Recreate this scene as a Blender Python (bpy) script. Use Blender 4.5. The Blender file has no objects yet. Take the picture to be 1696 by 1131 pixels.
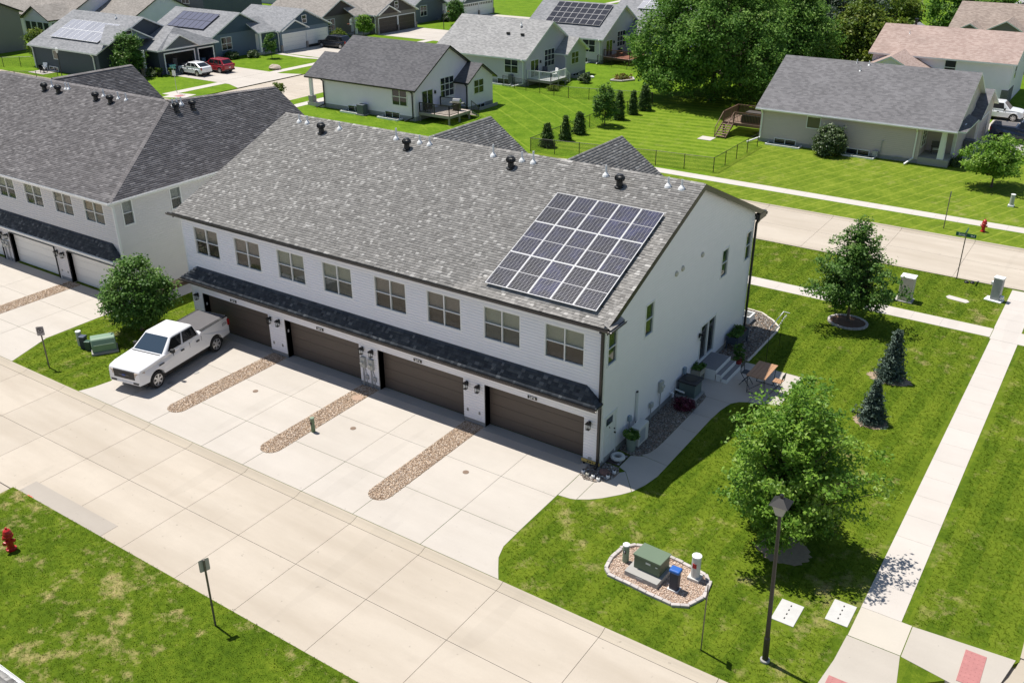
import bpy, math, random
import numpy as np
from mathutils import Vector, Matrix
random.seed(7); RNG = np.random.default_rng(7)
S = bpy.context.scene
COL = S.collection
rad = math.radians

# ------------------------------------------------------------------ camera
CAM = (14.842, -28.427, 21.258); YAW = -0.591; PITCH = 0.455; ROLL = -0.003; FPX = 1556.28
def _cam():
    cy, sy, cp, sp = math.cos(YAW), math.sin(YAW), math.cos(PITCH), math.sin(PITCH)
    f = Vector((sy*cp, cy*cp, -sp)); r = Vector((cy, -sy, 0)); u = r.cross(f)
    r2 = r*math.cos(ROLL)+u*math.sin(ROLL); u2 = u*math.cos(ROLL)-r*math.sin(ROLL)
    m = Matrix((r2, u2, -f)).transposed().to_4x4(); m.translation = CAM
    cd = bpy.data.cameras.new('camera'); cd.sensor_width = 36; cd.sensor_fit = 'HORIZONTAL'
    cd.lens = FPX/1696*36; cd.clip_end = 3000; cd.clip_start = .1
    o = bpy.data.objects.new('camera', cd); COL.objects.link(o); o.matrix_world = m
    S.camera = o
_cam()
# ------------------------------------------------------------------ light
SUNV = Vector((0.39, -0.035, -1.0)).normalized()          # the way the light travels
W = bpy.data.worlds.new('World'); S.world = W; W.use_nodes = True
_n = W.node_tree.nodes; _l = W.node_tree.links
_bg = _n['Background']; _sky = _n.new('ShaderNodeTexSky'); _sky.sky_type = 'NISHITA'; _sky.sun_disc = False
_sky.sun_elevation = math.asin(-SUNV.z); _sky.sun_rotation = math.atan2(-SUNV.x, -SUNV.y)
_sky.air_density = 1.0; _sky.dust_density = 0.6; _sky.altitude = 200
_l.new(_sky.outputs[0], _bg.inputs[0]); _bg.inputs[1].default_value = 0.08
_sd = bpy.data.lights.new('sun', 'SUN'); _sd.energy = 4.7; _sd.angle = rad(.53); _sd.color = (1, .955, .88)
_so = bpy.data.objects.new('sun', _sd); COL.objects.link(_so)
_so.rotation_euler = SUNV.to_track_quat('-Z', 'Y').to_euler(); _so.location = (-20, 0, 60)
S.view_settings.view_transform = 'Standard'; S.view_settings.look = 'None'
S.view_settings.exposure = 0.36; S.view_settings.gamma = 1; S.view_settings.use_curve_mapping = False
S.render.engine = 'CYCLES'

# ------------------------------------------------------------------ materials
MATS = {}
def _new(name):
    m = bpy.data.materials.new(name); m.use_nodes = True; t = m.node_tree
    return m, t.nodes, t.links, t.nodes['Principled BSDF']
def lin(c):
    return tuple(((x/255)/12.92 if x/255 <= .04045 else ((x/255+.055)/1.055)**2.4) for x in c)
def _math(n, l, op, a, b=None, c=None, clamp=False):
    m = n.new('ShaderNodeMath'); m.operation = op; m.use_clamp = clamp
    for i, v in enumerate((a, b, c)):
        if v is None: continue
        if isinstance(v, (int, float)): m.inputs[i].default_value = v
        else: l.new(v, m.inputs[i])
    return m.outputs[0]
def _mix(n, l, fac, a, b, mode='MIX'):
    m = n.new('ShaderNodeMix'); m.data_type = 'RGBA'; m.blend_type = mode
    for i, v in ((0, fac), (6, a), (7, b)):
        if isinstance(v, (int, float)): m.inputs[i].default_value = v
        elif isinstance(v, tuple): m.inputs[i].default_value = (*v[:3], 1)
        else: l.new(v, m.inputs[i])
    return m.outputs[2]
def _noise(n, l, scale, detail=4, rough=.6, coord=None, stretch=None):
    t = n.new('ShaderNodeTexNoise'); t.inputs['Scale'].default_value = scale
    t.inputs['Detail'].default_value = detail; t.inputs['Roughness'].default_value = rough
    if coord is None:
        coord = n.new('ShaderNodeNewGeometry').outputs['Position']
    if stretch:
        mp = n.new('ShaderNodeMapping'); mp.inputs['Scale'].default_value = stretch[:3]
        if len(stretch) > 3: mp.inputs['Rotation'].default_value = (0, 0, stretch[3])
        l.new(coord, mp.inputs[0]); coord = mp.outputs[0]
    l.new(coord, t.inputs['Vector']); return t.outputs['Fac']
def _ramp(n, l, fac, stops):
    r = n.new('ShaderNodeValToRGB'); e = r.color_ramp.elements
    while len(e) < len(stops): e.new(.5)
    for i, (p, c) in enumerate(stops):
        e[i].position = p; e[i].color = (*c[:3], 1) if len(c) >= 3 else (*c, 1)
    l.new(fac, r.inputs[0]); return r.outputs[0]
def _bump(n, l, p, h, strength, dist=.02):
    b = n.new('ShaderNodeBump'); b.inputs['Strength'].default_value = strength; b.inputs['Distance'].default_value = dist
    l.new(h, b.inputs['Height']); l.new(b.outputs[0], p.inputs['Normal'])

def M(name, col, rough=.6, var=.12, scale=3., bump=0, metal=0, spec=.5, rnd=0., bscale=40, stain=None, coat=0):
    """Plain painted / cast surface: base colour, soft mottling, optional per-piece variation and fine bump."""
    if name in MATS: return MATS[name]
    m, n, l, p = _new(name)
    f = _noise(n, l, scale, 5, .65)
    v = _math(n, l, 'MULTIPLY_ADD', f, 2*var, 1-var)
    if rnd:
        oi = n.new('ShaderNodeObjectInfo').outputs['Random']
        v = _math(n, l, 'MULTIPLY', v, _math(n, l, 'MULTIPLY_ADD', oi, 2*rnd, 1-rnd))
    c = n.new('ShaderNodeVectorMath'); c.operation = 'SCALE'; c.inputs[0].default_value = col; l.new(v, c.inputs['Scale'])
    out = c.outputs[0]
    if stain:
        sc, amount, scol = stain
        s = _noise(n, l, sc, 6, .7)
        s = _math(n, l, 'MULTIPLY', _math(n, l, 'MULTIPLY_ADD', s, 4, -2.1, clamp=True), amount)
        out = _mix(n, l, s, out, scol)
    l.new(out, p.inputs['Base Color'])
    p.inputs['Roughness'].default_value = rough; p.inputs['Metallic'].default_value = metal
    p.inputs['Specular IOR Level'].default_value = spec
    if coat: p.inputs['Coat Weight'].default_value = coat
    if bump: _bump(n, l, p, _noise(n, l, bscale, 3), bump)
    MATS[name] = m; return m

def tone_mat(name, stops, rough=.85, translucent=0, grain=.15, gscale=30, spec=.3, bump=0):
    """Colour from the 'tone' attribute carried by each little piece (shingle, leaf, pebble)."""
    if name in MATS: return MATS[name]
    m, n, l, p = _new(name)
    a = n.new('ShaderNodeAttribute'); a.attribute_name = 'tone'
    c = _ramp(n, l, a.outputs['Fac'], stops)
    if grain:
        g = _noise(n, l, gscale, 4, .7)
        c = _mix(n, l, 1., c, _ramp(n, l, g, [(.25, (1-grain,)*3), (.75, (1+grain,)*3)]), 'MULTIPLY')
    l.new(c, p.inputs['Base Color']); p.inputs['Roughness'].default_value = rough
    p.inputs['Specular IOR Level'].default_value = spec
    if translucent:
        tr = n.new('ShaderNodeBsdfTranslucent'); l.new(c, tr.inputs[0])
        mx = n.new('ShaderNodeMixShader'); mx.inputs[0].default_value = translucent
        l.new(p.outputs[0], mx.inputs[1]); l.new(tr.outputs[0], mx.inputs[2])
        l.new(mx.outputs[0], n['Material Output'].inputs[0])
    if bump: _bump(n, l, p, _noise(n, l, 60, 3), bump)
    MATS[name] = m; return m

def far_shingle(name, a, b, c=None, bw=.33, rh=.145):
    """Roof seen from too far to pick shingles apart: brick pattern in metres along the slope."""
    if name in MATS: return MATS[name]
    m, n, l, p = _new(name)
    uv = n.new('ShaderNodeUVMap').outputs[0]
    br = n.new('ShaderNodeTexBrick'); br.inputs['Scale'].default_value = 1; br.inputs['Brick Width'].default_value = bw
    br.inputs['Row Height'].default_value = rh; br.inputs['Mortar Size'].default_value = .006; br.inputs['Mortar Smooth'].default_value = .3
    br.inputs['Color1'].default_value = (0, 0, 0, 1); br.inputs['Color2'].default_value = (1, 1, 1, 1); br.inputs['Mortar'].default_value = (.1, .1, .1, 1)
    br.offset_frequency = 2; br.offset = .37
    l.new(uv, br.inputs[0])
    nz = _noise(n, l, 28, 3, .7, uv)
    f = _math(n, l, 'MULTIPLY_ADD', nz, .9, _math(n, l, 'MULTIPLY', br.outputs['Color'], .38), clamp=True)
    f = _math(n, l, 'SUBTRACT', f, .17, clamp=True)
    cc = _ramp(n, l, f, [(.1, a), (.5, c or tuple((x+y)/2 for x, y in zip(a, b))), (.95, b)])
    big = _noise(n, l, .35, 3, .6, uv)
    cc = _mix(n, l, 1., cc, _ramp(n, l, big, [(.3, (.9,)*3), (.7, (1.08,)*3)]), 'MULTIPLY')
    l.new(cc, p.inputs['Base Color']); p.inputs['Roughness'].default_value = .9; p.inputs['Specular IOR Level'].default_value = .25
    _bump(n, l, p, f, .3, .01)
    MATS[name] = m; return m

def far_siding(name, col, exp=.12, rough=.55):
    """Lap siding too far away to pick the boards apart: fine horizontal relief."""
    if name in MATS: return MATS[name]
    m, n, l, p = _new(name)
    g = n.new('ShaderNodeNewGeometry').outputs['Position']; sp = n.new('ShaderNodeSeparateXYZ'); l.new(g, sp.inputs[0])
    fr = _math(n, l, 'FRACT', _math(n, l, 'DIVIDE', sp.outputs[2], exp))
    nz = _noise(n, l, .8, 4)
    v = _math(n, l, 'MULTIPLY_ADD', nz, .14, .93)
    c = n.new('ShaderNodeVectorMath'); c.operation = 'SCALE'; c.inputs[0].default_value = col; l.new(v, c.inputs['Scale'])
    l.new(c.outputs[0], p.inputs['Base Color']); p.inputs['Roughness'].default_value = rough
    _bump(n, l, p, _math(n, l, 'SUBTRACT', 1, fr), 1., .02)
    MATS[name] = m; return m

def grass_mat(name, dark, mid, light, dry, dry_amt=.3, stripes=None, fine=22, thr=4.95):
    if name in MATS: return MATS[name]
    m, n, l, p = _new(name)
    a = _noise(n, l, .55, 5, .65); b = _noise(n, l, 3.2, 5, .7); f = _noise(n, l, fine, 3, .75)
    t = _math(n, l, 'MULTIPLY_ADD', a, .55, _math(n, l, 'MULTIPLY_ADD', b, .55, _math(n, l, 'MULTIPLY_ADD', f, .45, -.28)))
    c = _ramp(n, l, t, [(.26, dark), (.5, mid), (.74, light)])
    d = _noise(n, l, 1.15, 6, .72); d2 = _noise(n, l, .13, 3, .5)
    dm = _math(n, l, 'MULTIPLY_ADD', _math(n, l, 'ADD', d, _math(n, l, 'MULTIPLY', d2, .5)), 6, -thr, clamp=True)
    c = _mix(n, l, _math(n, l, 'MULTIPLY', dm, dry_amt), c, dry)
    if stripes:
        ang, period, amt, width = stripes
        g = n.new('ShaderNodeNewGeometry').outputs['Position']
        mp = n.new('ShaderNodeMapping'); mp.inputs['Rotation'].default_value = (0, 0, ang); l.new(g, mp.inputs[0])
        sp = n.new('ShaderNodeSeparateXYZ'); l.new(mp.outputs[0], sp.inputs[0])
        wob = _math(n, l, 'MULTIPLY_ADD', _noise(n, l, .4, 2), .14, sp.outputs[0])
        fr = _math(n, l, 'FRACT', _math(n, l, 'DIVIDE', wob, period))
        band = _math(n, l, 'LESS_THAN', fr, width)
        band = _math(n, l, 'MULTIPLY', band, _math(n, l, 'MULTIPLY', _math(n, l, 'MULTIPLY_ADD', _noise(n, l, 1.3, 4), 2.4, -.5, clamp=True), amt))
        c = _mix(n, l, band, c, light)
    l.new(c, p.inputs['Base Color']); p.inputs['Roughness'].default_value = .95; p.inputs['Specular IOR Level'].default_value = .08
    _bump(n, l, p, _math(n, l, 'ADD', f, b), .55, .04)
    MATS[name] = m; return m

def concrete(name, col, rnd=.05, stain=.35, blot=.8):
    if name in MATS: return MATS[name]
    m, n, l, p = _new(name)
    oi = n.new('ShaderNodeObjectInfo').outputs['Random']
    a = _noise(n, l, blot, 6, .62); b = _noise(n, l, 14, 4, .7); s = _noise(n, l, .5, 5, .6, stretch=(.22, 1.25, 1))
    v = _math(n, l, 'MULTIPLY_ADD', a, .16, _math(n, l, 'MULTIPLY_ADD', b, .09, .875))
    v = _math(n, l, 'MULTIPLY', v, _math(n, l, 'MULTIPLY_ADD', oi, 2*rnd, 1-rnd))
    c = n.new('ShaderNodeVectorMath'); c.operation = 'SCALE'; c.inputs[0].default_value = col; l.new(v, c.inputs['Scale'])
    st = _math(n, l, 'MULTIPLY', _math(n, l, 'MULTIPLY_ADD', s, 2.8, -1.1, clamp=True), stain)
    cc = _mix(n, l, st, c.outputs[0], tuple(x*k for x, k in zip(col, (.80, .78, .75))))
    sp = _math(n, l, 'MULTIPLY_ADD', _noise(n, l, 5.5, 2, .4), 22, -16.2, clamp=True)
    cc = _mix(n, l, _math(n, l, 'MULTIPLY', sp, .45), cc, tuple(x*.5 for x in col))
    bl = _math(n, l, 'MULTIPLY_ADD', _noise(n, l, 1.1, 5, .6), 5, -3.05, clamp=True)
    cc = _mix(n, l, _math(n, l, 'MULTIPLY', bl, .22*min(1, stain*2)), cc, tuple(x*.72 for x in col))
    hl = _math(n, l, 'MULTIPLY_ADD', _noise(n, l, .8, 2, .3, stretch=(1, .12, 1, .5)), 60, -39.5, clamp=True)
    cc = _mix(n, l, _math(n, l, 'MULTIPLY', hl, .10), cc, tuple(x*.6 for x in col))
    l.new(cc, p.inputs['Base Color']); p.inputs['Roughness'].default_value = .88; p.inputs['Specular IOR Level'].default_value = .25
    _bump(n, l, p, b, .25, .006)
    MATS[name] = m; return m

def pane_mat(name, col=(.02, .025, .03), rough=.04):
    """Window glass over a dim room: dark, mirror-smooth."""
    if name in MATS: return MATS[name]
    m, n, l, p = _new(name)
    p.inputs['Base Color'].default_value = (*col, 1); p.inputs['Roughness'].default_value = rough
    p.inputs['Specular IOR Level'].default_value = .6
    _bump(n, l, p, _noise(n, l, 1.1, 2), .06, .05)
    MATS[name] = m; return m
def clear_glass(name, fac=.12):
    if name in MATS: return MATS[name]
    m, n, l, p = _new(name)
    t = n.new('ShaderNodeBsdfTransparent'); t.inputs[0].default_value = (.86, .88, .87, 1)
    g = n.new('ShaderNodeBsdfGlossy'); g.inputs['Roughness'].default_value = .03
    fr = n.new('ShaderNodeLayerWeight'); fr.inputs[0].default_value = .5
    mx = n.new('ShaderNodeMixShader'); l.new(_math(n, l, 'MULTIPLY_ADD', _math(n, l, 'POWER', fr.outputs['Facing'], 4.), .6, fac*.5, clamp=True), mx.inputs[0])
    l.new(t.outputs[0], mx.inputs[1]); l.new(g.outputs[0], mx.inputs[2]); l.new(mx.outputs[0], n['Material Output'].inputs[0])
    n.remove(p); MATS[name] = m; return m

# ------------------------------------------------------------------ mesh building
class MB:
    def __init__(s): s.v = []; s.f = []; s.m = []; s.uv = {}
    def add(s, vs, fs, mi=0):
        o = len(s.v); s.v += [tuple(p) for p in vs]
        for f in fs: s.f.append(tuple(i+o for i in f)); s.m.append(mi)
        return s
    def box(s, x0, x1, y0, y1, z0, z1, mi=0):
        if x0 > x1: x0, x1 = x1, x0
        if y0 > y1: y0, y1 = y1, y0
        if z0 > z1: z0, z1 = z1, z0
        return s.add([(x0,y0,z0),(x1,y0,z0),(x1,y1,z0),(x0,y1,z0),(x0,y0,z1),(x1,y0,z1),(x1,y1,z1),(x0,y1,z1)],
            [(0,3,2,1),(4,5,6,7),(0,1,5,4),(1,2,6,5),(2,3,7,6),(3,0,4,7)], mi)
    def extr(s, pts, vec, mi=0, mside=None):
        """closed prism: polygon pts swept by vec (orientation fixed up)"""
        pts = [Vector(p) for p in pts]; vec = Vector(vec); n = len(pts)
        nr = Vector((0,0,0))
        for i in range(n): nr += pts[i].cross(pts[(i+1) % n])
        if nr.dot(vec) > 0: pts = pts[::-1]
        vs = pts+[p+vec for p in pts]
        s.add(vs, [tuple(range(n))], mi)
        o = len(s.v)-2*n
        s.f.append(tuple(o+n+i for i in reversed(range(n)))); s.m.append(mi if mside is None else mside)
        for i in range(n):
            j = (i+1) % n; s.f.append((o+j, o+i, o+n+i, o+n+j)); s.m.append(mi if mside is None else mside)
        return s
    def prism(s, pts2, z0, z1, mi=0): return s.extr([(x, y, z1) for x, y in pts2], (0, 0, z0-z1), mi)
    def tube(s, p0, p1, r0, r1=None, n=8, cap=True, mi=0):
        r1 = r0 if r1 is None else r1; p0 = Vector(p0); p1 = Vector(p1); d = (p1-p0)
        if d.length < 1e-6: return s
        d.normalize(); a = d.orthogonal().normalized(); b = d.cross(a)
        ring = lambda p, r: [p+(a*math.cos(t)+b*math.sin(t))*r for t in (2*math.pi*i/n for i in range(n))]
        fs = [(i, (i+1) % n, n+(i+1) % n, n+i) for i in range(n)]
        if cap: fs += [tuple(reversed(range(n))), tuple(range(n, 2*n))]
        return s.add(ring(p0, r0)+ring(p1, r1), fs, mi)
    def path(s, pts, r, n=6, mi=0):
        for a, b in zip(pts, pts[1:]): s.tube(a, b, r, r, n, True, mi)
        return s
    def lathe(s, prof, c=(0,0,0), n=14, mi=0, sx=1, sy=1):
        vs = []; fs = []
        for r, z in prof:
            for i in range(n):
                t = 2*math.pi*i/n; vs.append((c[0]+r*math.cos(t)*sx, c[1]+r*math.sin(t)*sy, c[2]+z))
        for k in range(len(prof)-1):
            for i in range(n): fs.append((k*n+i, k*n+(i+1) % n, (k+1)*n+(i+1) % n, (k+1)*n+i))
        fs.append(tuple(reversed(range(n)))); fs.append(tuple((len(prof)-1)*n+i for i in range(n)))
        return s.add(vs, fs, mi)
    def slope(s, pts, th, u, mi=0, mside=1):
        """roof slab: top polygon (3D), thickness straight down; top gets UVs in metres"""
        pts = [Vector(p) for p in pts]; nr = (pts[1]-pts[0]).cross(pts[2]-pts[0])
        if nr.z < 0: pts = pts[::-1]; nr = -nr
        nr.normalize(); u = Vector(u).normalized(); w = nr.cross(u)
        n = len(pts); o = len(s.v)
        s.v += [tuple(p) for p in pts]+[tuple(p-Vector((0, 0, th))) for p in pts]
        s.uv[len(s.f)] = [(p.dot(u), p.dot(w)) for p in pts]
        s.f.append(tuple(o+i for i in range(n))); s.m.append(mi)
        s.f.append(tuple(o+n+i for i in reversed(range(n)))); s.m.append(mside)
        for i in range(n):
            j = (i+1) % n; s.f.append((o+i, o+n+i, o+n+j, o+j)); s.m.append(mside)
        return s
    def build(s, name, mats, parent=None, local=False, smooth=False, bevel=0, seg=2, loc=None):
        me = bpy.data.meshes.new(name)
        off = Vector((0, 0, 0)) if (local or parent is None) else wloc(parent)
        if loc is not None and parent is None and not local: off = Vector(loc)
        me.from_pydata([(x-off.x, y-off.y, z-off.z) for x, y, z in s.v], [], s.f)
        for m in (mats if isinstance(mats, (list, tuple)) else [mats]): me.materials.append(m)
        if isinstance(mats, (list, tuple)) and len(mats) > 1: me.polygons.foreach_set('material_index', s.m)
        if s.uv:
            ul = me.uv_layers.new(name='UVMap')
            for fi, uvs in s.uv.items():
                for li, c in zip(me.polygons[fi].loop_indices, uvs): ul.data[li].uv = c
        if smooth: me.polygons.foreach_set('use_smooth', [True]*len(s.f))
        o = bpy.data.objects.new(name, me); COL.objects.link(o)
        if parent is not None: o.parent = parent
        elif loc is not None: o.location = loc
        if bevel:
            b = o.modifiers.new('b', 'BEVEL'); b.width = bevel; b.segments = seg; b.limit_method = 'ANGLE'; b.angle_limit = rad(35)
        return o
def wloc(o):
    v = Vector(o.location); p = o.parent
    while p is not None: v += Vector(p.location); p = p.parent
    return v
def tag(o, label, cat, group=None, kind=None):
    if label: o['label'] = label
    if cat: o['category'] = cat
    if group: o['group'] = group
    if kind: o['kind'] = kind
    return o
def thing(name, label, cat, loc=(0,0,0), rz=0, group=None):
    o = bpy.data.objects.new(name, None); COL.objects.link(o); o.empty_display_size = .2
    o.location = loc; o.rotation_euler = (0, 0, rz); return tag(o, label, cat, group)
def struct(o): o['kind'] = 'structure'; return o
def stuff(o): o['kind'] = 'stuff'; return o
def dup(root, loc=None, rz=None, label=None, parent=None, scale=None):
    r = root.copy(); COL.objects.link(r)
    if parent is not None: r.parent = parent
    if loc is not None: r.location = loc
    if rz is not None: r.rotation_euler = (0, 0, rz)
    if scale is not None: r.scale = (scale,)*3 if isinstance(scale, (int, float)) else scale
    if label: r['label'] = label
    for ch in list(root.children): dup(ch, parent=r)
    return r
def np_mesh(name, V, F, mats, parent=None, tone=None, smooth=False, loc=None):
    """V (n,3), F (m,k) arrays -> object; tone per face"""
    V = np.asarray(V, np.float32); F = np.asarray(F, np.int32); k = F.shape[1]
    if parent is not None: V = V-np.array(wloc(parent), np.float32)
    elif loc is not None: V = V-np.array(loc, np.float32)
    me = bpy.data.meshes.new(name); me.vertices.add(len(V)); me.vertices.foreach_set('co', V.ravel())
    me.loops.add(F.size); me.loops.foreach_set('vertex_index', F.ravel())
    me.polygons.add(len(F)); me.polygons.foreach_set('loop_start', np.arange(0, F.size, k, dtype=np.int32))
    me.polygons.foreach_set('loop_total', np.full(len(F), k, np.int32))
    if smooth: me.polygons.foreach_set('use_smooth', np.ones(len(F), bool))
    me.update(calc_edges=True); me.validate()
    if tone is not None:
        a = me.attributes.new('tone', 'FLOAT', 'FACE'); a.data.foreach_set('value', np.asarray(tone, np.float32))
    for m in (mats if isinstance(mats, (list, tuple)) else [mats]): me.materials.append(m)
    o = bpy.data.objects.new(name, me); COL.objects.link(o)
    if parent is not None: o.parent = parent
    elif loc is not None: o.location = loc
    return o
def face_map(face, pos):
    """returns f(u, z, d) -> world point, for a wall facing the given way; d = outwards"""
    return {'-y': lambda u, z, d: (u, pos-d, z), '+y': lambda u, z, d: (u, pos+d, z),
            '+x': lambda u, z, d: (pos+d, u, z), '-x': lambda u, z, d: (pos-d, u, z)}[face]
def fbox(mb, face, pos, u0, u1, z0, z1, d0, d1, mi=0):
    f = face_map(face, pos); a = f(u0, z0, d0); b = f(u1, z1, d1)
    mb.box(a[0], b[0], a[1], b[1], a[2], b[2], mi)
# ================================================================== palette
GD, GM, GL, GY = (.031,.066,.004), (.082,.132,.008), (.165,.212,.018), (.42,.33,.16)
MG_near = grass_mat('grass_near', GD, GM, GL, GY, .6, (rad(3), 1.15, .4, .5))
MG_south = grass_mat('grass_south', GD, GM, GL, GY, .75, None, 22, 4.62)
MG_base = grass_mat('grass_base', GD, GM, GL, GY, .3, (rad(3), 1.15, .4, .5))
MG_rear = grass_mat('grass_rear_yard', (.045,.100,.005), (.100,.180,.009), (.22,.29,.03), GY, .12, (rad(-52), 2.3, .55, .09))
MG_mstripe = grass_mat('grass_mown_bands', (.05,.105,.006), (.115,.19,.011), (.22,.29,.03), GY, .25, (rad(82), 1.25, .6, .45))
MG_mfront = grass_mat('grass_mown_lines', (.058,.105,.008), (.125,.185,.014), (.25,.29,.04), GY, .35, (rad(20), 1.05, .8, .1))
MG_far = grass_mat('grass_far', (.05,.112,.006), (.115,.20,.011), (.20,.29,.025), GY, .1)
MC_road = concrete('road_concrete', (.475,.418,.348), .035, .85)
MC_drive = concrete('drive_concrete', (.485,.445,.398), .025, .5)
MC_walk = concrete('walk_concrete', (.52,.478,.438), .018, .25)
MC_curb = concrete('kerb_concrete', (.44,.385,.31), .05, .7)
MC_grey = concrete('grey_concrete', (.36,.35,.33), .05, .3)
MC_found = concrete('foundation_concrete', (.30,.30,.30), .03, .3)
M_joint = M('joint_filler', (.20,.175,.15), .95, .2, 8)
M_jointl = M('pale_joint_filler', (.33,.30,.265), .95, .2, 8)
M_white = M('white_trim', (.78,.78,.77), .45, .05)
M_black = M('black_metal', (.012,.012,.013), .4, .2, 6)
M_blackf = M('black_fascia', (.02,.019,.019), .35, .2, 4)
M_dark = M('dark_room', (.02,.018,.016), .9)
M_grey = M('grey_metal', (.32,.33,.34), .45, .08)
M_steel = M('galvanised_steel', (.42,.42,.41), .35, .15, 9, metal=.6)
M_red = M('red_paint', (.45,.012,.015), .4, .15, 9)
M_tact = M('tactile_red', (.40,.17,.16), .85, .25, 5)
M_stone = M('edging_block', (.46,.42,.40), .9, .16, 9, rnd=.12, bump=.3)
M_bark = M('bark', (.13,.10,.075), .9, .35, 14, bump=.6)
M_mulch = M('mulch', (.13,.075,.045), .95, .5, 16, bump=.8)
M_soil = M('dry_soil', (.33,.25,.17), .95, .3, 7, bump=.5)
P_dark = pane_mat('pane_dark')
P_blue = pane_mat('pane_blue', (.03,.045,.065))

HARD = []                                             # outlines that no grass grows on
def hard(p): HARD.append([(float(a), float(b)) for a, b in p])

# ================================================================== ground, roads
mb = MB(); mb.add([(-700,-300,-.16),(500,-300,-.16),(500,1100,-.16),(-700,1100,-.16)], [(0,1,2,3)])
struct(mb.build('ground', M('road_bed', (.42,.38,.33), .9, .1)))
def sheet(name, pts, z, mat, thick=.15):
    return struct(MB().prism(pts, z-thick, z).build(name, mat))
ZL = -.012
sheet('lawn', [(-62.6,-7.86),(8.6,-7.86),(10.4,-7.3),(11.6,-6.4),(15.0,-3.3),(15.72,-2.2),(15.72,29.0),(15.2,29.4),(-61.5,29.45),(-62.6,28.3)], ZL, MG_base)
sheet('lawn', [(-62.6,38),(-61.6,37),(10,37.0),(16,38.6),(22,42),(60,70),(60,1000),(-62.6,1000)], ZL, MG_far)
sheet('lawn', [(-600,37),(-73.6,37),(-72.6,38),(-72.6,1000),(-600,1000)], ZL, MG_far)
sheet('lawn', [(-600,-200),(-72.6,-200),(-72.6,28.4),(-73.6,29.45),(-600,29.45)], ZL, MG_base)
_arc = [(-16.0+(-2.6)*math.sin(t), -16.6+2.6*math.cos(t)) for t in np.linspace(0, math.pi/2, 8)]
sheet('lawn', [(40,-200),(40,-13.97)]+[(x, y-.02) for x, y in _arc]+[(-18.6,-200)], ZL, MG_south)

def slab_poly(parent, pts, z, mat, th=.09, name='slab'):
    o = MB().prism(pts, z-th, z).build(name, mat, parent); return o
def inset(x0, x1, y0, y1, g=.007): return [(x0+g,y0+g),(x1-g,y0+g),(x1-g,y1-g),(x0+g,y1-g)]
def slab_grid(parent, xs, ys, z, mat, name='slab', g=None):
    g = g if g is not None else (.0035 if mat is MC_walk else .004 if mat is MC_drive else .008)
    for x0, x1 in zip(xs, xs[1:]):
        for y0, y1 in zip(ys, ys[1:]): slab_poly(parent, inset(x0, x1, y0, y1, g), z, mat, name=name)

# alley: two rows of slabs, a rolled kerb towards the drives, flush edge on the south
ZA = -.085
XJ = [-52,-48.9,-45.8,-42.7,-39.6,-36.5,-33.5,-30.5,-27.4,-24.3,-21.17,-18.0,-15.22,-11.8,-8.87,-5.95,-2.7,.65,4.57,8.4,12.4]
al = struct(MB().box(-62,15.7,-13.95,-7.9,-.15,-.108).build('alley', M_joint))
slab_grid(al, XJ, [-13.95,-11.02,-8.28], ZA, MC_road)
slab_poly(al, [(-24.3,-13.96)]+[(x,y) for x,y in _arc]+[(-18.6,-24),(-24.3,-24)], ZA, MC_road)
slab_poly(al, [(12.42,-13.94),(15.6,-13.94),(15.6,-9.5),(14,-8.6),(12.42,-8.29)], ZA, MC_road)
for x0, x1 in zip(XJ, XJ[1:]):
    if x0 > 8: continue
    g = .008                                           # rolled kerb piece: gutter, face, lip
    sec = [(-8.272,-.15),(-8.272,ZA),(-8.12,ZA+.004),(-8.02,ZA+.03),(-7.93,-.016),(-7.862,0),(-7.862,-.15)]
    MB().extr([(x0+g,y,z) for y,z in sec], (x1-x0-2*g,0,0)).build('kerb', MC_curb, al)
for x0, x1 in zip(XJ[13:], XJ[14:]):                    # flat pan along the south lawn
    slab_poly(al, inset(x0, x1, -14.05, -13.93, .006), ZA+.02, MC_curb, name='kerb')
MB().extr([(8.4+.008,y,z) for y,z in sec], (2.0,0,0)).build('kerb', MC_curb, al)
# rusty repair patch and paint mark on the slab near the hydrant
tag(MB().box(-18.2,-13.0,-13.93,-13.12,ZA+.004,ZA+.009).build('slab', concrete('patch_concrete', (.40,.36,.315), .03, .6), al), None, None)
for k,(x,y) in enumerate([(-17.9,-14.03),(-17.68,-13.99),(-17.5,-13.93),(-17.62,-13.86)]):
    MB().box(x,x+.32,y-.035,y+.035,ZA+.010,ZA+.013).build('paint_mark', M('orange_marking', (.75,.12,.08), .8, .3, 30), al)

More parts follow.
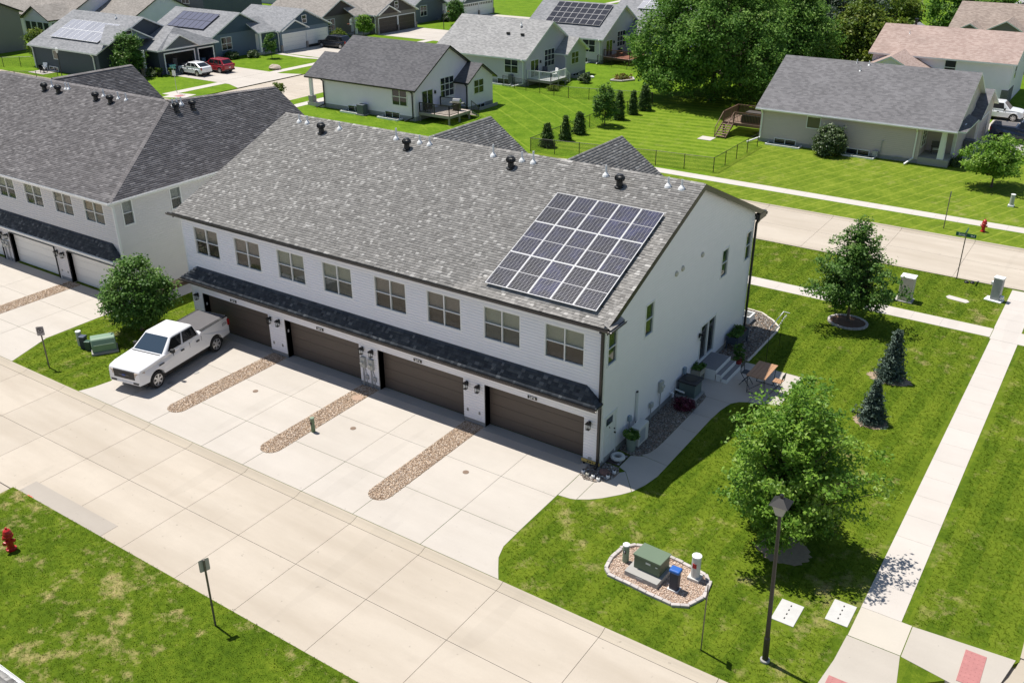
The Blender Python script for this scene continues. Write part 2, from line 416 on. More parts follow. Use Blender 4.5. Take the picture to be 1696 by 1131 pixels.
# driveways in front of the four garages, notched round the gravel strips
ST = [(-6.69,-5.69),(-12.69,-11.69),(-18.68,-17.68)]    # gravel strips (x range)
YT = -6.72
dv = struct(MB().box(-24.2,.3,-7.85,-.02,-.12,-.03).build('driveway', M_jointl))
def arc_pts(cx, cy, r, a0, a1, n=6): return [(cx+r*math.cos(t), cy+r*math.sin(t)) for t in np.linspace(a0, a1, n)]
Y1, Y2 = -2.72, -5.37
def unit(xl, xr, xm, left_strip, right_strip):
    g = .011
    cl = sum(left_strip)/2 if left_strip else xl; crr = sum(right_strip)/2 if right_strip else xr
    el = left_strip[1] if left_strip else xl; er = right_strip[0] if right_strip else xr
    for y0, y1 in ((Y2, Y1), (Y1, -.02)):
        slab_poly(dv, inset(el, xm, y0, y1), 0, MC_drive); slab_poly(dv, inset(xm, er, y0, y1), 0, MC_drive)
    r = .50
    a = [(xm-g,-7.85+g),(xm-g,Y2-g)]
    if left_strip: a += [(el+.004,Y2-g)]+arc_pts(cl, YT+r, r, 0, -math.pi/2, 8)+[(cl+g,YT),(cl+g,-7.85+g)]
    else: a += [(el,Y2-g),(el+.45,-6.4),(el+.3,-7.2),(el+.05,-7.85+g)]
    slab_poly(dv, a, 0, MC_drive)
    b = [(xm+g,-7.85+g),(xm+g,Y2-g)]
    if right_strip: b += [(er-.004,Y2-g)]+arc_pts(crr, YT+r, r, math.pi, 1.5*math.pi, 8)+[(crr-g,YT),(crr-g,-7.85+g)]
    else: b += [(er,Y2-g),(er+.02,-6.3),(er+.22,-6.9),(er+.55,-7.4),(er+.86,-7.85+g)]
    slab_poly(dv, b, 0, MC_drive)
unit(None or -6.2, -.42, -2.95, ST[0], None)
unit(-12.2, -6.2, -8.85, ST[1], ST[0]); unit(-18.2, -12.2, -14.7, ST[2], ST[1]); unit(-23.35, -18.2, -20.9, None, ST[2])
hard([(-24.0,0),(-23.35,-5.4),(-22.9,-6.4),(-23.3,-7.85),(.46,-7.85),(.15,-7.4),(-.2,-6.9),(-.4,-6.3),(-.4,0)])
for x, y in ((-10.35,-3.26),(-4.29,-3.27),(-16.4,-3.3)):   # round cleanout caps in the concrete
    MB().lathe([(.13,.002),(.13,.012),(.11,.014),(.03,.014)], (x,y,0), 14).build('cleanout_cap', M('rusty_iron', (.20,.14,.10), .8, .3, 20), dv)
MB().lathe([(.17,.002),(.17,.012),(.14,.014)], (-20.35,-4.95,0), 14).build('cleanout_cap', M_steel, dv)
MB().lathe([(.15,.002),(.15,.012),(.12,.014)], (-20.2,-3.6,0), 14).build('cleanout_cap', MC_grey, dv)
# neighbour's driveways
dn = struct(MB().box(-62,-29.75,-7.85,-.02,-.12,-.03).build('driveway', M_jointl))
_s = (-35.85,-34.75)
for x0, x1 in ((-34.75,-32.3),(-32.3,-29.8)):
    for y0, y1 in ((-5.37,-2.72),(-2.72,-.02)): slab_poly(dn, inset(x0, x1, y0, y1), 0, MC_drive)
slab_poly(dn, [(-32.31,-7.84),(-32.31,-5.38),(-34.74,-5.38)]+arc_pts(-35.3,-6.365,.55,0,-math.pi/2)+[(-35.29,-7.84)], 0, MC_drive)
slab_poly(dn, [(-32.29,-7.84),(-32.29,-5.38),(-29.8,-5.38),(-29.35,-6.5),(-28.8,-7.84)], 0, MC_drive)
for x0, x1 in ((-38.4,-35.85),(-41.0,-38.4)):
    for y0, y1 in ((-5.37,-2.72),(-2.72,-.02)): slab_poly(dn, inset(x0, x1, y0, y1), 0, MC_drive)
slab_poly(dn, [(-38.39,-7.84),(-38.39,-5.38),(-35.86,-5.38)]+arc_pts(-35.3,-6.365,.55,math.pi,1.5*math.pi)+[(-35.31,-7.84)], 0, MC_drive)
slab_grid(dn, [-52,-48,-44.5,-41.0,-38.4], [-7.85,-5.37], 0, MC_drive); slab_grid(dn, [-52,-48,-44.5,-41.0], [-5.37,-2.72,-.02], 0, MC_drive)
hard([(-62,0),(-62,-7.85),(-28.8,-7.85),(-29.35,-6.5),(-29.8,-5.4),(-29.8,0)])
sw = struct(MB().box(-29.9,-28.5,.0,14,-.10,-.03).build('side_walk', M_joint))
slab_grid(sw, [-29.62,-28.45], [1.2,2.6,4.1,5.6,7.1,8.6], 0, MC_walk)
hard([(-29.7,1.1),(-28.4,1.1),(-28.4,14),(-29.7,14)])

# curved garden walk and patio on the gable side
def poly_struct(name, pts, mat, z=0., th=.1): return struct(MB().prism(pts, z-th, z).build(name, mat))
gw = struct(MB().box(.9,1.1,-.5,-.3,-.12,-.05).build('garden_walk', M_joint))
W1 = [(-.40,-2.55),(.35,-2.40),(1.1,-1.80),(1.62,-1.15)]
slab_poly(gw, [(-.40,-2.55),(.1,-2.5),(.33,-2.42),(.33,-1.02),(-.1,-1.05),(-.40,-.84)], 0, MC_drive)
slab_poly(gw, [(.35,-2.40),(.75,-2.14),(1.12,-1.79),(1.60,-1.2),(1.86,-.80),(1.02,.30),(.86,.10),(.86,-.25),(.72,-.68),(.35,-1.01)], 0, MC_drive)
slab_poly(gw, [(1.875,-.78),(2.10,-.1),(2.24,.70),(2.24,1.6),(1.12,1.72),(.98,1.62),(.66,1.46),(.66,.48),(.88,.38),(1.03,.32)], 0, MC_drive)
ys = [1.62,3.1,4.6,6.1]
slab_poly(gw, [(2.24,1.62),(2.24,3.1),(1.32,3.1),(1.30,2.6),(1.22,2.1),(1.02,1.76)], 0, MC_drive)
for a, b in zip(ys[1:], ys[2:]): slab_poly(gw, inset(1.32, 2.25, a, b), 0, MC_drive)
slab_poly(gw, [(1.32,6.11),(2.25,6.11),(2.30,7.0),(2.44,7.78),(1.27,7.78),(1.32,7.2)], 0, MC_drive)
slab_poly(gw, [(1.27,7.80),(2.44,7.80),(2.70,8.16),(3.05,8.36),(3.05,10.1),(.02,10.1),(.02,8.35),(1.0,8.15)], 0, MC_drive)
slab_poly(gw, [(3.07,8.37),(3.65,8.52),(4.36,8.9),(4.36,10.1),(3.07,10.1)], 0, MC_drive)
slab_poly(gw, inset(1.52, 3.05, 10.1, 12.08), 0, MC_drive); slab_poly(gw, inset(3.05, 4.36, 10.1, 12.04), 0, MC_drive)
slab_poly(gw, inset(.02, 1.52, 10.1, 11.9), 0, MC_drive)
hard([(-.40,-2.6),(.35,-2.44),(1.15,-1.83),(1.66,-1.2),(1.9,-.8),(2.14,-.1),(2.28,.7),(2.28,6.1),(2.33,7.0),(2.47,7.75),(2.72,8.12),(3.1,8.33),(3.7,8.48),(4.4,8.85),(4.4,12.08),(1.58,12.1),(1.58,16.2),(1.5,16.8),(.86,17.55),(0,18.15),(-.8,18.2),(-.8,15),(-24,15),(-24,0),(-.4,0)])

# public sidewalks
s1 = struct(MB().box(11.0,12.4,-3.9,28.8,-.12,-.03).build('sidewalk', M_jointl))
slab_grid(s1, [11.06,12.33], [-2.4]+list(np.arange(-.9,20.5,1.5))+[21.55], 0, MC_walk)
slab_poly(s1, inset(11.06,12.66,-3.94,-2.40), 0, concrete('cream_concrete', (.51,.465,.40), .02, .1))
slab_poly(s1, [(11.05,-3.96),(12.65,-3.96),(12.83,-5.1),(13.0,-6.6),(12.6,-7.6),(10.75,-7.1),(10.9,-6.4),(11.02,-5.2)], 0, MC_grey if False else concrete('ramp_concrete', (.44,.40,.35), .02, .35))
slab_poly(s1, [(12.68,-2.42),(12.68,-3.96),(14.2,-4.25),(15.3,-3.9),(15.62,-2.2)], 0, MATS['ramp_concrete'])
slab_grid(s1, [11.0,12.66], [21.56,23.1], 0, MC_walk); slab_grid(s1, [10.98,12.3], [23.1,24.6,26.1,27.6,29.2], 0, MC_walk)
hard([(11.0,-2.4),(11.0,-4),(10.85,-6.5),(10.6,-7.9),(13.2,-7.9),(12.9,-5.1),(12.75,-4.0),(14.2,-4.3),(15.4,-4),(15.7,-2.1),(12.7,-2.38),(12.36,-2.36),(12.36,29.4),(10.95,29.4),(10.95,23.2)])
def dome_plate(x0,x1,y0,y1,z=.004):
    m = MB().box(x0,x1,y0,y1,z,z+.012)
    for i in range(5):
        for j in range(8):
            m.lathe([(.018,0),(.012,.009)], (x0+(i+.5)*(x1-x0)/5, y0+(j+.5)*(y1-y0)/8, z+.012), 6)
    return m.build('tactile_plate', M_tact, s1)
dome_plate(14.27,14.87,-4.05,-2.56); dome_plate(11.08,12.4,-6.55,-5.93)
s2 = struct(MB().box(-30,11,21.75,22.95,-.12,-.03).build('sidewalk', M_jointl))
slab_grid(s2, [-30,-20,-12]+list(np.arange(-8,9.6,1.5))+[10.98], [21.74,22.96], 0, MC_walk)
hard([(-40,21.7),(11,21.7),(11,23.0),(-40,23.0)])
s3 = struct(MB().box(-18.9,13,40.27,41.4,-.12,-.03).build('sidewalk', M_jointl))
slab_grid(s3, list(np.arange(-18.9,11,1.55))+[12.9], [40.25,41.45], 0, MC_walk)
slab_poly(s3, [(-18.92,40.25),(-18.92,41.45),(-30,38.2),(-30,37.1)], 0, MC_walk)
# street behind the townhouses
st = struct(MB().box(-140,16,29.45,37.0,-.15,-.125).build('street', M_joint))
XS = [-140,-110,-85,-72.6,-62.6,-50,-38,-26,-20.4]+list(np.arange(-15.6,12,4.65))+[15.6]
slab_grid(st, XS, [29.95,33.2,36.55], -.1, MC_road)
for x0, x1 in zip(XS, XS[1:]):
    for y0, y1, s in ((29.45,29.94,1),(36.56,37.05,-1)):
        a, b = (y0, y1) if s > 0 else (y1, y0)
        MB().extr([(x0+.01,a,-.16),(x0+.01,a,.0),(x0+.01,a+s*.14,.0),(x0+.01,a+s*.2,-.07),(x0+.01,b,-.098),(x0+.01,b,-.16)], (x1-x0-.02,0,0)).build('kerb', MC_curb, st)
es = struct(MB().box(15.72,24,-60,120,-.15,-.125).build('street', M_joint))
slab_grid(es, [16.2,20,24], [-60,-40,-20]+list(np.arange(-14,40,4.65))+[60,120], -.1, MC_road)
for y0, y1 in ((-2.0,5),(5,12),(12,20),(20,28.8)):
    MB().box(15.72,16.19,y0,y1,-.16,-.0).build('kerb', MC_curb, es)
MB().prism([(15.74,-2.02),(16.19,-2.02),(15.9,-3.2),(15.45,-3.9),(15.32,-3.8),(15.62,-2.8)], -.16, -.03).build('kerb', MC_curb, es)
# west street with its parkways, walks and drives
ws = struct(MB().box(-72.6,-62.6,37.0,400,-.15,-.125).build('street', M_joint))
slab_grid(ws, [-72.55,-69.2,-66,-62.65], [37.05]+list(np.arange(41.5,130,4.65))+[180,400], -.1, MC_road)
slab_grid(ws, [-72.55,-67.6,-62.65], [10,20,29.4], -.1, MC_road)
s4 = struct(MB().box(-77.2,-76,37,300,-.12,-.03).build('sidewalk', M_jointl))
slab_grid(s4, [-77.2,-75.9], [38.5]+list(np.arange(40,125,1.6))+[300], 0, MC_walk)
s5 = struct(MB().box(-62,-60,42,300,-.12,-.03).build('sidewalk', M_jointl))
slab_grid(s5, [-60.6,-59.4], [41.5]+list(np.arange(43,110,1.6))+[300], 0, MC_walk)
def far_drive(y0, y1, xg, flare=1.0, nx=3):
    d = struct(MB().box(xg,-72.7,y0,y1,-.12,-.02).build('driveway', M_joint))
    xs = list(np.linspace(xg+.02, -77.25, nx+1)); ym = (y0+y1)/2
    slab_grid(d, xs, [y0, ym, y1], .004, MC_drive)
    slab_poly(d, [(-77.22,y0),(-75.2,y0),(-72.6,y0-flare),(-72.6,ym-.01),(-77.22,ym-.01)], .004, MC_drive)
    slab_poly(d, [(-77.22,ym+.01),(-72.6,ym+.01),(-72.6,y1+flare),(-75.2,y1),(-77.22,y1)], .004, MC_drive)
far_drive(46.4,54.6,-86.4); far_drive(65.6,76.0,-86.9); far_drive(85.9,95.6,-86.9); far_drive(107.8,116,-86.9)
fw = struct(MB().prism([(-86.9,64.6),(-81,64.2),(-78.5,64.7),(-78.5,65.5),(-81,65.1),(-86.9,65.5)],-.06,.002).build('garden_path', MC_walk))
# house I front drive side and walk, ramp at the crossing
struct(MB().prism([(-62.6,58),(-57,57.8),(-57,52.5),(-62.6,52.2)],-.06,.004).build('driveway', MC_drive))
struct(MB().prism([(-75.6,37.2),(-73.2,38.4),(-73.6,40.3),(-76.2,39.6)],-.05,.003).build('kerb_ramp', MC_walk))
MB().box(-75.0,-74.1,38.3,39.2,.004,.016).build('tactile_plate', M_tact, s4)

# lawns mown in their own patterns
def thin(name, pts, mat, z=-.006): return struct(MB().prism(pts, z-.004, z).build(name, mat))
thin('lawn', [(-56,42.2),(-29.2,40.6),(-29.2,63.4),(-44,61.9),(-56,60)], MG_rear)
thin('lawn', [(-29.0,42.2),(-13.2,42.2),(-13.2,57),(-13.8,75),(-29.0,75)], MG_mstripe)
thin('lawn', [(-13.1,41.5),(12,41.6),(12,60),(2.2,57),(2.2,54.3),(-13.1,54.3)], MG_mfront)
thin('lawn', [(-29.3,37.1),(12.5,37.1),(13,40.1),(-29.3,40.1)], MG_mfront)
# ================================================================== shared building pieces
M_sid = M('white_siding', (.83,.815,.845), .5, .04, 1.5)
M_sidA = M('beige_siding', (.66,.635,.63), .5, .05, 1.5)
M_soff = M('dark_soffit', (.05,.045,.04), .6, .1)
M_gutin = M('gutter_inside', (.55,.52,.48), .5, .25, 6)
M_beige = M('beige_vent', (.50,.48,.41), .6, .1)
C_glass = clear_glass('window_glass', .045)
SH_main = tone_mat('shingle_driftwood', [(0, (.125,.118,.110)), (.35, (.215,.206,.194)), (.7, (.315,.302,.284)), (.93, (.47,.455,.43))], .92, grain=.22, gscale=45, spec=.2)
SH_dark = tone_mat('shingle_charcoal', [(0, (.07,.065,.066)), (.45, (.155,.145,.146)), (.8, (.225,.212,.212)), (1, (.29,.275,.27))], .92, grain=.2, gscale=45, spec=.2)
SH_pent = tone_mat('shingle_shaded_slate', [(0, (.018,.021,.027)), (.4, (.045,.052,.062)), (.75, (.085,.094,.105)), (1, (.17,.18,.19))], .92, grain=.2, gscale=45, spec=.2)  # dark pent shingles, deepened in colour because shade alone stayed too light
FS_main = far_shingle('far_driftwood', (.15,.14,.13), (.50,.48,.455))
FS_pent = far_shingle('far_shaded_slate', (.03,.034,.042), (.10,.11,.125))  # pent deck under those shingles, same extra shade put into its colour
FS_dark = far_shingle('far_charcoal', (.05,.047,.047), (.20,.19,.185))

def lap_wall(parent, face, pos, a0, a1, z0, z1, openings, mat, e=.132, lim=None, name='siding'):
    """lap siding: every course a slanted board with its own under-edge, cut round the openings"""
    f = face_map(face, pos); mb = MB(); d0 = .034 if face == '-y' else .012
    zs = sorted(set([z0, z1]+list(np.arange(z0, z1, e))+list(np.arange(z0+.68*e, z1, e))+[z for o in openings for z in o[2:4] if z0 < z < z1]))
    flip = face in ('-y', '+x')
    for za, zb in zip(zs, zs[1:]):
        if zb-za < 1e-4: continue
        zm = (za+zb)/2; k = math.floor((zm-z0)/e); zc = z0+k*e
        dp = lambda z_: d0*(1-.12*min(1, (z_-zc)/e/.68) if (z_-zc)/e < .6801 else .88*max(0., 1-((z_-zc)/e-.68)/.32)); da = dp(za); db = dp(zb)
        la, ra = (a0, a1) if lim is None else lim(za); lb, rb = (a0, a1) if lim is None else lim(zb)
        if ra-la < .01: continue
        cuts = sorted([(o[0], o[1]) for o in openings if o[2] < zm < o[3]])
        segs = []; cl, clb = la, lb
        for c0, c1 in cuts:
            segs.append((cl, c0, clb, c0)); cl = clb = c1
        segs.append((cl, ra, clb, rb))
        for u0, u1, w0, w1 in segs:
            if u1-u0 < .004: continue
            vs = [f(u0, za, da), f(u1, za, da), f(w1, zb, db), f(w0, zb, db)]; fs = [(0,1,2,3)]
            if abs(za-zc) < 1e-4: vs += [f(u0, za-.016, -.012), f(u1, za-.016, -.012)]; fs.append((4,5,1,0))
            if not flip: fs = [tuple(reversed(q)) for q in fs]
            mb.add(vs, fs)
    return stuff(mb.build(name, mat, parent))

def window(parent, face, pos, a, b, z0, z1, cols=2, rows=2, frame=None, glass=None, fw=.045, blind=None, screen=None, room=True, deep=.09, label=None):
    """a window in a real opening: frame, sashes, panes, blind and the dim room behind"""
    fr = MB(); frame = frame or M_white
    for u0, u1, q0, q1 in ((a-.03,b+.03,z1-fw,z1+.03),(a-.03,b+.03,z0-.03,z0+fw),(a-.03,a+fw,z0+fw,z1-fw),(b-fw,b+.03,z0+fw,z1-fw)):
        fbox(fr, face, pos, u0, u1, q0, q1, -deep, .03)
    cw = (b-a-2*fw)/cols; rh = (z1-z0-2*fw)/rows; bw = .018
    for i in range(1, cols): fbox(fr, face, pos, a+fw+i*cw-bw*1.3, a+fw+i*cw+bw*1.3, z0+fw, z1-fw, -deep+.005, .015)
    for j in range(1, rows):
        for i in range(cols):
            fbox(fr, face, pos, a+fw+i*cw+(bw*1.3 if i else 0), a+fw+(i+1)*cw-(bw*1.3 if i < cols-1 else 0), z0+fw+j*rh-bw, z0+fw+j*rh+bw, -deep+.01, .005)
    w = fr.build('window', frame, parent)
    if label: w['label'] = label
    for i in range(cols):
        for j in range(rows):
            p = MB(); fbox(p, face, pos, a+fw+i*cw, a+fw+(i+1)*cw, z0+fw+j*rh, z0+fw+(j+1)*rh, -.045, -.038)
            p.build('pane', glass or C_glass, w)
    if room:
        r = MB(); fbox(r, face, pos, a-.02, b+.02, z0-.02, z1+.02, -.6, -.55); r.build('dim_room', M_dark, w)
    if blind is not None:
        zb = z0+(z1-z0)*.5
        q = MB(); n = int((z1-zb)/.05)
        for k in range(n):
            fbox(q, face, pos, a+.02, b-.02, zb+k*(z1-zb)/n, zb+(k+.86)*(z1-zb)/n, -.105, -.098)
        q.build('blind', blind, w)
    if screen is not None:
        for i in range(cols):
            q = MB(); fbox(q, face, pos, a+fw+i*cw+.01, a+fw+(i+1)*cw-.01, z0+fw+.01, z0+fw+rh-.02, -.085, -.08); q.build('lower_shade', screen, w)
    return w
def far_window(parent, face, pos, a, b, z0, z1, cols=1, rows=2, frame=None, pane=None, fw=.07):
    fr = MB(); frame = frame or M_white
    for u0, u1, q0, q1 in ((a,b,z1-fw,z1),(a,b,z0,z0+fw),(a,a+fw,z0+fw,z1-fw),(b-fw,b,z0+fw,z1-fw)):
        fbox(fr, face, pos, u0, u1, q0, q1, -.02, .05)
    cw = (b-a-2*fw)/cols; rh = (z1-z0-2*fw)/rows; bw = .03
    for i in range(1, cols): fbox(fr, face, pos, a+fw+i*cw-bw, a+fw+i*cw+bw, z0+fw, z1-fw, -.02, .04)
    for j in range(1, rows):
        for i in range(cols): fbox(fr, face, pos, a+fw+i*cw+bw*(i>0), a+fw+(i+1)*cw-bw*(i<cols-1), z0+fw+j*rh-bw, z0+fw+j*rh+bw, -.02, .035)
    w = fr.build('window', frame, parent)
    for i in range(cols):
        for j in range(rows):
            p = MB(); fbox(p, face, pos, a+fw+i*cw, a+fw+(i+1)*cw, z0+fw+j*rh, z0+fw+(j+1)*rh, -.02, .015); p.build('pane', pane or P_dark, w)
    return w
def garage_door(parent, face, pos, a, b, z0, z1, mat, trim=None, rec=-.1, rows=4, glass_row=False, tw=.1, d1=.04, label=None, raised=True):
    fr = MB()
    if trim:
        fbox(fr, face, pos, a-tw, a, z0, z1, rec, d1); fbox(fr, face, pos, b, b+tw, z0, z1, rec, d1); fbox(fr, face, pos, a-tw, b+tw, z1, z1+tw, rec, d1)
    else:
        fbox(fr, face, pos, a-.02, a, z0, z1, rec-.05, rec+.3); fbox(fr, face, pos, b, b+.02, z0, z1, rec-.05, rec+.3); fbox(fr, face, pos, a-.02, b+.02, z1, z1+.02, rec-.05, rec+.3)
    g = fr.build('garage_door', trim or M_black, parent)
    if label: g['label'] = label
    h = (z1-z0)/rows
    for k in range(rows):
        p = MB(); fbox(p, face, pos, a+.005, b-.005, z0+k*h+.006, z0+(k+1)*h-.006, rec-.06, rec)
        if not glass_row and rows >= 4 and raised:
            nn = 8 if b-a > 4 else 4; cw = (b-a)/nn
            for i in range(nn): fbox(p, face, pos, a+i*cw+.06, a+(i+1)*cw-.06, z0+k*h+.09, z0+(k+1)*h-.09, rec, rec+.012)
        p.build('panel', mat, g)
        if glass_row and k == rows-1:
            nn = 8 if b-a > 4 else 4; cw = (b-a)/nn
            for i in range(nn):
                p = MB(); fbox(p, face, pos, a+i*cw+.08, a+(i+1)*cw-.08, z0+k*h+.12, z0+(k+1)*h-.1, rec, rec+.01); p.build('pane', P_dark, g)
    return g

def shingle_rows(O, u, s, length, ur, e=.143, wch=(.11,.14,.17,.21), seed=1, lo=1.6, hi=2.2, skip=None):
    """courses of laminated shingles on a slope: returns list of (u0, w, v, thick, tone)"""
    rg = np.random.default_rng(seed); out = []
    n = int(length/e); patch = rg.random((60, 400))
    for k in range(n):
        v = k*e; a, b = ur(v+e/2); x = a
        while x < b-.03:
            w = min(rg.choice(wch), b-x)
            if b-x-w < .09: w = b-x
            t = .24+.46*rg.beta(lo, hi)
            q = rg.random()
            if q < .13: t = .62+.28*rg.random()
            elif q < .17: t *= .55
            out.append((x, w, v, rg.choice([.010,.016,.022], p=[.4,.35,.25]), t)); x += w
    return out
def shingle_mesh(name, rows, O, u, s, mat, parent, e=.143):
    O, u, s = (np.array(q, float) for q in (O, u, s)); n = np.cross(u, s); n = n*np.sign(n[2])
    R = np.array(rows); N = len(R); g = .004
    x0 = R[:,0]+g/2; x1 = R[:,0]+R[:,1]-g/2; v0 = R[:,2]; v1 = v0+e*1.04; t = R[:,3]
    def P(x, v, h): return O+x[:,None]*u+v[:,None]*s+h[:,None]*n
    z = np.zeros(N)-.004
    V = np.stack([P(x0,v0,z), P(x1,v0,z), P(x0,v0,t), P(x1,v0,t), P(x0,v1,z+.006), P(x1,v1,z+.006)], 1).reshape(-1,3)
    b = (np.arange(N)*6)[:,None]
    F = np.concatenate([b+np.array(q)[None] for q in ([2,3,5,4],[0,1,3,2],[0,2,4,4],[1,5,3,3])], 1).reshape(-1,4)
    F = np.stack([b+np.array(q) for q in ([2,3,5,4],[0,1,3,2])], 1).reshape(-1,4)
    return stuff(np_mesh(name, V, F, mat, parent, np.repeat(R[:,4], 2)))
def single_shingles(rows, O, u, s, mat, parent, e=.143):
    O = Vector(O); u = Vector(u); s = Vector(s); n = u.cross(s)
    if n.z < 0: n = -n
    cache = {}; off = wloc(parent)
    rot = Matrix((u, s, n)).transposed().to_4x4()
    for x, w, v, t, tone in rows:
        key = (round(w, 2), round(t, 3), round(tone*7))
        if key not in cache:
            me = bpy.data.meshes.new('shingle'); w2 = w-.004
            me.from_pydata([(0,0,-.004),(w2,0,-.004),(0,0,t),(w2,0,t),(0,e*1.04,.002),(w2,e*1.04,.002)], [], [(2,3,5,4),(0,1,3,2),(0,2,4),(1,5,3)])
            a = me.attributes.new('tone', 'FLOAT', 'FACE'); a.data.foreach_set('value', [round(tone*7)/7]*4)
            me.materials.append(mat); cache[key] = me
        o = bpy.data.objects.new('shingle', cache[key]); COL.objects.link(o); o.parent = parent
        m = rot.copy(); m.translation = O+u*(x+.002)+s*v-off; o.matrix_basis = m

def make_lantern(parent, x, y, z, face='-y'):
    """wall lantern: back plate, hooked cap and a framed glass body"""
    mb = MB(); s = -1
    def b(u0,u1,d0,d1,z0,z1):
        q = face_map(face, y if face in ('-y','+y') else x); c = x if face in ('-y','+y') else y
        p0 = q(c+u0, z+z0, d0); p1 = q(c+u1, z+z1, d1); mb.box(p0[0],p1[0],p0[1],p1[1],p0[2],p1[2])
    b(-.055,.055,.02,.045,-.12,.10)
    b(-.02,.02,.045,.16,.06,.085); b(-.10,.10,.06,.26,.02,.05); b(-.075,.075,.085,.235,.05,.085); b(-.04,.04,.12,.2,.085,.11)
    for du in (-.075,.063):
        for dd in (.085,.223): b(du,du+.012,dd,dd+.012,-.22,.02)
    b(-.075,.075,.085,.235,-.235,-.22)
    o = mb.build('wall_lantern', M_black, parent)
    mb = MB(); b(-.062,.062,.098,.222,-.218,.018); mb.build('lamp_glass', C_glass, o)
    return o
def text_mesh(txt, size):
    c = bpy.data.curves.new('txt', 'FONT'); c.body = txt; c.size = size; c.align_x = 'CENTER'; c.align_y = 'CENTER'; c.extrude = .002; c.offset = .004
    o = bpy.data.objects.new('txt', c); COL.objects.link(o)
    dg = bpy.context.evaluated_depsgraph_get(); me = bpy.data.meshes.new_from_object(o.evaluated_get(dg))
    bpy.data.objects.remove(o); return me
def put_text(parent, txt, size, mat, loc, rot, name='lettering'):
    me = text_mesh(txt, size); me.materials.clear(); me.materials.append(mat)
    o = bpy.data.objects.new(name, me); COL.objects.link(o); o.parent = parent
    o.location = Vector(loc)-(wloc(parent) if parent else Vector()); o.rotation_euler = rot; return o
def number_plate(parent, txt, x, y, z, mat_bg=None, mat_tx=None, w=.45, h=.13):
    p = MB().box(x-w/2, x+w/2, y-.045, y-.02, z-h/2, z+h/2).build('house_number', mat_bg or M_black, parent)
    put_text(p, txt, .15, mat_tx or M_white, (x, y-.047, z), (rad(90), 0, 0)); return p
def gutter(parent, p0, p1, out, mat, inside=None, w=.12, h=.11, name='gutter'):
    """open K-gutter from p0 to p1 (back top edge), 'out' = outward unit vector"""
    p0, p1, out = Vector(p0), Vector(p1), Vector(out); t = .008; d = p1-p0
    sec = [(0,0),(0,-h),(w*.7,-h),(w,-.02),(w,0),(w-t,0),(w-t,-.02),(w*.7-t,-h+t),(t,-h+t),(t,0)]
    m = MB(); m.extr([p0+out*a+Vector((0,0,b)) for a, b in sec], d)
    g = m.build(name, mat, parent)
    m = MB(); m.add([p0+out*t+Vector((0,0,-h*.55)), p1+out*t+Vector((0,0,-h*.55)), p1+out*(w*.88)+Vector((0,0,-h*.55)), p0+out*(w*.88)+Vector((0,0,-h*.55))], [(0,1,2,3)])
    m.build('gutter_bed', inside or M_gutin, g); return g
def turbine(parent, x, y, z, mat=None):
    mat = mat or M_black
    z -= .10
    o = MB().lathe([(.22,-.02),(.22,.10),(.15,.13),(.14,.30),(.14,.34)], (x,y,z), 14).build('turbine_vent', mat, parent, smooth=False)
    m = MB(); n = 18
    for i in range(n):                                     # curved vanes
        pr = [(.15,.34),(.215,.39),(.235,.47),(.21,.55),(.14,.60)]
        for (r0,z0),(r1,z1) in zip(pr, pr[1:]):
            a0 = 2*math.pi*i/n; a1 = a0+.24
            m.add([(x+r0*math.cos(a0)*.92,y+r0*math.sin(a0)*.92,z+z0),(x+r0*math.cos(a1),y+r0*math.sin(a1),z+z0),(x+r1*math.cos(a1),y+r1*math.sin(a1),z+z1),(x+r1*math.cos(a0)*.92,y+r1*math.sin(a0)*.92,z+z1)], [(0,1,2,3)])
    m.lathe([(.13,.34),(.17,.45),(.13,.58)], (x,y,z), 12); m.lathe([(.155,.59),(.15,.62),(.08,.645),(.02,.65)], (x,y,z), 14)
    m.build('vane_head', mat, o); return o
def vent_pipe(parent, x, y, z, h=.36, mat=None):
    o = MB().lathe([(.045,-.1),(.045,h),(.036,h),(.036,h-.04)], (x,y,z), 10).build('vent_pipe', mat or M_white, parent, smooth=False)
    MB().lathe([(.17,-.09),(.14,.0),(.065,.09),(.05,.11)], (x,y,z), 12).build('pipe_flashing', M_white, o); return o

# ================================================================== the white four-unit townhouse
TX = -24.379; RY, RZ, RP = 8.05, 9.80, .4167
def rz(y): return RZ-RP*abs(y-RY)
th = thing('townhouse', 'white two-storey four-unit townhouse with weathered grey shingle roof and brown garage doors', 'townhouse', (-12.19, 7.5, 0))
DX = [(-23.618,-18.738),(-17.625,-12.745),(-11.626,-6.746),(-5.641,-.761)]; HD = 2.107
WX = [-23.52,-20.56,-17.6,-14.66,-11.53,-8.58,-5.62,-2.665]; WW = 1.81; WB, WT = 4.293, 5.779
M_wood = M('brown_door', (.105,.082,.066), .55, .25, 2.2); 
def _woodgrain(m):
    n = m.node_tree.nodes; l = m.node_tree.links
    for nd in n:
        if nd.type == 'TEX_NOISE':
            mp = n.new('ShaderNodeMapping'); mp.inputs['Scale'].default_value = (.5, 1, 14)
            src = nd.inputs['Vector'].links[0].from_socket; l.new(src, mp.inputs[0]); l.new(mp.outputs[0], nd.inputs['Vector'])
_woodgrain(M_wood)
ops = [(a, b, -.1, HD) for a, b in DX]+[(x, x+WW, WB, WT) for x in WX]
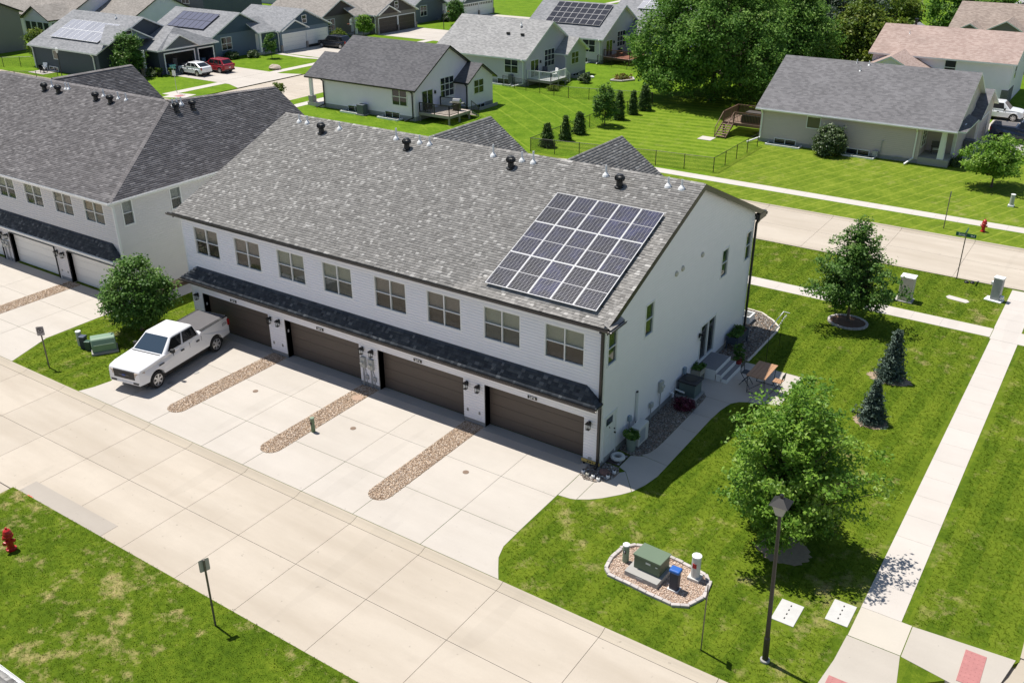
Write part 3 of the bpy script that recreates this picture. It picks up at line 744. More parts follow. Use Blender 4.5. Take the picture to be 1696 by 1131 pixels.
# front wall
lap_wall(th, '-y', 0, TX, 0, .22, 6.28, ops, M_sid)
core = MB()
def wall_back(u0,u1,z0,z1): core.box(u0,u1,.002,.12,z0,z1)
xs = [TX]+[v for ab in DX for v in ab]+[0]
for i in range(0, len(xs), 2): wall_back(xs[i]+.01, xs[i+1]-.01, 0, HD)
wall_back(TX+.01, -.01, HD, WB); 
xs = [TX]+[v for x in WX for v in (x, x+WW)]+[0]
for i in range(0, len(xs), 2): wall_back(xs[i]+.01, xs[i+1]-.01, WB, WT)
wall_back(TX+.01, -.01, WT, 6.28)
core.build('wall_sheathing', M_sid, th)
xs = [TX]+[v for ab in DX for v in ab]+[0]
for i in range(0, len(xs), 2): MB().box(xs[i]-.0, xs[i+1]+.0, -.012, .3, -.1, .21).build('foundation', MC_found, th)
for q in ((-.3,.012,.31,15.35,-.1,.26),(TX-.012,TX+.3,.31,15.35,-.1,.26),(TX+.31,-.31,15.05,15.36,-.1,.26)): MB().box(*q).build('foundation', MC_found, th)
for q in ((TX-.01,TX+.09,-.032,-.0,.215,6.28),(-.09,-.0,-.032,-.0,.215,6.28),(.0,.032,-.032,.075,.215,6.26),(TX-.032,TX-.012,-.032,.075,.215,6.28),(.0,.032,15.27,15.38,.26,6.3)):
    MB().box(*q).build('corner_trim', M_white, th)
# piers' jamb trims
for a, b in DX:
    jm = MB(); jm.box(a-.05,a,-.03,-.0,.21,HD+.05); jm.box(b,b+.05,-.03,-.0,.21,HD+.05); jm.box(a,b,-.03,-.0,HD,HD+.05)
    jm.build('door_casing', M_white, th)
BL1, BL2 = M('taupe_blind', (.40,.32,.275), .7, .08), M('linen_blind', (.52,.50,.40), .7, .08)
SHD = M('brown_shade', (.10,.07,.055), .8, .15, 3)
for i, x in enumerate(WX):
    window(th, '-y', 0, x, x+WW, WB, WT, 2, 2, blind=(BL1 if i in (0,1,4,5) else BL2), screen=(SHD if i in (0,1,4,5,7) else M('grey_shade', (.12,.115,.10), .8, .1)))
for i, (a, b) in enumerate(DX):
    g = garage_door(th, '-y', 0, a+.02, b-.02, .02, HD, M_wood, rec=-.34, rows=4, raised=False)
    jb = MB(); jb.box(a, a+.02, -.0, .34, .0, HD); jb.box(b-.02, b, -.0, .34, .0, HD); jb.box(a, b, -.0, .34, HD-.02, HD)
    jb.build('door_jamb', M_blackf, g)
    number_plate(th, ('2490','2492','2494','2496')[i], (-21.18,-15.165,-9.23,-3.205)[i], -.02, 2.235)
    MB().box(a+.02,b-.02,-.25,.32,-.05,.012).build('threshold', MC_grey, g)
for a, b in DX[1:2]+DX[:1]: MB().box(a+.021,a+.03,.13,.2,1.35,1.5).build('keypad', M_white, th)
for x in (-23.95,-18.56,-17.96,-12.51,-11.92,-6.53,-5.92,-.49): make_lantern(th, x, -.018, 1.93)
for x in (-18.52,-17.91,-6.54,-5.91):
    MB().box(x-.04,x+.04,-.05,-.018,.55,.69).build('socket_cover', M('grey_plastic', (.25,.25,.24), .5), th)
for x in (-12.49,-12.01):
    mt = MB().box(x-.14,x+.14,-.16,-.018,1.0,1.52).build('electric_meter', M('meter_grey', (.40,.41,.39), .5, .1), th)
    m = MB(); m.tube((x,-.16,1.25),(x,-.26,1.25),.085,.075,12); m.build('meter_glass', M('meter_face', (.5,.5,.46), .3), mt)
    MB().tube((x-.03,-.08,.02),(x-.03,-.08,1.0),.03,.03,8).build('conduit', M_grey, mt)
    MB().box(x+.08,x+.24,-.09,-.018,.4,.62).build('junction_box', M_grey, mt)
    MB().path([(x+.03,-.05,1.0),(x+.1,-.05,.75),(x+.16,-.05,.62)], .015).build('cable', M_grey, mt); MB().path([(x+.13,-.05,.4),(x+.13,-.05,.02)], .015).build('cable', M_grey, mt)
MB().box(-.52,-.36,-.06,-.018,.2,.34).build('brick_vent', M_grey, th)

# gable wall
GO = [(.24,.99,4.43,5.88),(3.42,4.19,4.38,5.85),(11.40,12.2,4.27,5.70),(14.46,15.22,4.17,5.68),(9.58,11.38,.60,2.52),(.20,1.28,.14,2.18)]
lap_wall(th, '+x', 0, 0, 15.35, .26, 9.62, GO, M_sid, lim=lambda z: (max(0, RY-(9.62-z)/RP), min(15.35, RY+(9.62-z)/RP)))
def gable_core(x0, x1, holes):
    m = MB(); ys = sorted(set([0.01,15.34,RY]+[v for o in holes for v in o[:2]])); 
    for y0, y1 in zip(ys, ys[1:]):
        ym = (y0+y1)/2; zz = [.2]+[v for o in sorted(holes, key=lambda o: o[2]) if o[0] < ym < o[1] for v in o[2:4]]
        for i in range(0, len(zz), 2):
            if i+1 < len(zz): m.box(x0, x1, y0, y1, zz[i], zz[i+1])
            else: m.extr([(x0,y0,zz[i]),(x0,y1,zz[i]),(x0,y1,rz(y1)-.19),(x0,y0,rz(y0)-.19)], (x1-x0,0,0))
    return m.build('wall_sheathing', M_sid, th)
gable_core(-.12, -.002, GO)
lap_wall(th, '-x', TX, 0, 15.35, .26, 9.62, [], M_sid, lim=lambda z: (max(0, RY-(9.62-z)/RP), min(15.35, RY+(9.62-z)/RP)))
MB().box(TX,0,15.2,15.35,.2,6.5).build('rear_wall', M_sid, th)
for o in GO[:4]:
    window(th, '+x', 0, o[0], o[1], o[2], o[3], 1, 2, glass=pane_mat('pane_green', (.025,.05,.03)), room=False)
# sliding door, garden door
sl = MB()
for u0,u1,q0,q1 in ((9.55,11.41,2.46,2.55),(9.55,11.41,.56,.64),(9.55,9.63,.64,2.46),(11.33,11.41,.64,2.46),(10.42,10.52,.64,2.46)): fbox(sl,'+x',0,u0,u1,q0,q1,-.1,.035)
sl = sl.build('sliding_door', M_white, th)
for u0,u1 in ((9.63,10.42),(10.52,11.33)):
    p = MB(); fbox(p,'+x',0,u0,u1,.64,2.46,-.05,-.04); p.build('pane', P_dark, sl)
gd = MB(); fbox(gd,'+x',0,.26,1.2,.16,2.10,-.06,.005)
for u0,u1,q0,q1 in ((.2,.26,.14,2.18),(1.2,1.28,.14,2.18),(.26,1.2,2.10,2.18)): fbox(gd,'+x',0,u0,u1,q0,q1,-.06,.035)
for u0,u1,q0,q1 in ((.34,.70,.3,1.2),(.76,1.12,.3,1.2)): fbox(gd,'+x',0,u0,u1,q0,q1,.005,.018)
gd = gd.build('garden_door', M('door_white', (.72,.73,.73), .45), th)
p = MB(); fbox(p,'+x',0,.42,.95,1.68,2.0,.0,.012); p.build('pane', P_blue, gd)
m = MB(); m.tube((.0,1.12,1.10),(.09,1.12,1.10),.035,.035,8); m.tube((.0,1.12,1.28),(.05,1.12,1.28),.03,.03,8); m.tube((0,.70,1.55),(.03,.70,1.5),.02,.02,6); m.build('handle', M_black, gd)
make_lantern(th, .018, 9.40, 2.15, '+x')
for y, z in ((6.17,6.33),(6.8,6.36),(8.89,6.33)):
    v = MB(); v.lathe([(.13,0),(.13,.03),(.09,.07)], (0,0,0), 12)
    v.v = [(.015+zz, y+yy, z+xx) for xx, yy, zz in v.v]; v.f = [tuple(reversed(f)) for f in v.f]
    v.build('wall_vent', M_beige, th)
# roof
XL, XR = -24.65, .23; YE0, YE1 = -.28, 16.36
ro = MB()
ro.slope([(XL,YE0,rz(YE0)),(XR,YE0,rz(YE0)),(XR,RY,RZ),(XL,RY,RZ)], .16, (1,0,0))
ro.slope([(XL,YE1,rz(YE1)),(XR,YE1,rz(YE1)),(XR,RY,RZ),(XL,RY,RZ)], .16, (1,0,0))
roof = ro.build('roof', [FS_main, M_blackf], th)
sv = Vector((0, RY-YE0, RZ-rz(YE0))).normalized(); SL = Vector((0, RY-YE0, RZ-rz(YE0))).length
rows = shingle_rows(None, None, None, SL, lambda v: (XL-.01, XR+.02), seed=3)
O = Vector((0, YE0-.015, rz(YE0)+.002))
key = lambda r: ((Vector(O)+Vector((r[0], 0, 0))+sv*r[2])-Vector(CAM)).length
panel_zone = lambda r: -5.85 < r[0] < -.45 and .35 < r[2] < 6.65
rows.sort(key=key)
near = [r for r in rows if not panel_zone(r)][:300]; ns = set(map(id, near))
single_shingles(near, O, (1,0,0), sv, SH_main, roof)
shingle_mesh('shingles', [r for r in rows if id(r) not in ns], O, (1,0,0), sv, SH_main, roof)
m = MB()                                                      # ridge caps
for k in range(int((XR-XL)/.2)):
    x = XL+k*.2
    m.add([(x,RY-.15,RZ-.045),(x+.21,RY-.15,RZ-.05),(x+.21,RY,RZ+.02),(x,RY,RZ+.03),(x,RY+.15,RZ-.045),(x+.21,RY+.15,RZ-.05)], [(0,1,2,3),(3,2,5,4)])
rc = m.build('ridge_caps', SH_main, roof); stuff(rc)
a_ = rc.data.attributes.new('tone', 'FLOAT', 'FACE'); a_.data.foreach_set('value', np.repeat(RNG.beta(2,2.2,len(rc.data.polygons)//2), 2).astype(np.float32))
# two rear cross gables
for gx, hw in ((-14.8,3.3),(-6.75,3.4)):
    gp = .70; gz = 9.76; ye = 13.7
    g = MB()
    for sgn in (-1, 1):
        g.slope([(gx,RY-.02,gz),(gx,ye,gz),(gx+sgn*hw,ye,gz-gp*hw),(gx+sgn*hw,RY+gp*hw/RP*.98,gz-gp*hw)], .12, (0,1,0))
    gr = g.build('rear_gable_roof', [FS_main, M_white], th)
    dn_ = Vector((-1,0,gp)).normalized(); Lg = math.hypot(hw, gp*hw); c_ = hw/Lg
    rws = shingle_rows(None,None,None, Lg, lambda v: (RY+gp*(hw-v*c_)/RP, ye+.01), seed=int(gx*-7))
    if rws: shingle_mesh('shingles', rws, Vector((gx+hw+.01,0,gz-gp*hw+.002)), (0,1,0), dn_, SH_main, gr)
    MB().extr([(gx-hw+.3,ye-.35,gz-gp*(hw-.3)-.14),(gx+hw-.3,ye-.35,gz-gp*(hw-.3)-.14),(gx,ye-.35,gz-.14)], (0,.15,0)).build('rear_gable_wall', M_sid, th)
# eaves: soffits, gutters, return at the corner
so = MB(); so.box(TX-.02,.0,-.25,-.0,6.17,6.19); so.box(TX,0,15.36,16.3,6.12,6.14); so.build('soffit', M_white, th)
so = MB()
for sgn, (ya, yb) in ((0,(-.2,RY)),(1,(RY,16.25))):
    so.extr([(.0,ya,rz(ya)-.2),(.0,yb,rz(yb)-.2),(.0,yb,rz(yb)-.17),(.0,ya,rz(ya)-.17)], (.2,0,0))
so.build('rake_soffit', M_soff, th)
for (ya, yb) in ((YE0,RY),(RY,YE1)):
    rk = MB(); rk.extr([(XR-.02,ya,rz(ya)-.26),(XR-.02,yb,rz(yb)-.26),(XR-.02,yb,rz(yb)-.02),(XR-.02,ya,rz(ya)-.02)], (.035,0,0)); rk.build('rake_fascia', M_blackf, th); rk = MB()
    rk.extr([(XL+.02,ya,rz(ya)-.26),(XL+.02,yb,rz(yb)-.26),(XL+.02,yb,rz(yb)-.02),(XL+.02,ya,rz(ya)-.02)], (-.035,0,0)); rk.build('rake_fascia', M_blackf, th)
zg = rz(YE0)-.03
MB().box(XL-.35,.30,YE0+.0,YE0+.03,zg-.14,zg+.0).build('fascia', M_blackf, th)
gutter(th, (XL-.4,YE0,zg), (.30,YE0,zg), (0,-1,0), M_blackf)
gutter(th, (XL,YE1,rz(YE1)-.05), (XR+.05,YE1,rz(YE1)-.05), (0,1,0), M_blackf)
rt = MB(); rt.extr([(.0,-.28,6.16),(.34,-.28,6.16),(.34,.85,6.16),(.0,.85,6.16)], (0,0,.14)); rt.build('eave_return', M_blackf, th)
rt = MB(); rt.slope([(.36,-.29,6.315),(.36,.87,6.315),(.02,.87,6.50),(.02,-.29,6.50)], .02, (0,1,0)); rt.build('return_roof', [FS_main, M_blackf], th)
gutter(th, (.34,-.38,zg), (.34,.87,zg), (1,0,0), M_blackf)
rt = MB(); rt.extr([(.0,15.4,6.1),(.26,15.4,6.1),(.26,16.35,6.1),(.0,16.35,6.1)], (0,0,.3)); rt.build('eave_return', M_blackf, th)
def downspout(parent, pts, mat, w=.085, name='downspout'):
    m = MB()
    for a, b in zip(pts, pts[1:]): m.tube(a, b, w*.6, w*.6, 4)
    return m.build(name, mat, parent)
downspout(th, [(-.05,-.30,6.15),(-.05,-.09,6.0),(-.05,-.09,.16),(-.05,-.30,.06)], M_black, .12)
downspout(th, [(.16,16.3,6.2),(.10,15.45,5.95),(.10,15.45,.12),(.12,15.75,.05)], M_black, .12)
# pent roof over the garage doors
pz0, pz1, py = 2.98, 3.60, -.60
pe = MB()
pe.slope([(TX-.06,py,pz0),(.05,py,pz0),(-.70,-.018,pz1),(TX+.74,-.018,pz1)], .07, (1,0,0))
pe.slope([(.05,py,pz0),(.05,-.018,pz0),(-.70,-.018,pz1)], .07, (0,1,0)); pe.slope([(TX-.06,py,pz0),(TX-.06,-.018,pz0),(TX+.74,-.018,pz1)], .07, (0,1,0))
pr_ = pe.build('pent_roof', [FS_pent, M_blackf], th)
ps = Vector((0, -py-.018, pz1-pz0)); PL = ps.length; ps.normalize()
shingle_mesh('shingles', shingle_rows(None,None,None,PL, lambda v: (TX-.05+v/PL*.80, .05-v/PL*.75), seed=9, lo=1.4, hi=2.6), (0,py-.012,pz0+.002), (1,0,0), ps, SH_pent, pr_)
MB().box(TX,-.0,py+.02,-.018,2.84,2.86).build('pent_soffit', M_white, th)
gutter(th, (TX-.10,py,pz0-.03), (.08,py,pz0-.03), (0,-1,0), M('bronze_gutter', (.05,.04,.033), .4, .2), w=.11, h=.1)
# roof vents
for x, y in ((-20.99,7.0),(-15.14,6.95),(-8.93,6.95),(-3.3,7.0)): turbine(th, x, y, rz(y)+.02)
for x, h in ((-23.11,.36),(-22.51,.36),(-20.15,.34),(-16.28,.5),(-14.76,.36),(-14.14,.36),(-10.31,.5),(-8.68,.4),(-8.06,.5),(-4.26,.42),(-1.25,.36),(-.62,.36)): vent_pipe(th, x, 7.52, rz(7.52)+.05, h)

# solar array on the roof
sa = thing('solar_array', 'rooftop array of fifteen framed dark solar panels on the white townhouse', 'solar panels', (-3.1, 3, 8))
CELL = None
def make_cellmat():
    m, n, l, p = _new('solar_cell'); oi = n.new('ShaderNodeObjectInfo').outputs['Random']
    g = n.new('ShaderNodeNewGeometry').outputs['Position']
    f = _math(n, l, 'ADD', _math(n, l, 'MULTIPLY', _noise(n, l, 2.2, 2, .5, g), .8), _math(n, l, 'MULTIPLY', oi, .35))
    l.new(_ramp(n, l, f, [(.3, (.012,.011,.013)), (.6, (.018,.018,.034)), (.85, (.03,.032,.085))]), p.inputs['Base Color'])
    p.inputs['Roughness'].default_value = .16; return m
CELL = make_cellmat(); M_back = M('panel_backsheet', (.22,.22,.24), .4); M_alu = M('aluminium_frame', (.66,.66,.67), .35, .03)
pu, pw, pl = Vector((1,0,0)), 1.03, 2.015
pn = Vector((0,-sv.z,sv.y))
O_s = Vector((-5.67, YE0, rz(YE0)))+sv*.58+pn*.13
cells = MB()
def solar_panel_meshes():
    fr = MB(); w, h, t = pw-.014, pl-.014, .019
    for b in ((0,w,0,t),(0,w,h-t,h),(0,t,t,h-t),(w-t,w,t,h-t)): fr.box(b[0],b[1],b[2],b[3],0,.04)
    bk = MB().box(t,w-t,t,h-t,.012,.028)
    ce = MB(); cw = (w-2*t-.03)/6; ch = (h-2*t-.07)/24
    for half in (0,1):
        for i in range(6):
            for j in range(12):
                x0 = t+.015+i*cw; y0 = t+.015+half*(12*ch+.04)+j*ch; g = .006
                ce.add([(x0+g,y0+g,.0302),(x0+cw-g,y0+g,.0302),(x0+cw-g,y0+ch-g,.0302),(x0+g,y0+ch-g,.0302)], [(0,1,2,3)])
    return fr, bk, ce
f_, b_, c_ = solar_panel_meshes(); rotp = Matrix((pu, sv, pn)).transposed().to_4x4()
proto = f_.build('solar_panel', M_alu, sa, local=True); b_.build('backsheet', M_back, proto, local=True); c_.build('cells', CELL, proto, local=True)
for i in range(5):
    for j in range(3):
        o = proto if i+j == 0 else dup(proto, parent=sa)
        m = rotp.copy(); m.translation = O_s+pu*(i*pw)+sv*(j*pl)-Vector(sa.location); o.matrix_basis = m
rl = MB()
for k in range(6):
    v = .4+k*1.02; a = Vector((-5.7,YE0,rz(YE0)))+sv*(.58+v)+pn*.07; rl.tube(a, a+pu*5.25, .03, .03, 4)
    for q in range(5):
        c0 = a+pu*(.3+q*1.15); rl.tube(c0, c0-pn*.055, .03, .03, 5)
rl.build('mounting_rail', M_black, sa)
# ================================================================== neighbouring townhouse with charcoal hip roof
ta = thing('townhouse', 'beige townhouse with charcoal hip roof and white garage doors left of the white one', 'townhouse', (-41, 7, 0))
AX0, AX1 = -53.0, -30.1
DA = [(-53.0,-48.4),(-47.35,-42.55),(-41.45,-36.72),(-35.45,-30.85)]; HA = 1.98
WA = [-47.2,-44.3,-41.42,-38.6,-35.68,-32.8]; 
opsA = [(a, b, -.1, HA) for a, b in DA]+[(x, x+1.8, 4.32, 5.58) for x in WA]
lap_wall(ta, '-y', 0, AX0, AX1, .2, 5.9, opsA, M_sidA)
lap_wall(ta, '+x', AX1, 0, 15.6, .32, 5.9, [(.5,1.17,4.34,5.72),(3.66,4.4,4.42,5.66)], M_sidA)
xs = [AX0]+[v for ab in DA for v in ab][0:]+[AX1]
for i in range(1, len(DA)): MB().box(DA[i-1][1]+.01, DA[i][0]-.01, .002, .12, 0, HA).build('wall_sheathing', M_sidA, ta)
MB().box(-30.84,AX1-.01,.002,.12,0,HA).build('wall_sheathing', M_sidA, ta)
MB().box(AX0,AX1-.01,.002,.12,HA,4.32).build('wall_sheathing', M_sidA, ta)
wx = [AX0]+[v for x in WA for v in (x, x+1.8)]+[AX1-.01]
for i in range(0, len(wx), 2): MB().box(wx[i]+.005,wx[i+1]-.005,.002,.12,4.32,5.58).build('wall_sheathing', M_sidA, ta)
MB().box(AX0,AX1-.01,.002,.12,5.58,5.9).build('wall_sheathing', M_sidA, ta)
m = MB()
for y0,y1,z0,z1 in ((.01,.5,.2,5.9),(.5,1.17,.2,4.34),(.5,1.17,5.72,5.9),(1.17,3.66,.2,5.9),(3.66,4.4,.2,4.42),(3.66,4.4,5.66,5.9),(4.4,15.6,.2,5.9)): m.box(AX1-.14,AX1-.002,y0,y1,z0,z1)
m.build('wall_sheathing', M_sidA, ta)
MB().box(AX0,AX1-.15,15.45,15.6,.2,5.9).build('rear_wall', M_sidA, ta)
MB().box(AX1-.3,AX1+.015,.3,15.6,-.1,.30).build('foundation', M('tan_foundation', (.42,.34,.23), .9, .15, 5), ta)
fx = [v for ab in DA for v in ab][1:]+[AX1]
for i in range(0, len(fx), 2): MB().box(fx[i],fx[i+1],-.012,.3,-.1,.2).build('foundation', MC_found, ta)
for q in ((AX1-.09,AX1,-.032,-.0,.2,5.9),(AX1,AX1+.032,-.032,.08,.3,5.9)): MB().box(*q).build('corner_trim', M_white, ta)
BLA = [BL2, BL2, BL2, M('cream_blind', (.5,.47,.36), .7), BL1, M('tan_blind', (.42,.31,.2), .7)]
for x, b in zip(WA, BLA): window(ta, '-y', 0, x, x+1.8, 4.32, 5.58, 2, 2, blind=b, screen=M('grey_shade', (.10,.095,.085)))
for o in ((.5,1.17,4.34,5.72),(3.66,4.4,4.42,5.66)):
    w = window(ta, '+x', AX1, *o, 1, 2, screen=M('grey_shade', (.1,.1,.1)), blind=M('slat_blind', (.5,.5,.48), .6))
M_wd = M('white_garage_door', (.74,.73,.70), .5, .04)
for i, (a, b) in enumerate(DA):
    g = garage_door(ta, '-y', 0, a+.02, b-.02, .02, HA, M_wd, rec=-.18, rows=4, raised=False)
    jb = MB(); jb.box(a-.09,a+.02,-.04,.18,.0,HA); jb.box(b-.02,b+.09,-.04,.18,.0,HA); jb.box(a-.09,b+.09,-.04,.18,HA-.02,HA+.1); jb.build('door_casing', M_white, g)
    if i: MB().box((-44.9,-39.3,-33.4)[i-1],(-44.9,-39.3,-33.4)[i-1]+.42,-.05,-.02,2.14,2.28).build('house_number', M('brown_plate', (.07,.04,.03), .5), ta)
for x in (-42.4,-41.75,-36.51,-35.9): make_lantern(ta, x, -.018, 1.72)
for x in (-42.3,-41.9):
    mt = MB().box(x-.13,x+.13,-.16,-.018,.85,1.3).build('electric_meter', MATS['meter_grey'], ta)
    MB().tube((x,-.16,1.1),(x,-.25,1.1),.08,.07,12).build('meter_glass', MATS['meter_face'], mt)
    MB().tube((x,-.08,.02),(x,-.08,.85),.03,.03,8).build('conduit', M_grey, mt)
for x in (-36.45,-35.85): MB().box(x-.04,x+.04,-.05,-.018,.5,.63).build('socket_cover', MATS['grey_plastic'], ta)
# hip roof
ez, ey, ex = 5.97, -.45, -29.75
AP = Vector((-34.9,8.05,9.30)); AE = Vector((-34.25,16.2,8.88))
r = MB()
r.slope([(AX0-.4,ey,ez),(ex,ey,ez),AP,(AX0-.4,8.05,9.3)], .15, (1,0,0))
r.slope([(ex,ey,ez),(ex,16.2,ez),AE,AP], .15, (0,1,0))
r.slope([(AX0-.4,8.05,9.3),AP,AE,(-38.4,16.2,6.0),(AX0-.4,16.2,6.0)], .15, (1,0,0))
rA = r.build('roof', [FS_dark, M_white], ta)
sA = Vector((0,8.05-ey,9.3-ez)); LA = sA.length; sA.normalize()
shingle_mesh('shingles', shingle_rows(None,None,None,LA, lambda v: (AX0-.4, ex+.01-v/LA*5.15), seed=21, wch=(.2,.25,.3,.36)), (0,ey-.012,ez+.003), (1,0,0), sA, SH_dark, rA)
sE = Vector((ex-AP.x, 0, ez-9.3)); LE = sE.length; sE = -sE.normalized()
ve = (ex-AE.x)/(ex-AP.x)*LE
shingle_mesh('shingles', shingle_rows(None,None,None,LE, lambda v: (ey-.01+v/LE*8.5, 16.22 if v < ve else 16.2-(v-ve)/(LE-ve)*8.1), seed=22, wch=(.2,.25,.3,.36)), (ex+.012,0,ez+.003), (0,1,0), sE, SH_dark, rA)
def cap_line(p0, p1, parent, mat, tone=.35, w=.16, up=.03):
    p0, p1 = Vector(p0), Vector(p1); d = (p1-p0); n = int(d.length/.2); d.normalize(); s_ = Vector((-d.y, d.x, 0)).normalized()
    V = []; F = []; T = []
    for k in range(n):
        a = p0+d*(k*d.length*.2); b = a+d*.215; o = len(V)
        V += [tuple(a+s_*w-Vector((0,0,w*.42))+Vector((0,0,up))), tuple(b+s_*w-Vector((0,0,w*.42))+Vector((0,0,up-.01))), tuple(b+Vector((0,0,up+.01))), tuple(a+Vector((0,0,up+.02))), tuple(a-s_*w-Vector((0,0,w*.42))+Vector((0,0,up))), tuple(b-s_*w-Vector((0,0,w*.42))+Vector((0,0,up-.01)))]
        F += [(o,o+1,o+2,o+3),(o+3,o+2,o+5,o+4)]; t = tone+.3*random.random(); T += [t, t]
    return stuff(np_mesh('hip_caps', V, F, mat, parent, T))
cap_line((AX0,8.05,9.3), AP, rA, SH_dark); cap_line((ex-.05,ey+.08,ez+.02), AP, rA, SH_dark); cap_line(AP, AE, rA, SH_dark)
g = MB(); gx, hw, gp, gz = -47.0, 3.3, .68, 9.4
for sgn in (-1,1): g.slope([(gx,8.0,gz),(gx,14.4,gz),(gx+sgn*hw,14.4,gz-gp*hw),(gx+sgn*hw,8.0+gp*hw/.41,gz-gp*hw)], .12, (0,1,0))
gr = g.build('rear_gable_roof', [FS_dark, M_white], ta)
dn_ = Vector((-1,0,gp)).normalized(); Lg = math.hypot(hw, gp*hw)
shingle_mesh('shingles', shingle_rows(None,None,None,Lg, lambda v: (8.0+gp*hw*(1-v/Lg)/.41, 14.41), seed=5, wch=(.2,.25,.3,.36)), Vector((gx+hw+.01,0,gz-gp*hw+.002)), (0,1,0), dn_, SH_dark, gr)
cap_line((gx,8.1,gz), (gx,14.4,gz), gr, SH_dark)
MB().extr([(gx-hw+.3,14.1,gz-gp*(hw-.3)-.14),(gx+hw-.3,14.1,gz-gp*(hw-.3)-.14),(gx,14.1,gz-.14)], (0,.15,0)).build('rear_gable_wall', M_sidA, ta)
MB().box(AX0,ex-.02,ey+.02,-.01,5.78,5.8).build('soffit', M_white, ta); MB().box(AX1+.005,ex-.02,-.01,16.1,5.78,5.8).build('soffit', M_white, ta)
gutter(ta, (AX0,ey,ez-.03), (ex+.1,ey,ez-.03), (0,-1,0), M_white, M_gutin); gutter(ta, (ex,ey-.1,ez-.03), (ex,16.2,ez-.03), (1,0,0), M_white, M_gutin)
MB().box(AX0,ex,ey,ey+.03,ez-.19,ez-.05).build('fascia', M_white, ta); MB().box(ex-.03,ex,ey,16.2,ez-.19,ez-.05).build('fascia', M_white, ta)
downspout(ta, [(-30.0,-.42,5.85),(-30.0,-.08,5.6),(-30.0,-.08,.2),(-30.0,-.3,.08)], M_white, .11)
pe = MB(); pe.slope([(AX0,-.60,2.62),(-30.02,-.60,2.62),(-30.75,-.018,3.42),(AX0,-.018,3.42)], .07, (1,0,0)); pe.slope([(-30.02,-.60,2.62),(-30.02,-.018,2.62),(-30.75,-.018,3.42)], .07, (0,1,0))
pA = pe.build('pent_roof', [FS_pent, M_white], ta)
ps = Vector((0,.582,.8)); PL = ps.length; ps.normalize()
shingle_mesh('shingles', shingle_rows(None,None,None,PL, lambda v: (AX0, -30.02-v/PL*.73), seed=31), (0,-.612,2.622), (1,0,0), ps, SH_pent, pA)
gutter(ta, (AX0,-.6,2.59), (-29.98,-.6,2.59), (0,-1,0), M_white, M_gutin, w=.1, h=.1)
MB().box(AX0,AX1,-.58,-.018,2.5,2.52).build('pent_soffit', M_white, ta)
for x, y, z in ((-46.16,6.94,8.87),(-44.62,6.96,8.88),(-40.57,6.94,8.87),(-39.05,6.92,8.86),(-34.06,7.95,8.78),(-33.98,9.1,8.73)): turbine(ta, x, y, z)
for x, y, z in ((-44.25,7.51,9.1),(-38.18,7.47,9.09),(-34.46,8.05,9.04),(-34.44,8.35,9.04),(-34.46,8.68,9.05),(-46.05,7.45,9.08),(-44.5,7.45,9.08),(-40.45,7.45,9.08),(-38.95,7.45,9.08)): vent_pipe(ta, x, y, z, .42)
# corner of another townhouse roof in the foreground
tb = thing('townhouse', 'corner of a grey shingle roof with white gutter at the bottom left edge', 'townhouse', (-14,-29,0))
r = MB(); r.slope([(-30,-22.15,6.25),(6,-22.15,6.25),(6,-30.3,9.6),(-30,-30.3,9.6)], .15, (1,0,0)); r.slope([(-30,-38.5,6.25),(6,-38.5,6.25),(6,-30.3,9.6),(-30,-30.3,9.6)], .15, (1,0,0))
rB = r.build('roof', [FS_main, M_white], tb)
sb = Vector((0,-8.15,3.35)).normalized()
rws = shingle_rows(None,None,None,1.6, lambda v: (-4.5,1.0), seed=41)
shingle_mesh('shingles', rws, (0,-22.14,6.255), (1,0,0), sb, SH_main, rB)
gutter(tb, (-30,-22.15,6.21), (6,-22.15,6.21), (0,1,0), M_white, M('gutter_white_inside', (.6,.6,.6), .5))
MB().extr([(-29.6,-22.5,-.1),(-29.6,-38.1,-.1),(-29.6,-38.1,6.05),(-29.6,-30.3,9.3),(-29.6,-22.5,6.05)], (35.2,0,0)).build('wall', far_siding('far_white_siding', (.87,.80,.88)), tb)
# ================================================================== houses of the neighbourhood
def gable_vol(w, r, x0, x1, y0, y1, ze, pitch, axis='x', oe=.45, orr=.35, th_=.16, z0=-.1, oend=(1,1), lift=.17):
    """one gabled volume: walls into w, roof slabs into r. axis = ridge direction. ze = eave height at the wall"""
    if axis == 'x':
        ym = (y0+y1)/2; h = (y1-y0)/2; zr = ze+pitch*h
        w.extr([(x0,y0,z0),(x0,y1,z0),(x0,y1,ze),(x0,ym,zr),(x0,y0,ze)], (x1-x0,0,0))
        a, b = x0-orr*oend[0], x1+orr*oend[1]
        for s, ye in ((-1,y0-oe),(1,y1+oe)):
            z = ze-pitch*oe+lift; r.slope([(a,ye,z),(b,ye,z),(b,ym,zr+lift),(a,ym,zr+lift)], th_, (1,0,0))
        return zr+lift
    xm = (x0+x1)/2; h = (x1-x0)/2; zr = ze+pitch*h
    w.extr([(x0,y0,z0),(x1,y0,z0),(x1,y0,ze),(xm,y0,zr),(x0,y0,ze)], (0,y1-y0,0))
    a, b = y0-orr*oend[0], y1+orr*oend[1]
    for s, xe in ((-1,x0-oe),(1,x1+oe)):
        z = ze-pitch*oe+lift; r.slope([(xe,a,z),(xe,b,z),(xm,b,zr+lift),(xm,a,zr+lift)], th_, (0,1,0))
    return zr+lift
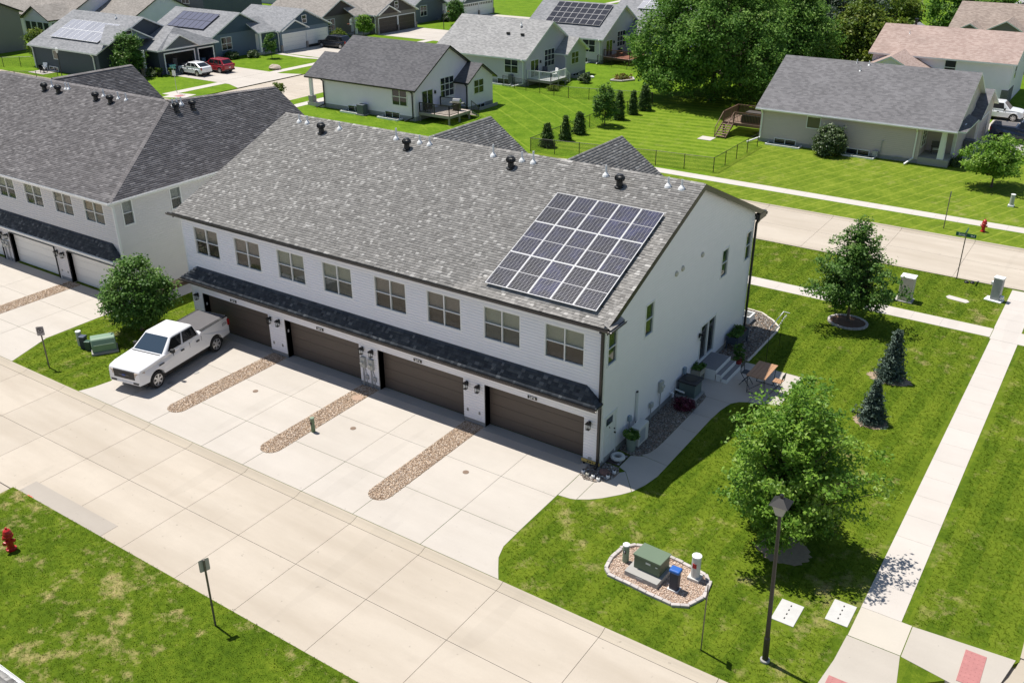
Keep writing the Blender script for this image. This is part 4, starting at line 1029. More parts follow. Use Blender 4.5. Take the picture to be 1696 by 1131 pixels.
def small_gable(parent, face, pos, c, hw, ze, pitch, depth, back, wmat, rmat, trim):
    """decorative front gable: triangular wall + little roof running back"""
    w = MB(); r = MB(); f = face_map(face, pos); zr = ze+pitch*hw
    w.extr([f(c-hw,ze,-.3), f(c+hw,ze,-.3), f(c,zr,-.3)], Vector(f(c,zr,depth))-Vector(f(c,zr,-.3)))
    for s in (-1,1):
        r.slope([f(c+s*(hw+.3),ze-pitch*.3+.12,depth+.3), f(c,zr+.12,depth+.3), f(c,zr+.12,-back), f(c+s*(hw+.3),ze-pitch*.3+.12,-back*.25)], .14, Vector(f(0,0,1))-Vector(f(0,0,0)))
    w.build('gable_wall', wmat, parent); return r.build('gable_roof', [rmat, trim], parent)
def railing(parent, pts, mat, h=.95, z=0., infill=True, name='railing', glass=None):
    for (a, b) in zip(pts, pts[1:]):
        a, b = Vector(a), Vector(b); m = MB(); d = b-a; n = max(1, int(d.length/1.4))
        for k in range(n+1): p = a+d*(k/n); m.box(p.x-.04,p.x+.04,p.y-.04,p.y+.04,z+p.z,z+p.z+h)
        up = Vector((0,0,z+h)); m.tube(a+up, b+up, .045, .045, 4); m.tube(a+up-Vector((0,0,h-.12)), b+up-Vector((0,0,h-.12)), .03, .03, 4)
        if infill:
            q = max(2, int(d.length/.14))
            for k in range(q): p = a+d*((k+.5)/q); m.box(p.x-.014,p.x+.014,p.y-.014,p.y+.014,z+p.z+.1,z+p.z+h)
        m.build(name, mat, parent)
def deck(label, x0, x1, y0, y1, z, mdeck, mrail, rails, stairs=None, mpost=None, infill=True):
    d = thing('deck', label, 'deck', ((x0+x1)/2, (y0+y1)/2, 0))
    n = int((y1-y0)/.15)
    for k in range(n): MB().box(x0, x1, y0+k*(y1-y0)/n, y0+(k+.93)*(y1-y0)/n, z-.04, z).build('plank', mdeck, d)
    m = MB(); m.box(x0,x1,y0,y0+.05,z-.26,z-.045); m.box(x0,x1,y1-.05,y1,z-.26,z-.045); m.box(x1-.05,x1,y0+.05,y1-.05,z-.26,z-.045); m.box(x0,x0+.05,y0+.05,y1-.05,z-.26,z-.045); m.build('rim_beam', mpost or mdeck, d)
    for px, py in ((x0+.1,y0+.1),(x1-.12,y0+.1),(x1-.12,y1-.12),(x1-.12,(y0+y1)/2),(x0+.1,y1-.12)): MB().box(px-.07,px+.07,py-.07,py+.07,-.05,z-.27).build('post', mpost or mdeck, d)
    for rr in rails: railing(d, rr, mrail, .95, z, infill)
    if stairs:
        (sx, sy), (dx, dy), wd, n = stairs
        side = Vector((-dy, dx, 0)); dv_ = Vector((dx, dy, 0))
        for k in range(n):
            p = Vector((sx, sy, 0))+dv_*(k*.28); zz = z-(k+1)*z/(n+1)
            q = [p-side*wd/2, p+side*wd/2, p+side*wd/2+dv_*.3, p-side*wd/2+dv_*.3]
            MB().prism([(v.x,v.y) for v in q], zz-.045, zz).build('step', mdeck, d)
        for s in (-1,1):
            a = Vector((sx,sy,z))+side*s*wd/2; b = a+dv_*(n*.28+.1); b.z = .12
            m = MB(); m.extr([a-Vector((0,0,.02)), b, b-Vector((0,0,.12)), a-Vector((0,0,.3))], side*.05*s); m.build('stringer', mpost or mdeck, d)
            m = MB(); m.tube(a+Vector((0,0,.93)), b+Vector((0,0,.85)), .04, .04, 4); m.tube(b-Vector((0,0,.1)), b+Vector((0,0,.85)), .035, .035, 4); m.tube(a, a+Vector((0,0,.93)), .035,.035,4)
            for t in np.linspace(.15,.85,5):
                p = a.lerp(b, t); m.tube(p, p+Vector((0,0,.9)), .014, .014, 4)
            m.build('stair_rail', mrail, d)
    return d
S_white = far_siding('far_white_siding', (.87,.80,.88)); S_grey = far_siding('far_grey_siding', (.40,.43,.47)); S_lgrey = far_siding('far_light_grey_siding', (.58,.555,.61))
S_beige = far_siding('far_greige_siding', (.56,.475,.455), .16); S_navy = far_siding('far_navy_siding', (.045,.058,.078)); S_blue = far_siding('far_blue_siding', (.13,.18,.235))
S_deep = far_siding('far_deep_blue', (.035,.07,.105)); S_taupe = far_siding('far_taupe_siding', (.19,.175,.15)); S_brown = far_siding('far_brown_siding', (.055,.042,.038)); S_char = far_siding('far_charcoal_siding', (.10,.115,.13)); S_slate = far_siding('far_slate_siding', (.12,.145,.165))
FR_ink = far_shingle('roof_ink', (.055,.055,.062), (.17,.165,.17)); FR_grey = far_shingle('roof_light_grey', (.17,.17,.17), (.46,.45,.44)); FR_mid = far_shingle('roof_mid_grey', (.14,.145,.155), (.36,.36,.37))
FR_pewter = far_shingle('roof_pewter', (.088,.085,.090), (.24,.233,.24)); FR_tan = far_shingle('roof_tan', (.15,.135,.12), (.38,.35,.32)); FR_pink = far_shingle('roof_pink', (.25,.17,.145), (.50,.40,.355)); FR_brown = far_shingle('roof_brown', (.16,.12,.10), (.42,.35,.30))
M_bwhite = M('far_white_trim', (.80,.80,.80), .5, .04)
def solid(parent, name, mat, *boxes):
    m = MB()
    for b in boxes: m.box(*b)
    return m.build(name, mat, parent)
def patio_set(parent_label, x, y, z): pass

def ranch_rear(label, x1, y0, siding, roofm, trim, ext=12.2, depth=10.9, z0f=True):
    """rear of the ranch type: big gable to the east, a bump-out with its own gable on the right"""
    x0 = x1-ext; y1 = y0+depth
    h = thing('house', label, 'house', ((x0+x1)/2, (y0+y1)/2, 0))
    w, r = MB(), MB(); gable_vol(w, r, x0, x1, y0, y1, 3.16, .60, 'x', .45, .4)
    bx, by0, by1 = x1+1.6, y0+6.6, y0+depth+.1
    w.build('wall', siding, h); r.build('roof', [roofm, trim], h)
    w, r = MB(), MB(); gable_vol(w, r, x1-.02, bx, by0, by1, 2.98, .62, 'x', .4, .35, oend=(12,1))
    r = MB(); ym = (by0+by1)/2; hh = (by1-by0)/2; zr = 2.98+.62*hh+.17; ze = 2.98-.62*.4+.17
    for ye in (by0-.4, by1+.4): r.slope([(x1-(3.2 if ye < ym else .5),ye,ze),(bx+.35,ye,ze),(bx+.35,ym,zr),(x1-3.2,ym,zr)], .16, (1,0,0))
    w.build('bump_wall', siding, h); r.build('bump_roof', [roofm, trim], h)
    MB().box(x0+.01,x1+.012,y0-.012,y1,-.1,.42).build('foundation', MC_found, h); MB().box(x1+.02,bx+.012,by0-.012,by1+.012,-.1,.42).build('foundation', MC_found, h)
    far_window(h, '-y', y0, x1-2.9, x1-.95, 1.3, 3.05, 2, 2)
    sl_ = far_window(h, '+x', x1, y0+1.05, y0+2.85, .72, 2.75, 2, 1); sl_.name = 'sliding_door'
    far_window(h, '+x', x1, y0+4.05, y0+6.35, 1.55, 3.55, 3, 3)
    far_window(h, '+x', bx, by0+1.0, by0+2.75, 1.5, 2.95, 2, 2)
    for a in (x0+3.3, x1-3.9):                                  # egress windows in white wells
        far_window(h, '-y', y0-.012, a, a+1.9, -.02, .62, 2, 1, fw=.05)
        solid(h, 'window_well', M_bwhite, (a-.35,a+2.3,y0-.95,y0-.85,-.1,.16),(a-.35,a-.25,y0-.85,y0-.02,-.1,.16),(a+2.2,a+2.3,y0-.85,y0-.02,-.1,.16))
    solid(h, 'window_well', MC_grey, (bx+.75,bx+.85,by0+.9,by1-.3,-.1,.3),(bx+.02,bx+.75,by0+.9,by0+1.0,-.1,.3))
    far_window(h, '+x', bx+.012, by0+1.4, by0+2.9, -.0, .4, 2, 1, fw=.04)
    for y in (y0+3.15,): MB().box(x1+.0,x1+.16,y-.07,y+.07,2.2,2.5).build('wall_lantern', M_black, h)
    return h, x0, bx, by0, by1
# --- white ranch with inky roof
hI, x0, bx, by0, by1 = ranch_rear('white ranch house with inky dark roof and black-railed deck behind the townhouses', -44.75, 43.45, S_white, FR_ink, M_blackf)
gutter(hI, (x0-.4,43.0,3.05), (-44.35,43.0,3.05), (0,-1,0), M_blackf, M_blackf)
downspout(hI, [(-45.0,42.95,3.0),(-45.0,43.35,2.7),(-45.0,43.35,.3),(-45.5,42.6,.08)], M_blackf, .11); downspout(hI, [(-56.9,42.95,3.0),(-56.9,43.35,2.7),(-56.9,43.35,.35),(-57.3,42.5,.08)], M_blackf, .11)
downspout(hI, [(bx-.1,by0-.4,2.75),(bx-.1,by0-.08,2.5),(bx-.1,by0-.08,.1)], M_blackf, .11)
ac = solid(hI, 'air_conditioner', M('slate_unit', (.10,.12,.14), .5), (-51.6,-50.75,42.45,43.2,.12,1.05)); solid(ac, 'unit_pad', MC_grey, (-51.7,-50.65,42.35,43.3,-.02,.11))
# porch at its street end
MB().extr([(x0-2.6,43.0,2.86),(x0-2.6,47.5,2.86),(x0-2.6,47.5,5.6)], (2.3,0,0)) 
r = MB(); r.slope([(x0-2.3,43.0,3.05),(x0-.42,43.0,3.05),(x0-.42,46.4,5.1),(x0-2.3,46.4,5.1)], .16, (1,0,0)); r.build('porch_roof', [FR_ink, M_blackf], hI)
for y in (43.35,): 
    MB().box(x0-2.0,x0-1.7,y,y+.3,1.0,2.95).build('porch_post', M_bwhite, hI); MB().box(x0-2.15,x0-1.55,y-.12,y+.45,-.1,1.0).build('porch_pier', MC_grey, hI)
MB().box(x0-2.3,x0-.01,43.2,47,-.1,.35).build('porch_floor', MC_walk, hI)
M_bdeck = M('bleached_deck', (.42,.36,.31), .8, .15, 5); M_tpost = M('taupe_post', (.30,.275,.24), .8)
deck('bleached raised deck with black railing behind the white ranch house', -44.70, -40.9, 43.9, 47.4, .85, M_bdeck, M_black, [[(-44.6,43.95,0),(-40.95,43.95,0),(-40.95,45.4,0)],[(-42.6,47.3,0),(-44.6,47.3,0)]], ((-41.6,47.4),(0,1),1.6,4), M_tpost)
def grill(label, x, y, z, rzz=0, mat=None):
    g = thing('barbecue_grill', label, 'grill', (x,y,z), rzz)
    MB().box(-.35,.35,-.25,.25,.08,.75).build('cabinet', mat or M_black, g, local=True)
    MB().extr([(-.38,-.3,.76),(-.38,.3,.76),(-.38,.3,.95),(-.38,.12,1.15),(-.38,-.18,1.15),(-.38,-.3,.95)], (.76,0,0)).build('hood', M_steel, g, local=True, bevel=.02)
    for s in (-1,1): MB().box(s*.40,s*.72,-.22,.22,.74,.78).build('side_shelf', M_steel, g, local=True)
    for i in (-.3,.3):
        for j in (-.2,.2): MB().tube((i,j-.03,.06),(i,j+.03,.06),.06,.06,8).build('caster', M_black, g, local=True)
    return g
grill('steel barbecue grill standing on the black-railed deck', -42.0, 46.6, .85, .3)
def lounge_chair(label, x, y, z, rzz, mat, mcush=None):
    c = thing('patio_chair', label, 'chair', (x,y,z), rzz, 'patio chairs on decks and porches')
    MB().box(-.3,.3,-.3,.3,.30,.36).build('seat', mat, c, local=True); MB().extr([(-.3,.26,.36),(.3,.26,.36),(.3,.42,.95),(-.3,.42,.95)], (0,.05,0)).build('backrest', mat, c, local=True)
    for i in (-1,1):
        MB().box(i*.3-.03,i*.3+.03,-.3,.32,.55,.59).build('armrest', mat, c, local=True)
        for j in (-.27,.27): MB().box(i*.27-.025,i*.27+.025,j-.025,j+.025,0,.55).build('leg', mat, c, local=True)
    if mcush: MB().box(-.25,.25,-.26,.22,.365,.46).build('cushion', mcush, c, local=True, bevel=.03)
    return c
lounge_chair('black patio chair at the rail of the black-railed deck', -43.9, 44.5, .85, 2.6, M_black)
# --- light grey ranch with white deck
hJ, x0, bx, by0, by1 = ranch_rear('light grey ranch house with pale roof and a white-railed deck', -45.3, 64.1, S_lgrey, FR_grey, M_bwhite, 12.5, 11.0)
downspout(hJ, [(-45.55,63.6,3.0),(-45.55,64.0,2.7),(-45.55,64.0,.3),(-46.4,62.9,.08)], M_bwhite, .12); downspout(hJ, [(bx-.1,by0-.4,2.75),(bx-.1,by0-.08,2.5),(bx-.1,by0-.08,.1)], M_bwhite, .12)
for x in (-49.6,-47.6): MB().box(x-.2,x+.2,66.9,67.15,5.12,5.35).build('roof_vent', M_black, hJ)
vent_pipe(hJ, -48.6, 68.3, 6.1, .3)
r = MB(); w = MB(); gable_vol(w, r, -59.5, -57.85, 66, 71, 3.0, .5, 'x', .4, .3); r.build('front_roof', [FR_grey, M_bwhite], hJ); w.build('front_wall', S_lgrey, hJ)
deck('grey deck with white railing behind the light grey ranch house', -45.25, -42.0, 64.4, 67.9, .85, M('grey_deck', (.36,.36,.36), .8), M_bwhite, [[(-45.2,64.45,0),(-42.05,64.45,0),(-42.05,67.8,0)]], ((-42.9,67.9),(0,1),1.2,4), M_tpost)
lounge_chair('dark patio chair on the white-railed deck near the door', -44.6, 67.2, .85, .5, M('charcoal_chair', (.06,.065,.08), .6)); lounge_chair('white patio chair on the white-railed deck near the steps', -43.3, 67.1, .85, -.5, M_bwhite)
ac = solid(hJ, 'utility_box', M('slate_unit', (.10,.12,.14), .5), (-47.4,-46.9,63.7,64.05,.2,1.2))
# --- grey ranch with the dark solar panels
hK, x0, bx, by0, by1 = ranch_rear('grey ranch house with black rooftop solar panels and brown deck', -45.2, 82.0, S_lgrey, FR_mid, M_bwhite, 12.0, 11.3)
downspout(hK, [(-45.45,81.5,3.0),(-45.45,81.9,2.7),(-45.45,81.9,.3),(-45.5,81.2,.08)], M_bwhite, .12); downspout(hK, [(bx-.1,by0-.4,2.75),(bx-.1,by0-.08,2.5),(bx-.1,by0-.08,.1)], M_bwhite, .12)
M_pbrown = M('brown_deck', (.11,.05,.035), .7, .2, 5); M_cedar = M('cedar_deck', (.30,.12,.075), .75, .2, 5)
deck('dark brown deck with solid dark railing behind the grey ranch with solar panels', -45.15, -41.3, 82.4, 87.2, .8, M_cedar, M_pbrown, [[(-45.1,82.45,0),(-41.35,82.45,0),(-41.35,85.2,0)]], ((-42.3,87.2),(0,1),1.4,4), M_pbrown)
lounge_chair('patio chair with orange cushion on the dark brown deck', -43.6, 84.2, .8, .8, M_black, M('orange_cushion', (.55,.24,.12), .8)); lounge_chair('patio chair with tan cushion on the dark brown deck', -42.6, 85.4, .8, -.8, M_black, M('tan_cushion', (.45,.3,.22), .8))
def far_array(label, O, u, s, nx, ny, w, h, cell, frame, lines=True):
    O, u, s = Vector(O), Vector(u).normalized(), Vector(s).normalized(); n = u.cross(s)
    a = thing('solar_array', label, 'solar panels', O)
    fr = MB(); t = .025
    for b in ((0,w,0,t),(0,w,h-t,h),(0,t,t,h-t),(w-t,w,t,h-t)): fr.box(b[0],b[1],b[2],b[3],0,.04)
    p = fr.build('solar_panel', frame, a, local=True); MB().box(t,w-t,t,h-t,.008,.03).build('glass_face', cell, p, local=True)
    rot = Matrix((u,s,n)).transposed().to_4x4()
    for i in range(nx):
        for j in range(ny):
            o = p if i+j == 0 else dup(p, parent=a); m = rot.copy(); m.translation = u*(i*(w+.02))+s*(j*(h+.02))+n*.14; o.matrix_basis = m
    return a
M_blk = pane_mat('black_solar_glass', (.022,.022,.028), .12); M_paleg = M('pale_solar_glass', (.33,.33,.36), .25, .12, 1.2, rnd=.08)
sK = Vector((0,5.65+.45,3.39+.27)).normalized()
far_array('black solar panels in four rows on the grey ranch roof', (-54.8, 83.6, 3.3+.6*1.6+.05), (1,0,0), sK, 8, 4, 1.02, 1.05, M_blk, M('grey_frame', (.26,.26,.28), .4))
# --- roof with pale panels far behind
hL = thing('house', 'far grey house with pale solar panels on its roof behind the big tree', 'house', (-44,106,0))
w, r = MB(), MB(); gable_vol(w, r, -54.5, -36, 101, 113, 3.1, .45, 'x'); w.build('wall', S_lgrey, hL); r.build('roof', [FR_mid, M_bwhite], hL)
far_array('pale solar panels on the far grey roof beside the big tree', (-51.0,103.2,3.1+.45*2.2+.2), (1,0,0), (0,1,.45), 7, 2, 1.05, 1.75, M_paleg, M_bwhite)
far_window(hL, '-y', 101, -40, -38.5, 1.2, 2.6, 2, 2)

# --- greige ranch on the right
hM = thing('house', 'greige ranch house with pewter roof, corner porch and brown deck on the right', 'house', (-6,60,0))
w, r = MB(), MB()
MX0, MX1, MY0, MY1 = -13.75, .0, 54.5, 66.9
# main body is notched for the corner porch
w.box(MX0,MX1,MY0,MY1,-.1,3.2); w.box(MX1,2.35,57.2,MY1,-.1,3.2)
ym = 60.7; zr = 6.55
w.extr([(MX0,MY0,3.2),(MX0,MY1,3.2),(MX0,ym,zr)], (16.1,0,0)); w.build('wall', S_beige, hM)
for ye in (MY0-.5, MY1+.5): r.slope([(MX0-.4,ye,3.12),(2.75,ye,3.12),(2.75,ym,6.72),(MX0-.4,ym,6.72)], .16, (1,0,0))
r.build('roof', [FR_pewter, M_bwhite], hM)
# front wing with garage (to the east) and the little gable between
w = MB(); w.box(2.36,3.0,61.6,69.8,-.1,2.7); w.box(-4,2.36,66.95,69.8,-.1,2.7); w.extr([(2.4,61.6,2.7),(2.4,69.8,2.7),(2.4,65.7,4.4)], (.6,0,0)); w.build('garage_wall', S_beige, hM)
r = MB()
for ye in (61.2,70.2): r.slope([(1.2,ye,2.68),(3.35,ye,2.68),(3.35,65.7,4.6),(-2.0,65.7,4.6)], .15, (1,0,0))
r.build('garage_roof', [FR_pewter, M_bwhite], hM)
garage_door(hM, '+x', 3.0, 62.6, 67.6, .02, 2.2, M_wd, M_bwhite, -.05)
r = MB(); r.slope([(2.2,54.0,3.12),(3.3,54.6,3.0),(3.3,60.2,3.0),(2.2,60.2,3.4)], .12, (0,1,0)); r.build('porch_eave', [FR_pewter, M_bwhite], hM)
w = MB(); w.extr([(2.36,58.0,3.2),(2.36,63.4,3.2),(2.36,60.7,6.2)], (.06,0,0)); w.build('gable_panel', S_beige, hM)
MB().box(.02,2.4,54.4,57.15,-.1,.55).build('porch_floor', MC_grey, hM)
MB().extr([(1.45,54.55,.55),(1.95,54.55,.55),(1.86,54.6,3.05),(1.54,54.6,3.05)], (0,.42,0)).build('porch_column', M_bwhite, hM); MB().box(2.1,2.35,56.8,57.1,.55,3.05).build('porch_column', M_bwhite, hM)
far_window(hM, '+x', .0, 54.9, 56.6, 1.2, 2.75, 2, 3)
far_window(hM, '-y', MY0, -9.6, -8.35, 1.72, 2.78, 1, 1, pane=pane_mat('pane_tan', (.12,.11,.09)))
MB().box(MX0+.0,MX1+.01,MY0-.012,MY0+.3,-.1,.30).build('foundation', MC_found, hM)
for a in (-12.3,-5.9):
    far_window(hM, '-y', MY0-.012, a, a+2.0, -.02, .5, 2, 1, fw=.05)
    solid(hM, 'window_well', M_bwhite, (a-.5,a+2.6,MY0-.95,MY0-.85,-.1,.12),(a-.5,a-.4,MY0-.85,MY0-.03,-.1,.12),(a+2.5,a+2.6,MY0-.85,MY0-.03,-.1,.12))
gutter(hM, (MX0-.4,MY0-.5,3.02), (2.75,MY0-.5,3.02), (0,-1,0), M_bwhite)
downspout(hM, [(-.35,MY0-.55,2.95),(-.35,MY0-.09,2.6),(-.35,MY0-.09,.4),(-.75,MY0-1.2,.08)], M_bwhite, .13); downspout(hM, [(-13.6,MY0-.55,2.95),(-13.6,MY0-.09,2.6),(-13.6,MY0-.09,.4),(-14.4,MY0-1.2,.08)], M_bwhite, .13)
vent_pipe(hM, -7.0, 59.6, 6.05, .4); vent_pipe(hM, -7.6, 60.5, 6.5, .4); vent_pipe(hM, -6.5, 60.4, 6.5, .4)
m = solid(hM, 'gas_meter', M_grey, (-3.6,-3.15,MY0-.35,MY0-.05,.15,.6)); MB().path([(-3.0,MY0-.1,.3),(-3.0,MY0-.1,1.5),(-2.85,MY0-.1,1.5)], .03).build('pipe', M_grey, m); MB().path([(-2.2,MY0-.15,.2),(-1.7,MY0-.15,.35),(-1.2,MY0-.15,.35)], .035).build('pipe', M_grey, m)
solid(hM, 'stone_wall', M('dark_stone', (.14,.14,.15), .9, .5, 5, bump=.8), (2.42,3.2,60.6,61.5,-.1,1.0))
struct(MB().prism([(2.4,57.2),(4.2,57.2),(4.6,61.5),(11,61.6),(11,69.6),(3.05,69.6),(3.05,60)],-.06,.003).build('driveway', MC_grey))
lounge_chair('cushioned wicker porch chair by the greige corner porch', .95, 56.3, .55, .3, M('wicker', (.10,.09,.08), .8), M('white_cushion', (.62,.6,.57), .8))
deck('weathered brown raised deck with stairs at the left end of the greige house', -17.6, -13.8, 55.3, 58.8, 1.15, M('weathered_deck', (.24,.16,.115), .8, .2, 5), M('brown_rail', (.15,.085,.055), .75, .2, 5), [[(-16.6,55.35,0),(-13.85,55.35,0)],[(-13.9,58.75,0),(-17.55,58.75,0),(-17.55,55.4,0)]], ((-17.1,55.3),(0,-1),1.0,6), M('brown_rail', (.15,.085,.055)))
tb_ = thing('patio_table', 'dark patio table on the weathered brown deck', 'table', (-15.3,57.4,1.15)); MB().box(-.8,.8,-.5,.5,.68,.73).build('tabletop', M('table_dark', (.07,.06,.055), .6), tb_, local=True)
for i in (-.7,.7):
    for j in (-.42,.42): MB().box(i-.03,i+.03,j-.03,j+.03,0,.68).build('leg', M_black, tb_, local=True)
sofa = thing('patio_sofa', 'black patio sofa on the weathered brown deck at the rail', 'sofa', (-15.0,55.95,1.15))
MB().box(-.9,.9,-.4,.3,.05,.42).build('seat', M_black, sofa, local=True, bevel=.03); MB().box(-.9,.9,-.5,-.41,.05,.8).build('backrest', M_black, sofa, local=True, bevel=.03)
for i in (-1,1): MB().box(i*.92-.06,i*.92+.06,-.4,.3,.05,.6).build('armrest', M_black, sofa, local=True)
struct(MB().box(-18.7,-17.4,52.1,53.4,-.05,.03).build('landing_pad', MC_walk))

# --- pink roof house
hN = thing('house', 'white house with pinkish brown roof behind the greige house', 'house', (-4,88,0))
w, r = MB(), MB(); gable_vol(w, r, -11.6, 2.5, 82.6, 93.2, 4.35, .42, 'x', .5, .4); w.build('wall', S_white, hN); r.build('roof', [FR_pink, M_bwhite], hN)
w, r = MB(), MB(); gable_vol(w, r, -11.4, -5.6, 77.6, 82.7, 3.2, .5, 'y', .5, .4, oend=(1,0))
r = MB(); zr_ = 3.2+.5*2.9+.17
for xe in (-11.9,-5.1): r.slope([(xe,77.2,3.12),(xe,82.5,3.12),(-8.5,86.5,zr_),(-8.5,77.2,zr_)], .16, (0,1,0))
w.build('wing_wall', S_white, hN); r.build('wing_roof', [FR_pink, M_bwhite], hN)
far_window(hN, '-y', 82.6, -4.1, -2.9, 2.6, 4.15, 1, 2); far_window(hN, '+x', 2.5, 84.5, 85.8, 2.4, 3.8, 1, 2)
solid(hN, 'stone_base', M('dark_stone', (.14,.14,.15)), (1.9,2.56,82.52,86,-.1,1.6))
vent_pipe(hN, -8.9, 86.2, 5.95, .35); MB().lathe([(.14,0),(.14,.7),(.2,.72),(.2,.85)], (-8.9,88.6,6.5), 10).build('flue', M_black, hN)
struct(MB().box(2.6,40,70.5,79.5,-.06,.003).build('driveway', MC_drive))
# brown roof and grey roof beyond
hO = thing('house', 'house with brown hipped roof behind the pinkish roof at top right', 'house', (0,112,0))
w, r = MB(), MB(); gable_vol(w, r, -8, 14, 104, 119, 4.0, .40, 'x'); w.build('wall', S_taupe, hO); r.build('roof', [FR_brown, M_bwhite], hO)
for c_, hw_ in ((-5.6,2.4),(-1.6,3.4)): small_gable(hO, '-y', 104, c_, hw_, 4.0, .55, .5, 4.5, S_taupe, FR_brown, M_bwhite)
hP = thing('house', 'grey house with pale roof at the top right corner', 'house', (6,142,0))
w, r = MB(), MB(); gable_vol(w, r, -5, 20, 132, 150, 4.6, .42, 'y'); w.build('wall', S_char, hP); r.build('roof', [FR_grey, M_bwhite], hP)
# shed
sh = thing('shed', 'small grey gabled garden shed between the trees at top right', 'shed', (-14,116,0))
w, r = MB(), MB(); gable_vol(w, r, -16.3, -12.6, 114, 118, 2.3, .5, 'y', .25, .2); w.build('wall', S_lgrey, sh); r.build('roof', [FR_mid, M_bwhite], sh)

# --- houses across the west street
def front_house(label, y0, siding, gable, roofm, trim, gdoor, main_y, main_x0, ridge_h, glass_row=False, open2=0.):
    """street front: two-door garage wing with a gable facing east and a main body behind it"""
    xg = -87.0; y1 = y0+9.6
    h = thing('house', label, 'house', (-93, y0+4, 0))
    w, r = MB(), MB(); gable_vol(w, r, -97, xg, y0, y1, 2.85, .47, 'x', .4, .4); w.build('wall', siding, h); r.build('roof', [roofm, trim], h)
    MB().extr([(xg+.01,y0+.4,2.93),(xg+.01,y1-.4,2.93),(xg+.01,(y0+y1)/2,4.98)], (.05,0,0)).build('gable_panel', gable, h)
    small_gable(h, '+x', xg+.08, y0+2.6, 2.3, 2.87, .47, .25, 3.0, gable, roofm, trim)
    for a, b in ((y0+.45,y0+4.85),(y0+5.15,y1-.4)):
        g = garage_door(h, '+x', xg, a, b, .02 if a < y0+4 or not open2 else open2, 2.25, gdoor, trim, .01, glass_row=glass_row, d1=.09)
        if a > y0+4 and open2: MB().box(xg+.005,xg+.02,a,b,.0,open2).build('door_gap', M_dark, g)
    far_window(h, '+x', xg+.06, (y0+y1)/2-.45, (y0+y1)/2+.45, 3.35, 4.45, 1, 2)
    for y in (y0+.12,y0+5.0,y1-.12): MB().box(xg,xg+.2,y-.15,y+.15,-.1,.9).build('stone_pier', M('pier_stone', (.30,.26,.23), .9, .35, 6), h)
    my0, my1 = main_y
    w, r = MB(), MB(); gable_vol(w, r, -102, main_x0, my0, my1, 3.0, .5, 'x', .45, .4); w.build('main_wall', siding, h); r.build('main_roof', [roofm, trim], h)
    MB().extr([(main_x0+.01,my0+.2,3.1),(main_x0+.01,my1-.2,3.1),(main_x0+.01,(my0+my1)/2,3.0+.5*(my1-my0)/2-.05)], (.06,0,0)).build('gable_panel', gable, h)
    far_window(h, '+x', main_x0, my0+1.3, my0+3.1, 1.0, 2.7, 2, 2)
    far_window(h, '+x', main_x0, my1-2.3, my1-1.3, .35, 2.5, 1, 1, pane=M_bwhite).name = 'front_door'
    MB().box(main_x0+1.6,main_x0+1.9,my1-3.2,my1-2.9,.3,3.0).build('porch_post', M_bwhite, h)
    r = MB(); r.slope([(main_x0+2.2,my1-3.7,2.95),(main_x0+2.2,y0-.2,2.95),(main_x0-1,y0-.2,4.6),(main_x0-1,my1-3.7,4.6)], .15, (0,1,0)); r.build('porch_roof', [roofm, trim], h)
    MB().box(main_x0,main_x0+2.0,my1-3.6,y0-.05,-.1,.3).build('porch_floor', MC_grey, h)
    downspout(h, [(xg-.2,y0-.42,2.75),(xg-.2,y0-.08,2.5),(xg-.2,y0-.08,.1)], trim, .12)
    return h
M_ddoor = M('dark_brown_garage', (.04,.028,.025), .5)
front_house('blue house with two white garage doors and deep blue gables across the street', 66.0, S_blue, S_deep, FR_mid, M_bwhite, M_wd, (56.6,66.2), -89.6, 5, open2=.35)
front_house('taupe house with two dark brown garage doors across the street', 86.1, S_taupe, S_brown, FR_tan, M_bwhite, M_ddoor, (77.5,86.4), -90.5, 5)
front_house('slate house with white windowed garage doors at the top', 108.1, S_slate, S_slate, FR_mid, M_bwhite, M_wd, (98.6,108.3), -89.5, 5, glass_row=True)
far_array('dark solar panels on the blue house roof', (-99.5,57.3,3.53), (1,0,0), (0,1,.5), 7, 2, 1.05, 1.75, M('violet_solar', (.13,.13,.17), .2, .1), M_black)
# navy house with pale solar panels and an open cluttered garage
hB = thing('house', 'navy house with pale rooftop solar panels and open garage doors', 'house', (-94,46,0))
xg = -86.5
w, r = MB(), MB(); gable_vol(w, r, -104.2, -90.6, 40.2, 54.0, 3.0, .47, 'x', .45, .4); w.build('wall', S_navy, hB); r.build('roof', [FR_mid, M_bwhite], hB)
w = MB(); 
for b in ((-90.6,xg,45.6,45.9,-.1,3.0),(-90.6,xg,54.0,54.3,-.1,3.0),(xg-.2,xg,45.9,46.5,-.1,3.0),(xg-.2,xg,50.9,51.6,-.1,3.0),(xg-.2,xg,53.9,54.0,-.1,3.0),(xg-.2,xg,46.5,50.9,2.35,3.0),(xg-.2,xg,51.6,53.9,2.35,3.0)): w.box(*b)
w.build('garage_wall', S_navy, hB)
solid(hB, 'garage_floor', MC_grey, (-90.55,xg-.2,45.92,53.98,-.1,.01)); solid(hB, 'garage_back', M('garage_inside', (.12,.11,.10), .9), (-90.5,-90.4,45.92,53.98,.02,2.9))
r = MB()
for ye in (45.2,54.7): r.slope([(-93.0,ye,2.95),(xg+.4,ye,2.95),(xg-.9-1.0,49.95,5.1),(-96.0,49.95,5.1)], .16, (1,0,0))
r.slope([(xg+.4,45.2,2.95),(xg+.4,54.7,2.95),(xg-1.9,49.95,5.1)], .16, (0,1,0)); r.build('garage_roof', [FR_mid, M_bwhite], hB)
small_gable(hB, '+x', xg+.05, 48.7, 2.5, 3.0, .55, .25, 2.6, S_char, FR_mid, M_bwhite)
small_gable(hB, '+x', -89.5, 43.9, 2.9, 4.1, .5, .4, 4.0, S_blue, FR_mid, M_bwhite)
